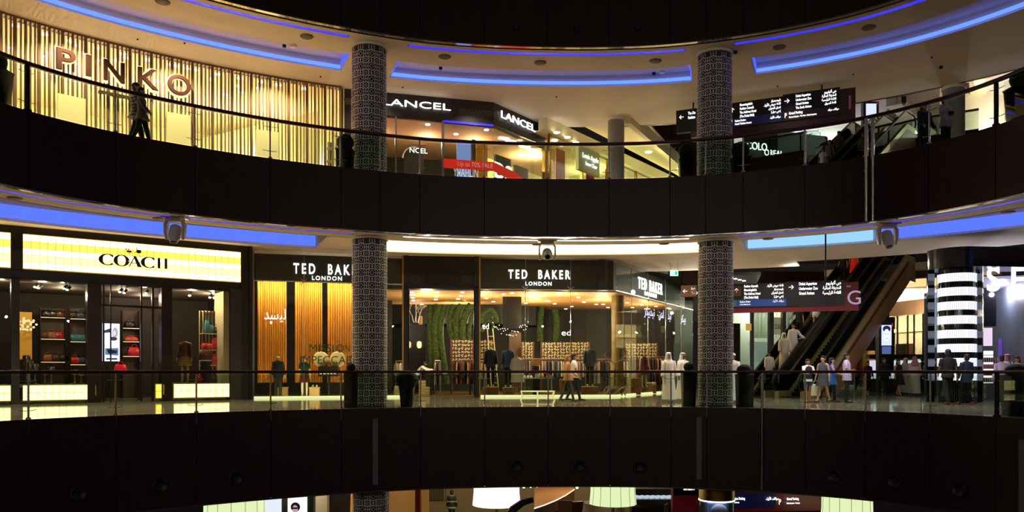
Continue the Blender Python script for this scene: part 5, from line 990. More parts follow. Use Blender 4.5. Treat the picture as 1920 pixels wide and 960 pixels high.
# string lights
pr = None
for i in range(34):
    u = i/33; x = 924+66*u; y = 607+16*math.sin(u*math.pi)+R.uniform(-6, 8)
    if pr is None: b = B(); b.ball((0, 0, 0), .02, 8, 6); pr = o = tag(b.build('fairy_light', glow('fairy_bulb', 'FFF4D8', 4)), 'tiny warm bulb in the string of lights across the central window', 'light', 'string of tiny bulbs')
    else: o = pr.copy(); COL.objects.link(o)
    o.location = P(x, y, 37.5)
b = B(); b.tube([P(924+66*i/20, 607+15*math.sin(i/20*math.pi), 37.52) for i in range(21)], .006, 5); b.tube([P(924, 607, 37.52), (px(924, 37.52), 37.52, 4.62)], .006, 5); b.tube([P(990, 607, 37.52), (px(990, 37.52), 37.52, 4.62)], .006, 5); tag(b.build('string_light_cable', m_black), 'dark cord carrying the string of tiny bulbs', 'cord')
for i, (x, y, tx) in enumerate(((1053, 627, 'ed'), (905, 615, 'ed'))):
    o = text(tx, .28, P(x, y+2, 38.5), Vector((1, 0, 0)), 'window_lettering', g_white, None, depth=.03, fit=.45 if i == 0 else .3); tag(o, ['white glowing letters over the mannequin with red belt', 'white glowing letters right of the shop door'][i], 'sign')
for i, (x0, x1) in enumerate(((1208, 1227), (1235, 1244), (1252, 1258), (1276, 1285))):
    a, c = T3.at(x0, .2), T3.at(x1, .2); o = text(arab(['تيدبيكر', 'لندن', 'تيد', 'بيكر'][i]), .42, (a.x, a.y, 3.85), T3.D3(), 'window_lettering', glow('lilac_sign', 'D8D0FF', 1.8), None, depth=.02, fit=(c-a).length); tag(o, 'white arabic lettering on the receding corner glass, '+('first from left', 'second from left', 'third from left', 'last before the column')[i], 'sign')
# patterned screens (cream fretwork)
def screen(x0, x1, Y, z0, z1, lb):
    t = thing('fretwork_screen', lb, 'screen', q((x0+x1)/2, Y, 0)); X0, X1 = px(x0, Y), px(x1, Y); b = B(); b.box(((X0+X1)/2, Y+.06, (z0+z1)/2), (X1-X0, .04, z1-z0)); b.build('backing', mat('screen_back', '2A1C10', .6), t)
    b = B(); n = int((X1-X0)/.15); m = int((z1-z0)/.15)
    for i in range(n):
        for j in range(m):
            cx, cz = X0+(i+.5)*(X1-X0)/n, z0+(j+.5)*(z1-z0)/m; r_ = .06; a0_ = R.uniform(0, 6)
            b.ribbon([(cx+r_*(1-.07*k)*math.cos(a0_+k*.6), cz+r_*(1-.07*k)*math.sin(a0_+k*.6)) for k in range(10)], .028, lambda u, v: (u, Y+.03, v))
    b.build('fretwork', mat('cream_fret', 'E0C890', .6), t)
    b = B(); b.box((X0, Y, z1/2), (.08, .1, z1)); b.box((X1, Y, z1/2), (.08, .1, z1)); b.build('frame', mat('red_timber', '4A2014', .5), t)
screen(846, 888, 39, 1.6, 2.65, 'cream fretwork screen left of the door jamb over the rack of clothes'); screen(895, 925, 39.5, 1.7, 2.65, 'cream fretwork screen right of the door behind the headless mannequins'); screen(978, 1000, 41.0, 1.7, 2.6, 'small cream fretwork screen right of the brown panel'); screen(1015, 1105, 41.0, 1.7, 2.6, 'wide cream fretwork screen behind the walking blonde woman'); screen(1172, 1232, 42.6, 1.8, 2.6, 'cream fretwork screen behind the maroon clothes at right')
# clothes racks
def garment_mesh(kind):
    b = B(); L_ = {'shirt': .75, 'coat': 1.05, 'top': .6}[kind]
    b.rings([[(dx*.5, w_*sx_, z) for dx, sx_ in ((-.05, -1), (.05, -1), (.07, 0), (.05, 1), (-.05, 1), (-.07, 0))] for z, w_ in ((-L_, .24), (-L_*.6, .22), (-.2, .21), (-.07, .2), (-.03, .1), (0, .05))])
    for s in (-1, 1): b.rings([[(dx, s*(yy+dy), z) for dx, dy in ((-.025, 0), (.025, 0), (.03, .05), (-.03, .05))] for z, yy in ((-.06, .16), (-.3, .2), (-.5, .22))])
    return b
proto = {}
def garment(kind, loc, rz, m, lb, grp):
    if kind not in proto:
        t = thing('hanging_garment', lb, 'garment', loc, rz, grp); garment_mesh(kind).build('cloth', m, t, True)
        b = B(); b.tube([(0, -.17, -.03), (0, 0, .03), (0, .17, -.03)], .01, 5); b.tube([(0, 0, .03), (0, 0, .09), (0, .03, .11)], .005, 5); b.build('hanger', m_brass, t, True); proto[kind] = t; return t
    return dup(proto[kind], loc, rz, lb, grp, {'cloth': m})
GM = [m_blk, m_gry, m_dd, m_navy, m_brn, m_wht, m_tan, mat('beige_knit', 'B8A078', .9), mat('pink_knit', 'C89A90', .9), m_maroon, mat('light_grey', '9A9690', .9), m_green, mat('rust_cloth', '8A4020', .9)]
GN = {m.name: n for m, n in zip(GM, ['black', 'grey', 'dark denim', 'navy', 'brown', 'white', 'tan', 'beige', 'pale pink', 'maroon', 'light grey', 'green', 'rust'])}
def rack(x0, x1, Y, z, n, seq, where, kinds=('shirt',)):
    a, c = Vector(q(x0, Y, z)), Vector(q(x1, Y, z)); t = thing('clothes_rack', 'metal clothes rack '+where, 'clothes rack', (a.x, a.y, 0)); b = B(); b.tube([a+Vector((0, 0, .1)), c+Vector((0, 0, .1))], .018, 8); b.build('rail', m_steel, t)
    for e in (a, c): b = B(); b.tube([(e.x, e.y, .016), (e.x, e.y, z+.1)], .02, 8); b.build('post', m_steel, t)
    for i in range(n):
        p = a.lerp(c, (i+.6)/(n+.2)); m = GM[seq[i % len(seq)]]; garment(kinds[i % len(kinds)], (p.x, p.y, z), R.uniform(-.25, .25)+(0 if i % 5 else .5), m, '%s garment hanging %s' % (GN[m.name], where), 'garments hanging '+where)
rack(848, 888, 38.4, 1.55, 16, [4, 0, 0, 6, 3, 12, 0, 4], 'on the rack left of the door jamb', ('shirt', 'coat')); rack(896, 912, 37.8, 1.5, 5, [6, 7, 7, 0], 'right of the door behind the first mannequin'); rack(983, 1068, 38.6, 1.6, 30, [9, 1, 3, 10, 1, 1, 2, 10, 1, 5, 0, 7, 8, 10, 2], 'across the middle of the central window', ('shirt', 'top', 'shirt')); rack(1076, 1098, 38.2, 1.58, 8, [5, 7, 10, 8, 1], 'between the walking woman and the belted mannequin', ('shirt',)); rack(1112, 1145, 38.2, 1.58, 12, [1, 1, 10, 8, 8, 0, 2, 0], 'left of the tan column', ('coat', 'shirt')); rack(1166, 1180, 38.8, 1.58, 5, [5, 8, 10], 'right of the tan column'); rack(1186, 1250, 41.2, 1.75, 24, [0, 9, 1, 9, 9, 7, 0, 5, 9, 12, 0, 9], 'at the right corner of the clothes shop', ('shirt', 'coat', 'top')); rack(1196, 1240, 40.2, 1.05, 14, [9, 0, 9, 1, 9, 0], 'on the low rail at the right corner', ('top',))
rack(742, 756, 38.5, 1.5, 5, [5, 7, 6, 5], 'beside the left column behind the door post', ('top',)); rack(815, 826, 37.5, 1.5, 4, [5, 0, 0, 1], 'in front of the moss ribs', ('coat',))
t = garment('coat', q(970, 35.5, 1.72), math.pi/2, m_wht, 'long white shirt hanging in the central shop window', 'front window garment'); t.scale = (2.6, 1.25, 1.05)
# tables, bags, shoes
def table(x, Y, w_, d_, h_, m_, lb, th=.05, leg=.05):
    t = thing('display_table', lb, 'table', q(x, Y, .016)); b = B(); b.box((0, 0, h_-th/2), (w_, d_, th)); b.build('table_top', m_, t, True)
    for sx_ in (-1, 1):
        for sy_ in (-1, 1): b = B(); b.box((sx_*(w_/2-leg), sy_*(d_/2-leg), (h_-th)/2), (leg, leg, h_-th)); b.build('leg', m_, t, True)
table(845, 36.8, 1.9, .8, .95, m_dkb, 'dark display table behind the shop doorway'); table(1006, 36.2, 1.45, .5, .8, mat('glass_white_top', 'C8D0C8', .3), 'slim white table behind the white bench in the central window'); table(795, 38.4, 1.1, .6, .9, m_dkb, 'dark table the bending shop assistant leans over')
for i, (x, m_) in enumerate(((825, m_kh), (834, m_wht), (845, m_gry), (856, m_tan), (866, m_blk))):
    b = B(); c = q(x, 36.7, .966)
    for k in range(3): b.box((c[0], c[1], .966+.03+k*.045), (.2-.005*k, .28, .04), .05*k)
    tag(b.build('folded_clothes', m_), 'folded clothes pile on the dark table by the doorway, %s' % ['khaki', 'white', 'grey', 'tan', 'black'][i], 'clothes', 'folded clothes piles')
bag(1006, 36.2, 1.15, .46, .3, BC['tan'], 'tan leather satchel above the slim white table', grp='satchels in the central window', pl=T2) if 0 else None
def satchel(x, Y, z, w_, h_, m_, lb):
    t = thing('handbag', lb, 'handbag', q(x, Y, z), 0, 'bags in the clothes shop'); b = B(); b.rings([[(sx_*w_/2*f, sy_*.07*g, zz_) for sx_, sy_ in ((-1, -1), (1, -1), (1, 1), (-1, 1))] for f, g, zz_ in ((.95, .9, 0), (1, 1, h_*.4), (.96, .8, h_))]); b.build('bag_body', m_, t, True); b = B(); b.hexa([(-w_/2, -.085, h_*.35), (w_/2, -.085, h_*.35), (w_/2, -.075, h_), (-w_/2, -.075, h_)], (0, -.012, 0)); b.build('flap', m_, t, True); b = B(); b.tube([(-w_*.2, 0, h_), (-w_*.15, 0, h_+.08), (w_*.15, 0, h_+.08), (w_*.2, 0, h_)], .01, 6); b.build('handle', m_, t, True)
satchel(1005, 36.9, .816+.55, .4, .26, BC['tan'], 'tan satchel displayed high in the central window'); b = B(); c = q(1005, 36.9, 0); b.box((c[0], c[1], .68), (.3, .25, 1.33)); tag(b.build('plinth', m_blk), 'dark plinth under the tan satchel in the central window', 'plinth')
satchel(1029, 36.4, .816, .24, .14, BC['tan'], 'small tan clutch on the slim white table'); satchel(861, 39.2, 1.75, .62, .42, BC['black'], 'black holdall on the fretwork screen shelf by the door jamb'); satchel(1007, 36.1, .816, .2, .16, m_wht, 'white small pouch on the slim white table')
for i, x in enumerate((984, 990, 996)):
    b = B(); c = q(x, 36.1, .82); b.loft([(c[0], c[1], .822, .06, .12), (c[0], c[1], .87, .055, .1), (c[0], c[1]+.04, .92, .03, .05)], 10); tag(b.build('white_shoe', m_wht), 'white shoe on the slim white table in the central window', 'shoe', 'white shoes on the slim table')
for i, x in enumerate((1217, 1226)): b = B(); c = q(x, 39.35, .46); b.ball((c[0], c[1], .52), (.12, .08, .06), 10, 6); tag(b.build('pale_shoe', m_cream), 'pale shoe on the log plinth at the right corner', 'shoe', 'pale shoes on log')
# open lattice white bench on the walkway
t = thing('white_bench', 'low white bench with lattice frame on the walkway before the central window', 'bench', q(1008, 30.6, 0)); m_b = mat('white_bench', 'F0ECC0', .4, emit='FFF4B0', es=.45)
b = B(); b.box((0, 0, .34), (1.3, .4, .04)); b.build('seat', m_b, t, True); b = B(); b.box((0, 0, .16), (1.2, .3, .03)); b.build('shelf', m_b, t, True)
for x in (-.58, 0, .58):
    for y in (-.17, .17): b = B(); b.tube([(x-.06*(x != 0)*(1 if x > 0 else -1)*-1, y, 0), (x, y, .17), (x+.05*(1 if x > 0 else -1)*(x != 0), y, .33)], .025, 8); b.build('leg', m_b, t, True)
# antler sculptures
def antlers(x, Y, z, s, lb):
    t = thing('antler_sculpture', lb, 'antlers', q(x, Y, z)); m_ = mat('antler_bone', 'B8A888', .5)
    for sd in (-1, 1):
        b = B(); main = [(0, 0, 0), (sd*.22*s, 0, .12*s), (sd*.42*s, 0, .2*s), (sd*.55*s, 0, .42*s), (sd*.5*s, 0, .66*s)]; b.tube(main, [.03*s, .03*s, .026*s, .02*s, .008*s], 8)
        for a, c in (((.22, .12), (.26, .34)), ((.42, .2), (.38, .42)), ((.52, .34), (.68, .5))): b.tube([(sd*a[0]*s, 0, a[1]*s), (sd*(a[0]+c[0])/2*s, -.03, (a[1]+c[1])/2*s), (sd*c[0]*s, 0, c[1]*s)], [.02*s, .016*s, .006*s], 6)
        b.build('antler', m_, t, True)
    b = B(); b.loft([(0, 0, -.3*s, .05*s, .05*s), (0, -.05*s, -.15*s, .08*s, .09*s), (0, 0, .03*s, .1*s, .09*s)], 12); b.build('skull', m_, t, True); return t
antlers(1153, 35.8, 1.45, .8, 'antlers with skull mounted before the tan column'); b = B(); c = q(1153, 35.85, 0); b.tube([(c[0], c[1]+.05, .02), (c[0], c[1]+.05, 1.25)], .03, 8); b.lathe((c[0], c[1]+.05, .016), [(.2, 0), (.2, .03), (.04, .05)], 14); tag(b.build('antler_stand', m_dkmetal), 'dark stand carrying the antlers before the tan column', 'stand')
t = thing('antler_wreath', 'heap of antlers curled around a log before the tan column', 'antlers', q(1155, 35.3, .016)); 
for k in range(7):
    a = k*.9; b = B(); b.tube([(.5*math.cos(a)-.1, .16*math.sin(a), .03), (.5*math.cos(a+.5), .18*math.sin(a+.5), .3), (.45*math.cos(a+1.1), .16*math.sin(a+1.1), .42), (.2*math.cos(a+1.7), .1, .3)], [.035, .03, .022, .008], 7); b.build('antler', mat('antler_bone', 'B8A888', .5), t, True)
for i, (x, Y, w_, h_, n) in enumerate(((792, 37.6, .3, .13, 5), (802, 37.3, .26, .12, 3), (748, 36.5, .4, .14, 3))):
    for k in range(n):
        b = B(); c = q(x, Y, 0); b.box((c[0]+R.uniform(-.02, .02), c[1], .016+h_*.5+k*(h_+.003)), (w_, .3, h_-.01), R.uniform(-.06, .06)); tag(b.build('shoe_box', m_cream), 'cream shoe box, level %d of the %s stack' % (k+1, ['tall', 'short', 'leftmost'][i]) if 0 else 'cream shoe box in the %s stack behind the doorway' % ['tall', 'short', 'leftmost'][i], 'box', 'cream shoe boxes, %s stack' % ['tall', 'short', 'leftmost'][i])
# ================================================================ ESCALATORS
m_truss = mat('copper_cladding', '86603F', .45, noise=.1, nscale=1.5); m_step = mat('escalator_step', '1A1A1C', .5, .4); m_hr = mat('rubber_handrail', '0A0A0A', .4); m_skirt = mat('skirt_metal', 'C8B080', .35, .35)
def escalator(x, y, z, rz, label, clad=False):
    t = thing('escalator', label, 'escalator', (x, y, z), rz, None); H = 7.12; Lh = 12.17; A = 1.3; W = .5
    def hz(s): return 0 if s < A else (H if s > A+Lh else (s-A)/Lh*H)
    ss = [0, A*.6, A, A+.5, A+Lh-.5, A+Lh, A+Lh+.6, A*2+Lh]
    b = B(); n = 46; pr_ = [(0, .02), (A, .02)]
    for i in range(n): s0 = A+Lh*i/n; z1 = H*(i+1)/n; pr_ += [(s0, z1+.02), (s0+Lh/n, z1+.02)]
    pr_ += [(2*A+Lh, H+.02)]
    vs = [(s, -W, zz_) for s, zz_ in pr_]+[(s, W, zz_) for s, zz_ in pr_]; k = len(pr_); b.add(vs, [(i, i+1, k+i+1, k+i) for i in range(k-1)]); b.build('steps', m_step, t, True)
    for sd in (-1, 1):
        yy = sd*(W+.06); b = B(); pts = [(s, hz(s)) for s in ss]
        lo = [(s, yy, h+.25) for s, h in pts]; hi = [(s, yy, h+.98) for s, h in pts]; k = len(pts); b.add(lo+hi+[(a, c+.012, d) for a, c, d in lo+hi], [(i, i+1, k+i+1, k+i) for i in range(k-1)]+[(2*k+i, 3*k+i, 3*k+i+1, 2*k+i+1) for i in range(k-1)]); b.build('glass_panel', glass('escalator_glass', 'D8E4D0', 1.0, body=.04), t, True)
        b = B(); rs = [(s, yy, h+1.0) for s, h in pts]; e0 = [(-.38*math.sin(a), yy, .66+.36*math.cos(a)-.02) for a in (2.9, 2.4, 1.9, 1.4, .9, .45)]; e1 = [(2*A+Lh+.38*math.sin(a), yy, H+.64+.36*math.cos(a)) for a in (.45, .9, 1.4, 1.9, 2.4, 2.9)]
        b.tube(e0+rs+e1, .045, 8); b.build('handrail', m_hr, t, True)
        b = B(); k = len(pts); vs = [(s, yy-.09, h+o) for s, h in pts for o in (-.05, .27)]+[(s, yy+.09, h+o) for s, h in pts for o in (-.05, .27)]
        fs = []
        for i in range(k-1): a = 2*i; c = 2*k+2*i; fs += [(a, a+2, a+3, a+1), (c, c+1, c+3, c+2), (a+1, a+3, c+3, c+1), (a, c, c+2, a+2)]
        fs += [(0, 1, 2*k+1, 2*k), (2*k-2, 4*k-2, 4*k-1, 2*k-1)]; b.add(vs, fs); b.build('skirt', m_skirt, t, True)
        for zc_ in (.14,):
            b = B(); b.tube([(.2, yy*1.0-.0, .6), (.2, yy, .98)], .012, 5); b.build('end_rod', m_steel, t, True)
    b = B(); lo = [(A-.2, -.15), (A+.8, -.3), (A+Lh-.6, H-1.1), (A*2+Lh, H-1.1), (A*2+Lh, H-.05), (A+Lh, H-.05), (A, -.05)] if clad else [(A-.2, -.02), (A+1.0, -.15), (A+Lh-.3, H-.8), (A*2+Lh, H-.8), (A*2+Lh, H-.05), (A+Lh, H-.05), (A, -.05)]
    lo = [(s, max(.01, v)) if z < 1 and s < A+1.2 else (s, v) for s, v in lo]
    b.poly([(s, -W-.17, v) for s, v in lo], (0, 2*W+.34, 0)); b.build('truss_cladding', m_truss, t, True)
    return t
ud = math.atan2(8.9, 8.3); pd = Vector((math.sin(ud), -math.cos(ud))); L0 = Vector((10.9, 36.4))-Vector((math.cos(ud), math.sin(ud)))*1.3
e1 = L0+pd*.62; e2 = L0+pd*2.35
escalator(e1.x, e1.y, 0, ud, 'left escalator rising from the ground floor, carrying people in white robes'); escalator(e2.x, e2.y, 0, ud, 'right escalator rising from the ground floor with copper coloured side cladding', True)
escalator(e1.x, e1.y, Z1, ud, 'left escalator of the upper level pair behind the hanging sign'); escalator(e2.x, e2.y, Z1, ud, 'right escalator of the upper level pair beside the twin pipe', True)
b = B(); d1 = Vector((math.cos(ud), math.sin(ud))); c = e2+pd*.75; qq = [c+d1*1.5, c+d1*1.5+pd*.06, c+d1*13.4+pd*.06, c+d1*13.4]
b.add([(qq[0].x, qq[0].y, .01), (qq[0].x, qq[0].y, .12), (qq[3].x, qq[3].y, 6.98), (qq[3].x, qq[3].y, 6.0), ((qq[0]+d1*1.6).x, (qq[0]+d1*1.6).y, .01)], [(0, 4, 3, 2, 1)])
b.add([(p_[0]+pd.x*.06, p_[1]+pd.y*.06, p_[2]) for p_ in b.v], [(0, 1, 2, 3, 4)]); tag(b.build('inclined_side_wall', m_truss), 'copper brown inclined side panel right of the ground escalators', 'panel')
# landings that the escalators reach
b = B(); l1 = L0+d1*(12.17+1.3); b.prism([tuple(l1+d1*1.2-pd*2), tuple(l1+d1*1.2+pd*6), tuple(l1+d1*7+pd*6), tuple(l1+d1*7-pd*2)], Z1-.4, Z1-.02); struct(b.build('floor_landing', m_floor1))
b = B(); a_, c_ = Vector((px(1380, 37.2), 37.2)), L0+pd*3.4; b.prism([(a_.x-1, a_.y-.7), (L0.x-1.0, L0.y-1.4), (e2.x+2.3, e2.y-2.2), (e2.x+3.0, e2.y+2.2), (L0.x-1.0, L0.y+2.2)], Z1-.35, Z1-.02); struct(b.build('floor_landing_near', m_floor1))
# ================================================================ GROUND LEVEL BACKGROUND
b = B(); pv = Pl((1140, 49), (1640, 50))
for a, c in zip(range(1280, 1600, 40), range(1320, 1640, 40)): pv.box(b, a+.4, c-.4, 5.35, 7.3, 0, .2)
struct(b.build('wall_void_ground', m_wood)); b = B(); pv.box(b, 1280, 1640, 5.4, 7.2, .22, .3); struct(b.build('trim_9', m_gap))
b = B(); T3.box(b, 1290, 1400, 4.66, 7.0, 3, 3.3, 0); pv.box(b, 1225, 1300, 0, 7.0, .4, .6, 0); struct(b.build('wall_corner_dark', m_dkgrey))
# glass cabinets shop behind the left of the escalators
pg = Pl((1372, 47), (1520, 49)); t = thing('beaded_curtain_shopfront', 'shopfront with silver bead curtains and a small framed sign behind the escalators', 'shopfront', (*pg.at(1440), 0)); b = B(); pg.box(b, 1410, 1414, 0, 5.3, -.1, .1); pg.box(b, 1443, 1451, 0, 5.3, -.1, .1); pg.box(b, 1468, 1474, 0, 5.3, -.1, .1); b.build('pier', mat('steel_pier', '6A7070', .35, .6), t)
b = B(); pg.box(b, 1414, 1520, 0, 5.3, 0, .02); b.build('window_glass', m_glshop, t); b = B(); pg.box(b, 1449, 1467, 3.3, 4.35, .1, .2); b.build('sign_panel', mat('sign_cream', 'D8D0B0', .6, emit='D8D0B0', es=.35), t); c0_, c1_ = pg.at(1452, .05), pg.at(1464, .05); text('CELINE', .3, (c0_.x, c0_.y, 3.65), pg.D3(), 'lettering', m_black, t, depth=.01, fit=(c1_-c0_).length)
b = B()
for i in range(90):
    x = 1415+i*1.15
    if 1443 < x < 1474 and i % 3: continue
    c = pg.at(x, .5+.1*math.sin(i)); b.box((c.x, c.y, 4.2), (.02, .02, 2.2))
tag(b.build('bead_curtain', mat('silver_beads', 'B8C0B4', .25, .6)), 'silver bead curtain hanging behind the shop glass left of the escalator', 'curtain', kind='stuff')
b = B(); pg.box(b, 1372, 1530, 0, 5.4, 3, 3.2, 0); struct(b.build('wall_cabinet_shop', mat('sage_wall', '7A8474', .7))); b = B(); pg.box(b, 1366, 1530, 5.28, 5.4, -.5, 3, 0); struct(b.build('ceiling_cabinet_shop', m_plaster))
pbox('display_counter', pg, 1416, 1442, 0, 2.9, 1, 1.6, mat('pale_aqua', 'B8D0C8', .5, emit='B8D8D0', es=.25), 'pale lit display counter behind the bead curtain', 'counter'); pbox('display_counter', pg, 1452, 1467, 0, 2.6, 1, 1.6, mat('dark_cabinet', '1C2824', .4), 'dark cabinet behind the bead curtain shop glass', 'cabinet')
pbox('dark_doorway', pg, 1372, 1388, 0, 3.9, -.3, -.1, m_black, 'black doorway frame right of the right lattice column', 'doorway'); pbox('gold_sign', pg, 1400, 1409, 3.5, 3.9, -.3, -.2, mat('gold_sign', 'C8A050', .4, emit='E8B860', es=.5), 'small gold sign left of the bead curtain shop', 'sign')
light('shop_lamp', 'POINT', (*pg.at(1432, 1.5), 4.9), 160, (.9, 1, .9), radius=.08); light('shop_lamp', 'POINT', (*pg.at(1490, 1.5), 4.9), 160, (1, .95, .8), radius=.08)
b = B(); b.prism([(px(1362, 40), 39.0), (px(1415, 40), 39.0), (px(1410, 47), 46.8), (px(1362, 47), 46.8)], 5.8, 5.95); struct(b.build('trim_11', m_black))
for i in range(4): cdisc(1371+i*8, 520.5+i*1.9, .09, 5.8, 'small lit spot in the row under the dark bulkhead right of the right column', 'bulkhead spots', g_dl, 'downlight', 'light')
# far right hall
pf = Pl((1600, 58), (1760, 50)); t = thing('far_lit_shopfront', 'far yellow lit glazed shopfront beyond the escalators', 'shopfront', (*pf.at(1680), 0))
b = B(); pf.box(b, 1600, 1735, 0, 4.8, 0, .03); b.build('window_glass', m_glshop, t)
for x in (1612, 1641, 1662, 1681, 1700, 1712, 1729): b = B(); pf.box(b, x, x+.6, 0, 5.2, -.06, .06); b.build('mullion', m_dkb, t)
b = B(); pf.box(b, 1596, 1770, 4.78, 5.72, -.3, .1); b.build('copper_fascia', m_truss, t)
b = B(); pf.box(b, 1729, 1770, 0, 5.2, -.1, .3); b.build('dark_pier', m_dkb, t)
for x0, x1, z0_, z1_ in ((1734, 1742, 2.6, 4.6), (1734, 1741, 1.0, 2.2), (1746, 1749, .8, 2.2), (1751, 1754, .8, 2.2)): b = B(); pf.box(b, x0, x1, z0_, z1_, -.14, -.1); b.build('lit_panel', glow('lit_panel', 'FFF4D8', 1.1), t)
b = B(); pf.box(b, 1590, 1750, 0, 6, 4, 4.2, 0); struct(b.build('wall_far_hall', mat('amber_wall', 'E8D8B4', .7))); b = B(); pf.box(b, 1590, 1745, 3.95, 4.2, 3.6, 3.95, 0); struct(b.build('trim_10', mat('glow_shelf', 'FFE8A0', .6, emit='FFE08A', es=1.2)))
for x, z0_, z1_, m_, lb in ((1645, 1.2, 3.0, m_green, 'dark green display in the far lit shop'), (1684, .8, 3.0, mat('shop_teal', '2A5048', .6), 'tall teal cabinet in the far lit shop'), (1694, .8, 3.0, m_brn, 'tall brown cabinet in the far lit shop'), (1705, 0, 1.6, mat('counter_gold', 'B8904A', .5), 'golden counter in the far lit shop'), (1622, .8, 2.6, mat('gold_goods', 'C88A30', .5, emit='C88A30', es=.25), 'shimmering gold goods display left of the black kiosk')):
    pbox('display_cabinet', pf, x-5, x+5, z0_ if z0_ < .1 else .01, z1_, 1.5, 2.2, m_, lb, 'cabinet')
for x in (1610, 1640, 1670, 1700, 1730): c = pf.at(x, 2.2); light('shop_lamp', 'POINT', (c.x, c.y, 4.3), 210, (1, .9, .66), radius=.08)
for i, (x, y) in enumerate(((1655, 556), (1666, 555), (1760, 552), (1700, 577), (1706, 578), (1712, 579), (1694, 576))):
    cdisc(x, y, .16, 6.1, 'small lit downlight in the far hall ceiling', 'far hall downlights', g_dl, 'downlight', 'light')
b = B(); b.prism([(px(1620, 49.3), 49.3), (px(1790, 47.5), 47.5), (px(1790, 76), 76), (px(1560, 76), 76)], 6.12, 6.2); struct(b.build('ceiling_far_hall', m_white))
pd2 = Pl((1640, 46), (1775, 44)); b = B(); pd2.box(b, 1655, 1775, 6.3, 8.2, 0, .3); struct(b.build('wall_hall_bulkhead', m_wood)); b = B(); pd2.box(b, 1645, 1775, 6.14, 7.0, 3.2, 3.3); tag(b.build('cove_light', glow('hall_cove', 'FFD890', 1.1)), 'warm amber cove band over the far hall ceiling', 'light')
for x in (1665, 1730): light('hall_fill', 'POINT', (px(x, 53), 50.5, 4.6), 260, (1, .95, .85), radius=.1)  # added fill points lighting the hall ceiling from below
# kiosk screens
def kiosk(x, Y, z, y0, y1, wpx, lb, face=True):
    t = thing('advertising_totem', lb, 'totem', (px(x, Y), Y, z)); w_ = wpx/F*Y; z0, z1 = zz(y1, Y)-z, zz(y0, Y)-z
    b = B(); b.box((0, 0, (max(0, z0)+z1)/2), (w_, .35, z1-max(0, z0))); b.box((0, 0, max(0, z0)/2), (w_*.5, .2, max(.02, z0))); b.build('cabinet', m_black, t, True)
    b = B(); b.box((0, -.18, z1-.1-w_*.72), (w_*.66, .02, w_*1.36)); b.build('screen', glow('totem_screen', 'C8D4FF', 1.3), t, True)
    zc_ = z1-.1-w_*.72
    if face:
        for nm, m_, cx, cz, rx, rz_ in (('picture_hair', glow('totem_hair', '283060', .5), 0, w_*.42, w_*.26, w_*.22), ('picture_face', glow('totem_face', 'DCE0F4', 1.3), 0, -.0, w_*.21, w_*.42)):
            b = B(); yy = -.2-.004*(nm == 'picture_face'); b.add([(cx+rx*math.cos(a*math.pi/10), yy, zc_+cz+rz_*math.sin(a*math.pi/10)) for a in range(20)], [list(range(20))]); b.build(nm, m_, t, True)
        for sx_ in (-1, 1): b = B(); b.box((sx_*w_*.09, -.21, zc_+w_*.06), (w_*.08, .004, w_*.03)); b.build('picture_eye', glow('totem_hair', '283060', .5), t, True)
        b = B(); b.box((0, -.21, zc_-w_*.22), (w_*.1, .004, w_*.035)); b.build('picture_lips', glow('totem_lips', 'B06070', .8), t, True)
    b = B(); b.box((0, -.18, z1-.1-w_*1.72), (w_*.6, .02, w_*.5)); b.build('lower_screen', glow('totem_lower', '6C80C0', .6), t, True); b = B(); b.box((w_*.4, -.185, z1-.12), (w_*.05, .01, .16)); b.build('lamp', glow('red_lamp', 'D02030', 1), t, True)
    return t
kiosk(1659, 40, 0, 605, 700, 28, 'black advertising totem with a pale face poster left of the striped column'); b = B(); c = P(1655, 604, 41.2); b.box((c.x, c.y, 2.6), (.55, .3, 5.2)); tag(b.build('black_column', m_black), 'slim black column standing behind the face poster totem', 'column')
kiosk(1631, 49.5, Z2, 192, 300, 29, 'black advertising totem on the far level two landing beside the escalators', False)
# small display wall behind the walkers
t = thing('display_desk', 'long lit display desk under a dark beam behind the walking group', 'desk', (px(1688, 44), 44, 0)); b = B(); b.box((0, 0, 1.9), (3.6, .5, .25)); b.build('dark_beam', m_black, t, True)
for i in range(4): b = B(); b.box((-1.3+i*.85, 0, 1.2), (.7, .2, 1.0)); b.build('lit_screen', glow('desk_screen', 'D8DCF0', .9), t, True)
b = B(); b.box((0, 0, .35), (3.6, .5, .7)); b.build('counter', m_dkgrey, t, True)
# far ground balustrades
for x0, x1, Y, lb in ((1395, 1470, 38.5, 'short brass railed balustrade left of the ground escalators'), (1602, 1760, 38.5, 'brass railed glass balustrade right of the ground escalators')):
    t = thing('glass_balustrade', lb, 'balustrade', (px(x0, Y), Y, 0)); a, c = Vector((px(x0, Y), Y, 0)), Vector((px(x1, Y), Y, 0)); b = B(); b.tube([a+Vector((0, 0, 1.1)), c+Vector((0, 0, 1.1))], .035, 8); b.build('handrail', m_brass, t)
    b = B(); b.box(((a.x+c.x)/2, Y, .55), (c.x-a.x, .015, .95)); b.build('glass_panel', m_gl, t)
    for i in range(4): b = B(); e = a.lerp(c, i/3); b.tube([e, e+Vector((0, 0, 1.1))], .025, 8); b.build('post', m_steel, t)
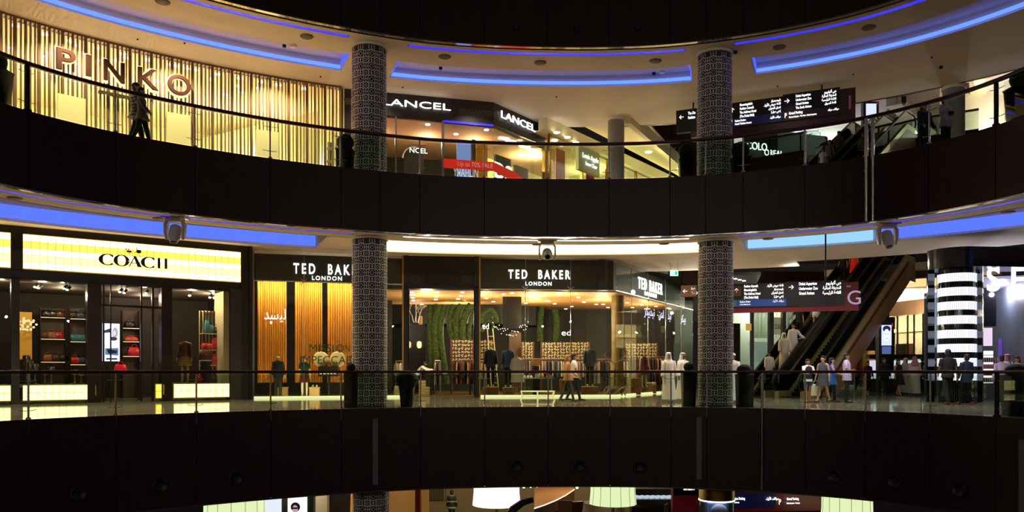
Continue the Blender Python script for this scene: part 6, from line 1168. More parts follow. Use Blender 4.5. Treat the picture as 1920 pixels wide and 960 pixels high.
# ================================================================ STRIPED COSMETICS SHOP
SX, SY = px(1794, 28.4), 28.4; t = thing('striped_column', 'thick round column banded in glowing white and glossy black', 'column', (SX, SY, 0)); r_ = .61
m_gloss = mat('gloss_black', '08080C', .08); g_band = glow('white_band_light', 'F4F4FF', 1.35); b = B(); b.lathe((SX, SY, 0), [(r_-.03, 0), (r_-.03, 4.95)], 48); b.build('core', m_gloss, t)
for k in range(8):
    zt = zz(511+k*26.7, SY-r_); zb = zz(511+k*26.7+15.5, SY-r_)
    if zb < .05: continue
    b = B(); n = 64; rs = []
    for z in (zb, zt): rs.append([(SX+(r_+.02*(i % 2))*math.cos(2*math.pi*i/n), SY+(r_+.02*(i % 2))*math.sin(2*math.pi*i/n), z) for i in range(n)])
    b.rings(rs); b.build('white_band', g_band, t)
b = B()
for a in range(150, 395, 6): c = (SX+(r_+.022)*math.cos(math.radians(a)), SY+(r_+.022)*math.sin(math.radians(a))); b.tube([(*c, .05), (*c, 4.7)], .004, 4)
b.build('vertical_ribs', mat('rib_grey', '3A3C44', .4), t)
ps = Pl((1826, 28.9), (1990, 28.2)); hd = thing('cosmetics_shopfront', 'black and white cosmetics shopfront with large white letters at the right edge', 'shopfront', (*ps.at(1880), 0))
b = B(); pts_ = []
for a in range(9): an = math.pi/2+math.pi*a/8*1.0; pts_.append((SX+.95*math.cos(an)*-1*-1, SY+.95*math.sin(an)))
a0_, a1_ = ps.at(1990, -.35), ps.at(1990, .6); b.prism([(SX+0.95*math.cos(math.radians(a)), SY+0.95*math.sin(math.radians(a))) for a in range(80, 275, 8)]+[(a0_.x, a0_.y), (a1_.x, a1_.y)], 4.72, 5.4); b.build('header', mat('midnight_header', '0A0A1C', .15), hd); b = B(); b.box((SX-.64, SY+.56, 2.36), (.24, .1, 4.72)); b.build('side_wall', mat('gloss_black', '08080C', .08), hd)
b = B(); ps.box(b, 1826, 1842, 0, 4.72, 0, .4)
b.build('side_wall', m_gloss, hd)
for k in range(8):
    zt = zz(514+k*26.7, 29.0); zb = zz(514+k*26.7+13, 29)
    if zb < .05: continue
    b = B(); ps.box(b, 1827, 1841.5, zb, zt, -.02, 0); b.build('dim_band', glow('dim_band', '8890A8', .35), hd)
    b = B(); b.box((SX-.64, SY+.5, (zb+zt)/2), (.24, .02, zt-zb)); b.build('dim_band', glow('dim_band', '8890A8', .35), hd)
b = B(); ps.box(b, 1842, 1844, 0, 4.72, -.05, .1); b.build('edge_trim', m_chrome, hd)
a, c = ps.at(1851, -.4), ps.at(1876, -.4)
for ch, x0, x1 in (('S', 1850, 1874), ('E', 1896, 1921), ('P', 1938, 1962)):
    a, c = ps.at(x0, -.4), ps.at(x1, -.4); text(ch, .84, (a.x, a.y, zz(546, a.y)), ps.D3(), 'sign_letter', g_white, hd, depth=.1, fit=(c-a).length, bold=.01)
b = B(); ps.box(b, 1842, 1960, 2.2, 4.7, 8, 8.1, 0); b.build('lit_wall_glow', glow('cosmetic_back', 'A8C0D0', .5), hd)  # brightness of the lit back wall put in as its own glow
b = B(); ps.box(b, 1840, 1960, 0, 4.7, 8.3, 8.4, 0); ps.box(b, 1950, 1960, 0, 4.7, -.2, 8.4, 0); struct(b.build('wall_cosmetics', mat('cosmetic_wall', '50566A', .5)))
b = B(); ps.box(b, 1840, 1960, 4.45, 4.55, .3, 8.4, 0); struct(b.build('ceiling_cosmetics', glow('lit_ceiling_glow', 'C4C0F0', .6)))  # ceiling glows by itself, standing in for the shop light on it
b = B(); ps.box(b, 1842, 1868, 2.9, 4.45, 3.5, 3.6); b.build('black_bulkhead', m_gloss, hd); b = B(); ps.box(b, 1887, 1895, 0, 4.45, 4, 4.2); b.build('black_pillar', m_gloss, hd)
for k in range(12): b = B(); ps.box(b, 1888.5, 1893.5, 1.4+k*.2, 1.43+k*.2, 3.96, 4); b.build('pillar_tick', glow('tick', 'A0A8C0', .6), hd)
# wall of products along the left side
t = thing('product_wall', 'brightly lit wall of small cosmetics behind the striped column', 'shelf', (*ps.at(1850, 2), 0)); b = B(); ps.box(b, 1843.5, 1872, .65, 1.9, 2.6, 2.7, 2); b.build('light_back', glow('pink_white_back', 'FFF0FC', 1.3), t); b = B(); ps.box(b, 1843.5, 1872, 2.1, 2.8, 2.7, 2.8, 2); b.build('lit_header', glow('pink_header', 'F0D8F0', 1.0), t); b = B(); ps.box(b, 1843.5, 1872, 0, .65, 2.3, 2.7, 2); b.build('base_cabinet', mat('steel_cabinet', '5A5E68', .3), t)
for k in range(5): b = B(); ps.box(b, 1844, 1871.5, .68+k*.26, .70+k*.26, 2.35, 2.6, 2); b.build('shelf', m_black, t)
cc = [m_black, BC['red'], mat('pink_pack', 'E080B0', .4), m_white, BC['navy'], mat('gold_pack', 'D8A850', .4)]
b = B(); b.lathe((0, 0, 0), [(.03, 0), (.03, .1), (.018, .12), (.018, .16)], 8); pb = tag(b.build('cosmetic_bottle', m_black), 'small cosmetic bottle on the lit product wall', 'bottle', 'cosmetic bottles on the lit wall')
for k in range(4):
    for i in range(13):
        o = pb if (k, i) == (0, 0) else pb.copy()
        if o is not pb: COL.objects.link(o)
        v = ps.at(1845+i*2.05, 2.45); o.location = (v.x, v.y, .701+k*.26); o.material_slots[0].link = 'OBJECT'; o.material_slots[0].material = cc[(i*3+k) % 6]
for x, Y, e in ((1875, 3, 80), (1900, 5, 70), (1858, 5.5, 60)): v = ps.at(x, Y); light('shop_lamp', 'POINT', (v.x, v.y, 4.2), e, (.92, .92, 1), radius=.08)
for i, (x, z, m_) in enumerate(((1876, 1.0, mat('violet_panel', '5A3AA0', .5, emit='5A3AA0', es=.5)), (1905, 1.4, glow('aqua_panel', 'A8D0D8', .6)))): pbox('lit_display', ps, x-3, x+3, z, z+1.4, 3.9, 4.0, m_, ['violet lit panel inside the cosmetics shop', 'pale aqua lit panel inside the cosmetics shop'][i], 'display')
# ================================================================ HANGING DIRECTION SIGNS
m_sb = mat('sign_black', '060810', .25); m_sr = mat('sign_red', '2C060C', .4); m_sbl = mat('sign_blue', '1C3A70', .4, emit='1C3A70', es=.25); m_sbr = mat('sign_brown', '5A3A22', .4, emit='5A3A22', es=.12)
g_txt = glow('sign_text', 'FFFFFF', 1.9); g_dim = glow('sign_text_dim', 'A890B8', .7)
def arrow(pl, x, z, s, d, par):
    b = B(); c = pl.at(x, -.06); f_ = lambda u, v: (c.x+pl.d.x*u, c.y+pl.d.y*u, z+v)
    for seg in (((-.45, 0), (.5, 0)), ((.1, .42), (.52, 0), (.1, -.42))):
        R_ = {'r': lambda u, v: (u, v), 'l': lambda u, v: (-u, v), 'u': lambda u, v: (v, u)}[d]; b.ribbon([tuple(k_*s for k_ in R_(*p_)) for p_ in seg], .13*s, f_)
    b.build('arrow', g_txt, par)
def lines(pl, x, z, h, ls, par, m_, right=False, gap=1.65):
    for i, l in enumerate(ls):
        c = pl.at(x, -.06); text(l, h, (c.x, c.y, z-i*h*gap), pl.D3(), 'lettering', m_, par, depth=0, align='RIGHT' if right else 'LEFT', bold=.003, wide=.62 if not right else .72)
def sbox(pl, x0, x1, z0, z1, d0, d1, m_, nm, par): b = B(); pl.box(b, x0, x1, z0, z1, d0, d1, 0); return b.build(nm, m_, par)
SU = Pl((1268, 30.4), (1604, 27.8)); t = thing('direction_sign', 'large black and red hanging direction sign of the upper level', 'sign', (*SU.at(1440), 10))
sbox(SU, 1268, 1366, 10.15, 11.0, -.02, .2, m_sb, 'panel', t); sbox(SU, 1295, 1366, 9.92, 10.2, 0, .18, m_sr, 'panel', t); sbox(SU, 1366, 1468, 10.1, 11.0, -.03, .2, m_sb, 'panel', t); sbox(SU, 1468, 1575, 10.1, 11.05, -.04, .2, m_sb, 'panel', t); sbox(SU, 1366, 1604, 9.82, 10.98, 0, .18, m_sr, 'back_panel', t); sbox(SU, 1366, 1466, 10.1, 10.42, -.045, -.03, mat('sign_navy', '0C1430', .4, emit='0C1440', es=.3), 'parking_band', t); sbox(SU, 1468, 1574, 10.1, 10.42, -.05, -.04, mat('sign_dark_red', '2A060C', .4), 'parking_band', t)
arrow(SU, 1278, 10.72, .16, 'l', t); arrow(SU, 1373, 10.72, .16, 'u', t); arrow(SU, 1475, 10.8, .17, 'r', t)
lines(SU, 1290, 10.78, .1, ['The Dubai Fountain', 'Fashion Avenue'], t, g_txt) if 0 else lines(SU, 1290, 10.78, .1, ['The Du', 'Fashion'], t, g_txt)
lines(SU, 1387, 10.84, .085, ["Bloomingdale's", 'Fashion Catwalk', 'The Address Hotel', '(The Dubai Mall)'], t, g_txt); lines(SU, 1464, 10.84, .08, [arab(s) for s in ('بلومنجديلز', 'قاعة عروض الأزياء', 'فندق العنوان', '(دبي مول)')], t, g_txt, True)
lines(SU, 1378, 10.28, .07, ['Fashion Parking', 'Hotel / Fashion Avenue'], t, g_txt); lines(SU, 1370, 10.24, .14, ['P'], t, g_txt); lines(SU, 1464, 10.24, .07, [arab('مواقف الأزياء')], t, g_txt, True)
lines(SU, 1492, 10.89, .085, ['Dubai Aquarium', 'Underwater Zoo', 'Grand Atrium', 'The Souk Atrium'], t, g_txt); lines(SU, 1568, 10.89, .08, [arab(s) for s in ('دبي أكواريوم', 'الحديقة المائية', 'القاعة الرئيسية', 'قاعة السوق')], t, g_txt, True)
lines(SU, 1471, 10.2, .17, ['P'], t, g_txt); lines(SU, 1479, 10.3, .09, ['Grand Parking'], t, g_txt); lines(SU, 1479, 10.18, .055, ['Cinema Lafayette · The Souk · Dubai Aquarium'], t, g_txt); lines(SU, 1573, 10.26, .07, [arab('مواقف جراند')], t, g_txt, True)
c = SU.at(1583, -.05); text('1', .5, (c.x, c.y, 10.22), SU.D3(), 'lettering', glow('numeral', '8A4050', .35), t, depth=0)
for x in (1300, 1541): b = B(); v = SU.at(x, .1); b.tube([(v.x, v.y, 10.9), (v.x, v.y, C1)], .03, 8); b.build('hanger_rod', m_black, t)
SG = Pl((1277, 30.6), (1610, 28.8)); t = thing('direction_sign', 'brown, blue and red hanging direction sign of the ground level before the escalators', 'sign', (*SG.at(1440), 4))
zt, zb = 4.38, 3.32
sbox(SG, 1277, 1306, 3.95, zt, -.06, .1, m_sbr, 'arrow_panel', t); sbox(SG, 1300, 1370, 3.35, zt, 0, .18, mat('sign_dark_brown', '140E0A', .3), 'panel', t); sbox(SG, 1366, 1476, 3.5, zt, -.03, .18, mat('sign_dark_brown', '140E0A', .3), 'panel', t); sbox(SG, 1476, 1584, 3.5, zt+.03, -.04, .18, m_sb, 'panel', t); sbox(SG, 1360, 1610, 3.3, zt-.05, 0, .16, mat('sign_red_g', '5A1014', .35, emit='6A1014', es=.15), 'back_panel', t)
sbox(SG, 1372, 1390, 3.92, 4.3, -.06, -.03, m_sbr, 'arrow_panel', t); sbox(SG, 1372, 1474, 3.52, 3.78, -.06, -.03, m_sbl, 'parking_band', t); sbox(SG, 1372, 1381, 3.54, 3.76, -.065, -.06, mat('sign_teal', '2A6A78', .4), 'parking_badge', t)
arrow(SG, 1285, 4.16, .17, 'l', t); arrow(SG, 1381, 4.12, .16, 'u', t); arrow(SG, 1483, 4.2, .17, 'r', t)
lines(SG, 1296, 4.2, .1, ['Fash', 'The D'], t, g_txt); lines(SG, 1395, 4.24, .085, ['Fashion Catwalk', "Bloomingdale's", 'The Address Hotel', '(The Dubai Mall)'], t, g_txt); lines(SG, 1469, 4.24, .08, [arab(s) for s in ('قاعة عروض الأزياء', 'بلومنجديلز', 'فندق العنوان', '(دبي مول)')], t, g_txt, True)
lines(SG, 1387, 3.67, .07, ['Fashion Parking'], t, g_txt); lines(SG, 1387, 3.58, .045, ['Hotel / Fashion Avenue'], t, g_txt); lines(SG, 1374, 3.58, .13, ['P'], t, g_txt); lines(SG, 1470, 3.67, .075, [arab('مواقف الأزياء')], t, g_txt, True)
lines(SG, 1498, 4.26, .105, ['Dubai Aquarium', 'Underwater Zoo', 'Grand Atrium'], t, g_txt); lines(SG, 1577, 4.26, .105, [arab(s) for s in ('دبي أكواريوم', 'الحديقة المائية', 'القاعة الرئيسية')], t, g_txt, True)
c = SG.at(1587, -.05); text('G', .5, (c.x, c.y, 3.52), SG.D3(), 'lettering', glow('numeral_g', 'B09ABC', .9), t, depth=0); lines(SG, 1587, 4.15, .05, ['Ground'], t, g_dim)
b = B(); v = SG.at(1548, .1); b.tube([(v.x, v.y, 4.3), (v.x, v.y, 6.85)], .03, 8); b.build('hanger_rod', m_black, t); b = B(); v = SG.at(1320, .1); b.tube([(v.x, v.y, 4.3), (v.x, v.y, 6.85)], .03, 8); b.build('hanger_rod', m_black, t)
# exit sign by the corner
t = thing('exit_sign', 'small green and white lit exit sign hanging left of the right lattice column', 'sign', P(1264, 512, 36)); c = P(1264, 512, 36); b = B(); b.box(c, (.36, .05, .26)); b.build('sign_face', glow('exit_face', 'B8F0DC', 1.5), t)
for dx in (-.17, .17): b = B(); b.tube([(c.x+dx, c.y, c.z+.12), (c.x+dx, c.y, 6.0)], .012, 5); b.build('hanger_rod', m_white, t)
b = B(); b.box((c.x+.08, c.y-.03, c.z), (.1, .01, .14)); b.build('running_figure', glow('exit_green', '50C890', 1), t)
# ================================================================ PLANTERS
m_leaf = mat('clipped_leaf', '0E1A0E', .8, noise=.5, nscale=30, bump=.6); m_pot = mat('planter_black', '0A0A0C', .35)
def planter(x, off, z, lb, pot=(.5, .36, .5), ball=None, box=None):
    v = EX(x, off); t = thing('planter', lb, 'planter', (v.x, v.y, z)); a, c, h_ = pot; b = B(); n = 4
    b.rings([[(sx_*r/2, sy_*r/2, zz_) for sx_, sy_ in ((-1, -1), (1, -1), (1, 1), (-1, 1))] for r, zz_ in ((c, 0), (a, h_), (a*1.06, h_), (a*1.06, h_+.04), (a*.9, h_+.04))]); b.build('pot', m_pot, t, True)
    if box: b = B(); b.ball((0, 0, h_+box[1]/2), (box[0]/2, box[0]/2, box[1]/2+.05), 18, 10, .04); b.build('foliage', m_leaf, t, True)
    if ball: b = B(); b.ball((0, 0, h_+ball), (ball, ball, ball), 20, 12, .03); b.build('clipped_ball', m_leaf, t, True)
planter(763, .75, 0, 'black tapered planter with dark foliage in front of the shop doorway', (.44, .34, .6), box=(.72, .5)); planter(658, .75, 0, 'tall black planter left of the left ground lattice column', (.38, .34, 1.08), ball=.14); planter(1291, .75, 0, 'tall black planter left of the right ground lattice column', (.42, .36, 1.08), ball=.16); planter(1396, .75, 0, 'tall black planter right of the right ground lattice column', (.46, .42, .98), box=(.48, .3)); planter(1905, .75, 0, 'black planter at the right edge of the ground walkway', (.55, .42, 1.0), box=(.5, .25))
planter(647, .8, Z1, 'dark planter with round topiary left of the left upper lattice column', (.48, .44, .7), ball=.26); planter(1286, .8, Z1, 'dark planter with round topiary left of the right upper lattice column', (.42, .36, .75), ball=.24); planter(1389, .8, Z1, 'dark planter with round topiary right of the right upper lattice column', (.5, .45, .6), ball=.27); planter(1913, .75, Z1, 'black planter with ball topiary at the far right of the upper level', (.52, .42, .95), ball=.24); planter(-8, .8, Z1, 'black planter with ball topiary at the far left of the upper level', (.52, .42, .95), ball=.24)
v = Vector((px(1686, 46.4), 46.4)); t = thing('planter', 'dark rounded planter on level two behind the balustrade', 'planter', (v.x, v.y, Z2)); b = B(); b.lathe((0, 0, 0), [(.3, 0), (.34, .9)], 16); b.build('pot', m_pot, t, True); b = B(); b.ball((0, 0, 1.2), .42, 16, 10, .03); b.build('foliage', m_leaf, t, True)
# ================================================================ PEOPLE
Q = lambda x, Y, z=0: (px(x, Y), Y, z)
W1 = ((16, 4), (-14, 12)); W2 = ((-14, 12), (16, 4)); H_ = ('hair', m_hair)
SB, ST, SD = 'A9785A', 'C89A78', '7A5038'
# couple walking on the upper level, seen against the slatted shopfront
v = EX(256, 1.1); person('person with dark cap and horizontally striped jacket walking on the upper level', (v.x, v.y, Z1), 1.75, 1.78, W1, ((20, 6, 30), (-15, 6, 10)), wear=[('jacket', rampmat('striped_jacket', 2, [(0, '3A3634'), (.5, '8A8078')], .09), 0, .78), ('trousers', m_blk), ('cap', m_black), H_, ('shoes', m_black)])
v = EX(266, .8); t_, J_ = person('person in grey top with a dark shoulder bag walking on the upper level', (v.x, v.y, Z1), 1.75, 1.58, W2, ((20, 6, 20), (-10, 6, 20)), wear=[('shirt', mat('taupe_top', '6A5A54', .9), 'long', .75), ('trousers', m_blk), ('hair', m_blk, .2), ('shoes', m_black)]); carry('shoulder_bag', m_dkgrey if 0 else m_gry, J_, 1, 'dark grey shoulder bag carried by the person in grey top on the upper level', t_, .35)
v = EX(1733, 1.6); person('person with long dark hair and blue top at the right upper balustrade', (v.x, v.y, Z1), .3, 1.66, arms=((15, 10, 30), (10, 8, 20)), wear=[('shirt', m_navy, 'long'), ('jeans', m_blk), ('hair', m_hair, .4)])
v = EX(1773, 1.7); t_, J_ = person('person in pale shirt with glasses and camera at the right upper balustrade', (v.x, v.y, Z1), .5, 1.72, arms=((10, 15, 20), (10, 15, 20)), skin=ST, wear=[('shirt', mat('pale_violet_shirt', 'B4A8BC', .9), 'short'), ('trousers', m_blk), H_])
c = MW[t_.name] @ (J_['chest']+Vector((0, -.17, -.12))); b = B(); b.box(c, (.13, .08, .09), .5); b.tube([(c.x, c.y-.05, c.z), (c.x, c.y-.1, c.z)], .035, 10); o = tag(b.build('camera', m_black), 'black camera hanging at the chest of the person in glasses', 'camera'); 
b = B()
for s in (-1, 1): k_ = J_['skull'].lerp(J_['crown'], .5)+Vector((s*.034, -.1, .005)); b.rings([[k_+Vector((r2*math.cos(a*math.pi/6), 0, r2*math.sin(a*math.pi/6))) for a in range(12)] for r2 in (.022, .026)], False)
b.build('glasses', m_dkmetal, t_, True)
person('person in beige shirt raising an arm on the far level two gallery', Q(1704, 46.6, Z2), 2.4, 1.72, arms=((100, 35, 25), (10, 15, 60)), wear=[('shirt', mat('beige_shirt', 'C8B8A0', .9), 'short'), ('trousers', m_blk), H_])
# riders of the upper escalator (left unit)
def rider(s, side, z0, lb, h, wear, rz=None, **k):
    u = d1*s; c = e1+u+pd*side; z = z0+.04+(7.12*math.ceil(((s-1.3)/12.17)*46)/46); return person(lb, (c.x, c.y, z), ud+math.pi/2+math.pi if rz is None else rz, h, wear=wear, **k)
up_r = ud-math.pi/2
rider(8.8, -.2, Z1, 'long haired person holding the rail on the upper escalator', 1.64, [('shirt', m_blk, 'short'), ('trousers', m_blk), ('hair', m_hair, .4)], rz=up_r, arms=((45, 25, 20), (3, 8, 10))); rider(9.5, .2, Z1, 'person in cream cap and pale top on the upper escalator', 1.72, [('shirt', m_kh, 'long'), ('trousers', m_gry), H_, ('cap', mat('cream_cap', 'A89878', .8))], rz=up_r); rider(8.2, .22, Z1, 'person in grey top on the upper escalator behind the long haired one', 1.6, [('shirt', m_gry, 'short'), ('jeans', m_gry), H_], rz=up_r)
person('person in white top stepping beside the upper escalator', (e1.x+d1.x*7.4+pd.x*.2, e1.y+d1.y*7.4+pd.y*.2, Z1+.04+7.12*math.ceil((6.1/12.17)*46)/46), up_r, 1.5, wear=[('shirt', m_lil, 'short'), ('jeans', m_gry), ('hair', m_hair, .2)])
c = e2+d1*8.6; person('person in dark green top riding the right upper escalator', (c.x, c.y, Z1+.04+7.12*math.ceil((7.3/12.17)*46)/46), up_r, 1.6, wear=[('shirt', mat('olive_top', '3A4A34', .9), 'short'), ('trousers', m_blk), H_])
# riders of the ground escalator
dn = ud-math.pi/2
rider(2.0, -.1, 0, 'boy in white robe near the foot of the ground escalator', 1.5, [('kandura', m_kan), H_], rz=.1, skin=SD); rider(3.0, .15, 0, 'person in cream robe and white headwrap on the ground escalator', 1.78, [('kandura', m_kan2), ('ghutra', m_wht)], rz=.1, skin=SD); rider(3.7, .3, 0, 'dark haired person in pale robe behind others on the ground escalator', 1.76, [('kandura', m_kan), H_], rz=.1, skin=SB, arms=((3, 14, 12), (30, 22, 25)))
rider(5.7, -.3, 0, 'person all in black standing high on the ground escalator', 1.72, [('shirt', m_blk, 'short'), ('jeans', m_blk), H_, ('shoes', m_wht)], rz=dn, arms=((30, 20, 15), (3, 8, 10))); rider(6.4, .25, 0, 'person in white sleeveless top and beige shorts on the ground escalator', 1.66, [('shirt', m_wht, None, .75), ('shorts', m_wht), ('hair', m_hair, .3)], rz=dn, skin=ST); rider(11.3, -.25, 0, 'person in dark clothes near the top of the ground escalator', 1.7, [('shirt', m_blk, 'short'), ('jeans', m_blk), H_], rz=dn); c = e1+d1*11.5+pd*.25; person('person in orange red dress near the top of the ground escalator', (c.x, c.y, .04+7.12*math.ceil((10.2/12.17)*46)/46), dn, 1.74, wear=[('dress', mat('orange_red_dress', 'E02A10', .8, emit='E02A10', es=.1), .35), ('hair', m_hair, .3)], skin=ST)
# shop assistant bending over the table
person('shop assistant in white shirt bending over a table inside the doorway', Q(781, 38.6, .016), 1.5, 1.72, ((5, 5), (0, 5)), ((60, 5, 10), (65, 5, 20)), 40, wear=[('shirt', m_wht, 'long'), ('trousers', m_blk), H_], skin=SB)
# walkers
t_, J_ = person('blonde woman in peach top and grey leggings walking past the central window', Q(1065, 29.2), 1.5, 1.74, W1, ((-12, 5, 10), (15, 5, 40)), skin=ST, wear=[('shirt', mat('peach_top', 'C88A60', .9), None, .78), ('jeans', m_gry), ('hair', m_blond, .16), ('shoes', m_gry)]); carry('handbag', m_blk, J_, 0, 'dark handbag carried by the blonde woman in peach top', t_, 0)
t_, J_ = person('dark haired person in white top walking behind the blonde woman', Q(1077, 29.8), 1.5, 1.8, W2, ((15, 5, 10), (-12, 5, 10)), wear=[('shirt', m_wht, 'short'), ('jeans', m_dd), H_, ('shoes', m_black)]); carry('shopping_bag', m_green, J_, 1, 'green shopping bag carried behind the blonde woman', t_, .05, size=(.3, .12, .42))
person('man in white robe and headwrap, left of two before the corner window', Q(1254, 28.6), .15, 1.8, ((8, 2), (-4, 6)), ((3, 9, 10), (5, 9, 12)), skin=SB, wear=[('kandura', m_kan), ('ghutra', m_wht)], sx=1); person('man in white robe and long headcloth, right of two before the corner window', Q(1281, 29.2), .5, 1.8, ((8, 2), (-8, 6)), ((3, 9, 10), (5, 9, 12)), skin=SD, wear=[('kandura', m_kan), ('ghutra', m_wht, m_black)])
person('man in white robe half hidden by the right lattice column and planter', Q(1374, 28.0), -.6, 1.78, W1, skin=SD, wear=[('kandura', m_kan), ('cap', m_wht), H_])
person('girl in white and navy top and denim shorts by the ground balustrade', Q(1515, 28.3), .1, 1.56, ((5, 3), (-3, 3)), ((20, 8, 70), (20, 8, 70)), skin=SB, wear=[('vest', m_navy), ('shirt', m_wht, 'short'), ('shorts', m_denim), ('hair', m_hair, .3), ('shoes', m_brn)], slim=.9)
t_, J_ = person('woman in grey sleeveless dress walking between a girl and a woman in blue', Q(1543, 28.4), -.9, 1.7, W1, ((5, 8, 12), (-6, 8, 15)), skin=ST, wear=[('dress', mat('slate_dress', '4A4858', .9), .62), ('hair', m_hair, .2), ('shoes', m_brn)], slim=.95); carry('shopping_bag', m_wht, J_, 0, 'white shopping bag carried by the woman in grey dress', t_, 0, size=(.34, .12, .42))
person('woman in bright blue top and dark trousers beside the man in lilac shirt', Q(1560, 29.0), 1.3, 1.62, ((8, 4), (-6, 8)), ((15, 8, 60), (15, 8, 60)), skin=ST, wear=[('shirt', m_blue, None, .68), ('trousers', m_blk), ('hair', m_hair, .2), ('shoes', m_brn)])
t_, J_ = person('man in pale lilac shirt with folded arms by the ground balustrade', Q(1588, 28.1), 1.0, 1.76, ((2, 2), (-2, 2)), ((8, 4, 78, 1.3), (8, 4, 70, 1.3)), skin=SB, wear=[('shirt', m_lil, 'short', .78), ('trousers', m_blk), H_, ('shoes', m_black)]); carry('shopping_bag', m_blk, J_, 0, 'black bag hanging beside the man in pale lilac shirt', t_, -.2, size=(.38, .14, .4)) if 0 else None
FR = [(1658, 37, 'woman in black top and dark jeans walking before the totem', [('shirt', m_blk, 'long', .7), ('jeans', m_dd), ('hair', m_hair, .35)], 0, 1.76, SB, W1), (1685, 36.4, 'woman in dark dress holding a pale bag beside a man in white robe', [('dress', mat('umber_dress', '241A16', .9), .5), ('hair', m_hair, .3)], .2, 1.7, ST, W1), (1699, 38.2, 'man in white robe behind the woman in dark dress', [('kandura', m_kan), ('ghutra', m_wht)], .3, 1.78, SB, W1), (1715, 36.6, 'man in cream robe and rose headcloth facing the shops', [('kandura', m_kan2), ('ghutra', mat('rose_headcloth', 'B07A74', .9), m_black)], 2.9, 1.82, SB, W2), (1730, 39.2, 'dark haired person in black behind the rose headcloth', [('jacket', m_blk), ('trousers', m_blk), H_], 2.6, 1.85, SB, W1), (1741, 37.4, 'person in tan shirt standing left of a black robe', [('shirt', mat('sand_shirt', 'C8A880', .9), 'short'), ('trousers', m_kh), H_], 2.9, 1.7, SB, W1), (1753, 35.2, 'person in long black robe left of the striped column', [('abaya', m_blk), ('ghutra', m_blk)], .3, 1.68, ST, W1), (1627, 41, 'person in dark magenta top at the far railing', [('shirt', mat('magenta_top', '5A1838', .9), 'long'), ('jeans', m_blk), ('hair', m_hair, .2)], 0, 1.66, ST, W1), (1605, 42, 'person in red top beside the copper side panel', [('shirt', mat('brick_top', '8A2A20', .9), 'short'), ('jeans', m_dd), H_], 0, 1.7, SB, W1)]
for x, Y, lb, wr, rz, h, sk, lg in FR: person(lb, Q(x, Y), rz, h, lg, skin=sk, wear=wr)
person('tall person in black seen from behind before the striped column', Q(1777, 26.6), 3.0, 1.88, W1, ((-5, 12, 15), (5, 12, 40)), skin=SD, wear=[('shirt', m_blk, 'short'), ('trousers', m_blk), H_, ('shoes', mat('red_shoe', '5A1A18', .6))]); person('person in navy top seen from behind right of the tall one in black', Q(1812, 26.6), 3.3, 1.72, W2, ((5, 10, 10), (5, 10, 10)), skin=SB, wear=[('shirt', m_navy, 'long', .75), ('jeans', m_blk), H_, ('shoes', mat('red_shoe', '5A1A18', .6))])
person('man in lilac shirt seen from behind at the cosmetics shop entrance', Q(1878, 28.0), 2.9, 1.7, W1, skin=ST, wear=[('shirt', m_lil, 'long'), ('trousers', m_blk), H_, ('shoes', m_black)]); person('man in white robe and pink headcloth inside the cosmetics shop', Q(1890, 31.0), .4, 1.8, W1, skin=SB, wear=[('kandura', m_kan), ('ghutra', mat('pink_headcloth', 'E090A8', .9), m_black)]); person('woman in cream top inside the cosmetics shop near the right edge', Q(1907, 29.2), -1.2, 1.66, ((3, 3), (0, 2)), ((30, 5, 60), (30, 5, 60)), skin=ST, wear=[('shirt', mat('cream_top', 'D8CCB8', .9), 'short'), ('jeans', m_gry), ('hair', mat('brown_hair', '4A2E1C', .6), .2)])
# ================================================================ LOWER GROUND
def lamp(x, ytop, ybot, wt, wb, Y, gm, lb, ribs=0):
    zt_, zb_ = zz(ytop, Y), zz(ybot, Y); k = Y/F; t = thing('giant_lampshade', lb, 'lamp', (px(x, Y), Y, ZL), 0, None)
    b = B(); pr_ = [(wb/2*k, zb_-ZL), (wb/2*k*.985, zb_-ZL+.12), (wt/2*k*1.02, zb_-ZL+.45), (wt/2*k, -2.35-ZL)]; b.lathe((0, 0, 0), pr_, 40); b.build('shade', gm, t, True)
    b = B(); b.tube([(0, 0, 0), (0, 0, zb_-ZL+.1)], .06, 10); b.lathe((0, 0, 0), [(.3, 0), (.3, .04), (.08, .08)], 20); b.build('stand', m_brass, t, True)
    if ribs:
        for i in range(ribs): a = 2*math.pi*i/ribs; b = B(); b.tube([(r_*1.004*math.cos(a), r_*1.004*math.sin(a), z) for r_, z in pr_], .008, 4); b.build('seam', mat('shade_seam', '8A9A60', .6), t, True)
    return t
g_ls = glow('lampshade_white', 'FFFFE8', 1.7); g_lg = glow('lampshade_green', 'E4F4B8', 1.0)
lamp(931, 900, 946, 84, 90, 30, g_ls, 'giant white glowing lampshade just left of the photo centre bottom'); lamp(1149, 900, 944, 82, 88, 30, g_lg, 'giant pale green ribbed lampshade at the bottom between centre and right column', 14); lamp(1588, 920, 978, 88, 94, 28, g_lg, 'giant pale green ribbed lampshade at the bottom right', 14)
lamp(440, 930, 985, 108, 116, 26.5, g_lg, 'giant pale green ribbed lampshade at the bottom left', 14)
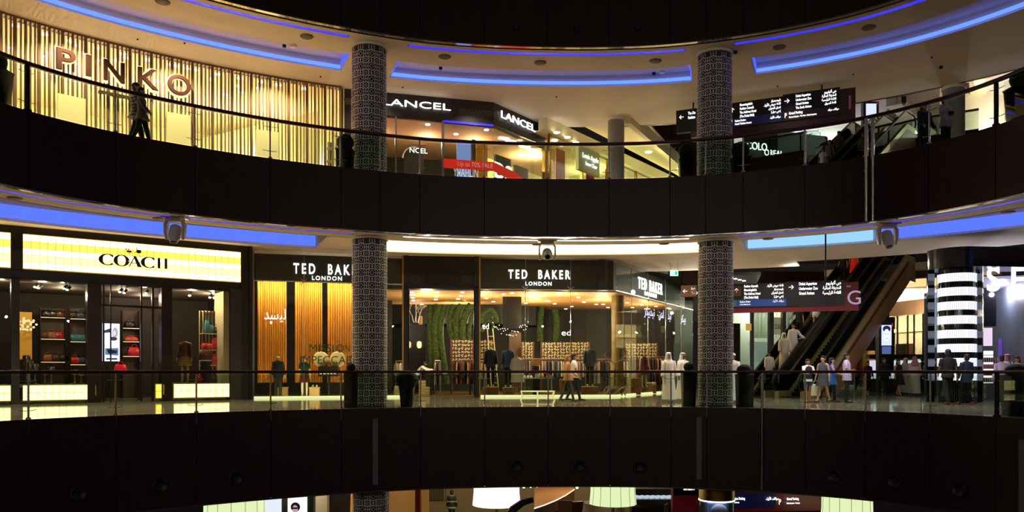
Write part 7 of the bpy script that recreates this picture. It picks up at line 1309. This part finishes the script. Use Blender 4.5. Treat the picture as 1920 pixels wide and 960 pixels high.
# curved timber canopy of the lower floor desk
t = thing('curved_canopy', 'tan timber canopy with a lit curved edge right of the white lampshade', 'canopy', (px(1030, 37), 37, ZL)); cp_ = [CP(x, y, -4.7) for x, y in ((1002, 953), (1020, 947), (1040, 939), (1060, 929), (1077, 917.5), (1076, 912), (1002, 912))]
b = B(); b.prism([(v.x, v.y) for v in cp_], -5.2, -4.74); b.build('slatted_body', mat('walnut_slats', '5A3A22', .5, noise=.3, nscale=2, stretch=(10, 10, .3)), t); b = B(); b.prism([(v.x, v.y) for v in cp_], -4.74, -4.7); b.build('top', mat('tan_top', 'A87850', .5), t)
b = B(); b.tube([(v.x, v.y-.03, -4.7) for v in cp_[:5]], .025, 6); b.build('lit_edge', glow('edge_glow', 'FFE8C0', 1.6), t); b = B(); b.box((cp_[1].x+.6, cp_[1].y+2, (ZL-5.2)/2), (.8, .8, -5.2-ZL)); b.build('support', m_dkb, t)
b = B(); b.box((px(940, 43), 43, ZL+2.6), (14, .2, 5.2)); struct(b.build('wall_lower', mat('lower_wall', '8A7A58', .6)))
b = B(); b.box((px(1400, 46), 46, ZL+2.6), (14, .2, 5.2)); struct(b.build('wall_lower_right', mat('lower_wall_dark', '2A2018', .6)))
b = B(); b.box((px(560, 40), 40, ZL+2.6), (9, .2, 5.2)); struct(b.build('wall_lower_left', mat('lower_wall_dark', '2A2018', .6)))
b = B(); b.box((0, 40, -2.2), (60, 26, .1)); struct(b.build('ceiling_lower', mat('lower_ceiling', '6A5A48', .8)))
t = thing('arched_sofa', 'black curved high sofa back beside the white lampshade', 'sofa', (px(985, 28.5), 28.5, ZL)); b = B(); pth = [P(952, 972, 28.5), P(962, 955, 28.5), P(980, 942, 28.6), P(999, 937, 28.7)]; b.tube(pth, [.16, .15, .13, .1], 10); b.build('backrest', m_black, t); b = B(); b.box((px(985, 28.5), 28.9, ZL+.9), (1.6, .7, 1.8)); b.build('base', m_brn, t)
t = thing('poster_totem', 'grey totem with a poster of a woman in sunglasses at the bottom left', 'totem', (px(560, 29), 29, ZL)); c = P(560, 960, 29); b = B(); b.box((c[0], 29, ZL+2.3), (1.15, .3, 4.6)); b.build('cabinet', mat('slate_totem', '2E3C3C', .4), t); b = B(); b.box((c[0], 28.84, ZL+2.55), (.7, .02, 1.8)); b.build('screen', glow('totem_white', 'F4F4F4', 1.2), t)
zf = zz(953, 28.8)
for nm, m_, cx, cz, rx, rz_, dy in (('picture_hair', m_black, -.07, .04, .17, .17, 0), ('picture_face', glow('pink_face', 'E0A8C0', .8), -.08, -.04, .1, .15, .004)):
    b = B(); b.add([(c[0]+cx+rx*math.cos(a*math.pi/10), 28.82-dy, zf+cz+rz_*math.sin(a*math.pi/10)) for a in range(20)], [list(range(20))]); b.build(nm, m_, t)
b = B(); b.box((c[0]-.09, 28.81, zf), (.2, .006, .06)); b.build('picture_sunglasses', m_black, t)
b = B(); c = P(513, 960, 30); b.box((c[0], 30, ZL+2.2), (1.0, .1, 4.4)); tag(b.build('menu_board', glow('menu_light', 'DCE4F0', 1.1)), 'bright white menu board between the lampshade and the poster totem', 'board'); b = B(); c = P(490, 955, 30.4); b.box((c[0], 30.4, ZL+2.2), (.5, .1, 4.4)); tag(b.build('menu_board', glow('menu_light', 'DCE4F0', 1.1)), 'narrow white menu board touching the left lampshade', 'board')
b = B(); c = P(604, 950, 33); b.box((c[0], 33, ZL+2.15), (.5, .4, 4.3)); tag(b.build('square_pillar', mat('cream_pillar', 'C8C0A0', .6)), 'cream square pillar at the bottom left of the lower lattice column', 'pillar')
# red shop behind the lower column
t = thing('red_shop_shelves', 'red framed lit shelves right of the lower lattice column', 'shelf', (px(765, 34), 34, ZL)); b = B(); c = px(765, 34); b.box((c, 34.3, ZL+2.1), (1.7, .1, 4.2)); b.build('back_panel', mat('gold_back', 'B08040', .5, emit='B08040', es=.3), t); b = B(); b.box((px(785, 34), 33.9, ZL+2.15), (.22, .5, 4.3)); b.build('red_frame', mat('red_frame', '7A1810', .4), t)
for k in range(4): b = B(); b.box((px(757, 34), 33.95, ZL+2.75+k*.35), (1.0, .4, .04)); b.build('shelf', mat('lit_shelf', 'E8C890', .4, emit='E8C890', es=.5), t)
for i in range(6): b = B(); c2 = px(748+i*4, 33.9); b.lathe((c2, 33.9, ZL+2.77+(i % 3)*.35), [(.05, 0), (.06, .12), (.03, .2), (.03, .25)], 10); tag(b.build('red_jar', BC['red']), 'small red jar on the red framed shelves by the lower lattice column', 'jar', 'red jars on the lower shelves')
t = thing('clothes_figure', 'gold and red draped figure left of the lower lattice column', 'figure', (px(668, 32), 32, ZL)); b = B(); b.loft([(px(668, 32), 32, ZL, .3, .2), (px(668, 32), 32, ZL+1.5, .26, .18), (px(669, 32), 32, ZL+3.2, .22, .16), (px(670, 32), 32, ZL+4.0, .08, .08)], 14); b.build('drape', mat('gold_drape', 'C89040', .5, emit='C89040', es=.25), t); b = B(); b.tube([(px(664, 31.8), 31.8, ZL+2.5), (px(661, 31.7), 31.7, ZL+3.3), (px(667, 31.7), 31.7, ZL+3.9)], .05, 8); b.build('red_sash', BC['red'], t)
t = thing('framed_panel', 'olive framed panel on the lower wall right of the red shop', 'panel', (px(807, 40), 40, ZL)); b = B(); b.box((px(807, 42.8), 42.8, ZL+2.5), (1.5, .1, 3.6)); b.build('field', mat('olive_panel', '4A3E1A', .6), t)
for dx in (-.75, .75): b = B(); b.box((px(807, 42.7)+dx, 42.7, ZL+2.5), (.06, .1, 3.7)); b.build('frame', mat('tan_frame', '8A7448', .5), t)
person('person in dark uniform with reflective stripes on the lower floor', Q(847, 39.6, ZL), 3.0, 1.72, skin=SD, wear=[('jacket', rampmat('uniform', 2, [(0, '16201A'), (.75, '16201A'), (.8, '9AA88A')], .3)), ('trousers', m_blk), ('cap', m_black), H_])
SLG = Pl((1262, 29.0), (1560, 29.6)); t = thing('direction_sign', 'dark red and black direction sign at the very bottom between the lamps', 'sign', (*SLG.at(1400), -4)); z2_ = zz(918, 29)
sbox(SLG, 1262, 1310, -3.4, -2.85, 0, .2, m_sb, 'panel', t); sbox(SLG, 1262, 1543, -4.05, -2.8, .05, .25, mat('sign_red_g', '5A1014', .35, emit='6A1014', es=.15), 'back_panel', t); sbox(SLG, 1310, 1540, -3.3, -2.8, 0, .2, m_sb, 'panel', t); sbox(SLG, 1366, 1455, -3.9, -3.35, 0, .04, mat('sign_navy', '0C1430', .4, emit='0C1440', es=.3), 'parking_band', t)
lines(SLG, 1281, -3.2, .09, ['The Palace H'], t, g_txt); lines(SLG, 1372, -3.58, .09, ['Fashion Parking'], t, g_txt); lines(SLG, 1372, -3.7, .05, ['Fashion Avenue'], t, g_txt); lines(SLG, 1460, -3.78, .2, ['P'], t, g_txt); lines(SLG, 1475, -3.62, .09, ['Grand Parking'], t, g_txt); lines(SLG, 1475, -3.76, .05, ['Dubai Aquarium · The Souk'], t, g_txt); lines(SLG, 1460, -3.6, .09, [arab('مواقف الأزياء')], t, g_txt, True)
# glass display cylinder under the right column
v = E(1338, 1.22); t = thing('display_cylinder', 'glass display cylinder with a gold collar under the right column', 'column', (v.x, v.y, ZL)); b = B(); b.lathe((v.x, v.y, 0), [(.56, -2.97), (.56, -2.4)], 32); b.build('gold_collar', m_brass, t); b = B(); b.lathe((v.x, v.y, 0), [(.55, ZL), (.55, -2.99)], 32); b.build('glass_drum', glass('drum_glass', 'B8C8E8', 1.0, body=.25, bodycol='90A8C8'), t); b = B(); b.lathe((v.x, v.y, 0), [(.3, ZL), (.3, -3.1)], 20); b.build('core', mat('drum_core', '5A7090', .5, emit='5A7090', es=.3), t)
b = B(); b.lathe((v.x, v.y, 0), [(.57, -3.01), (.57, -2.97)], 32); b.build('light_ring', g_white, t); b = B(); b.ball((v.x-.02, v.y-.36, zz(957, v.y-.36)), (.26, .16, .2), 14, 8); b.build('cap_display', m_wht, t)
# cafe: stools, counter, white flowers
t = thing('buffet_counter', 'lit buffet counter with glass shelves right of the green lampshade', 'counter', (px(1228, 40), 40, ZL)); b = B(); c = px(1228, 38); b.box((c, 38, ZL+.6), (2.3, .8, 1.2)); b.build('counter', m_dkgrey, t)
for k in range(2): b = B(); b.box((c, 38, zz(915+k*20, 38)), (2.1, .6, .04)); b.build('glass_shelf', mat('lit_steel', 'A8B0B4', .3, .5), t)
for s in (-1, 1): b = B(); b.box((c+s*1.05, 38, (ZL+1.2+zz(912, 38))/2), (.04, .04, zz(912, 38)-ZL-1.2)); b.build('post', m_steel, t)
pr = None
for i in range(16):
    if pr is None: b = B(); b.lathe((0, 0, 0), [(.05, 0), (.09, .08), (.07, .14)], 10); pr = o = tag(b.build('white_cup', glow('cup_glow', 'C8DCEC', .8)), 'small white cup on the lit buffet counter', 'cup', 'cups on the buffet counter')
    else: o = pr.copy(); COL.objects.link(o)
    o.location = (c-1.0+i*.13, 37.9+.1*(i % 2), zz(935, 38)+.02)
for i, (x, Y) in enumerate(((1060, 33), (1088, 34), (1110, 35), (1260, 34), (1290, 35))):
    t = thing('cafe_chair', 'dark high backed cafe chair on the lower floor, %s' % ['leftmost', 'second from left', 'under the green lampshade', 'left of the glass cylinder', 'behind the glass cylinder'][i], 'chair', (px(x, Y), Y, ZL), .4*i); hb = zz(940+i*2, Y)-ZL
    b = B(); b.box((0, .25, hb-.5), (.6, .08, 1.0)); b.build('backrest', m_brn, t, True); b = B(); b.box((0, 0, hb-1.1), (.6, .55, .12)); b.build('seat', m_brn, t, True)
    for sx_ in (-1, 1):
        for sy_ in (-1, 1): b = B(); b.box((sx_*.25, sy_*.22, (hb-1.15)/2), (.05, .05, hb-1.15)); b.build('leg', m_brn, t, True)
t = thing('banquette', 'brown round banquette below the middle green lampshade', 'sofa', (px(1133, 29), 29, ZL)); b = B(); b.lathe((px(1132, 31.5), 31.5, ZL), [(.9, 0), (.95, 1.2), (.8, zz(950, 30.6)-ZL), (.75, zz(950, 30.6)-ZL)], 24); b.build('body', mat('banquette_brown', '6A4A30', .7), t)
for X, Y, e, c_ in ((-1, 36, 160, (1, .82, .5)), (3.5, 38, 160, (1, .82, .5)), (-9, 32, 120, (1, .8, .5)), (9, 38, 90, (1, .8, .55)), (-5, 36, 100, (1, .75, .4))): light('lower_lamp', 'POINT', (X, Y, -2.7), e, c_, radius=.15)
for i, (x, y) in enumerate(((982, 913), (995, 912), (1007, 911.5), (1082, 914))):
    b = B(); c = P(x, y, 36); b.ball(c, .06, 10, 6); b.tube([c, (c.x, c.y, -2.25)], .01, 4); tag(b.build('pendant_bulb', g_dl), 'tiny bright pendant bulb just under the lower fascia', 'lamp', 'tiny pendant bulbs')
# ================================================================ ADDED FILL LIGHTS OF THE ATRIUM
for X in range(-18, 19, 6):
    for z_, Y in ((5.6, -10), (10.8, -11)): light('front_fill', 'POINT', (X, Y, z_), 150, (1, .86, .74), radius=.09)  # added fill behind the camera, lighting columns and fascias from the front
for x in range(-50, 2000, 190):  # added fill spots, bouncing off the floor to brighten the ceilings
    v = EX(x, 4.0); light('walkway_fill', 'SPOT', (v.x, v.y, CG+.6), 190, (1, .8, .52) if x < 1300 else (.95, .9, .9), radius=.06, cone=120)
    v = EX(x, 4.2); light('walkway_fill', 'SPOT', (v.x, v.y, C1-.05), 190 if x < 660 else (62 if x < 1250 else 14), (1, .78, .48) if x < 660 else (1, .84, .68), radius=.06, cone=130)
for X, Y, z_ in ((13, 37, 6.0), (19, 34, 5.8), (9, 40, 5.2)): light('void_fill', 'POINT', (X, Y, z_), 160, (1, .88, .72), radius=.1)  # added fill points in mid-air to brighten the escalators
bpy.data.scenes.remove(TS)
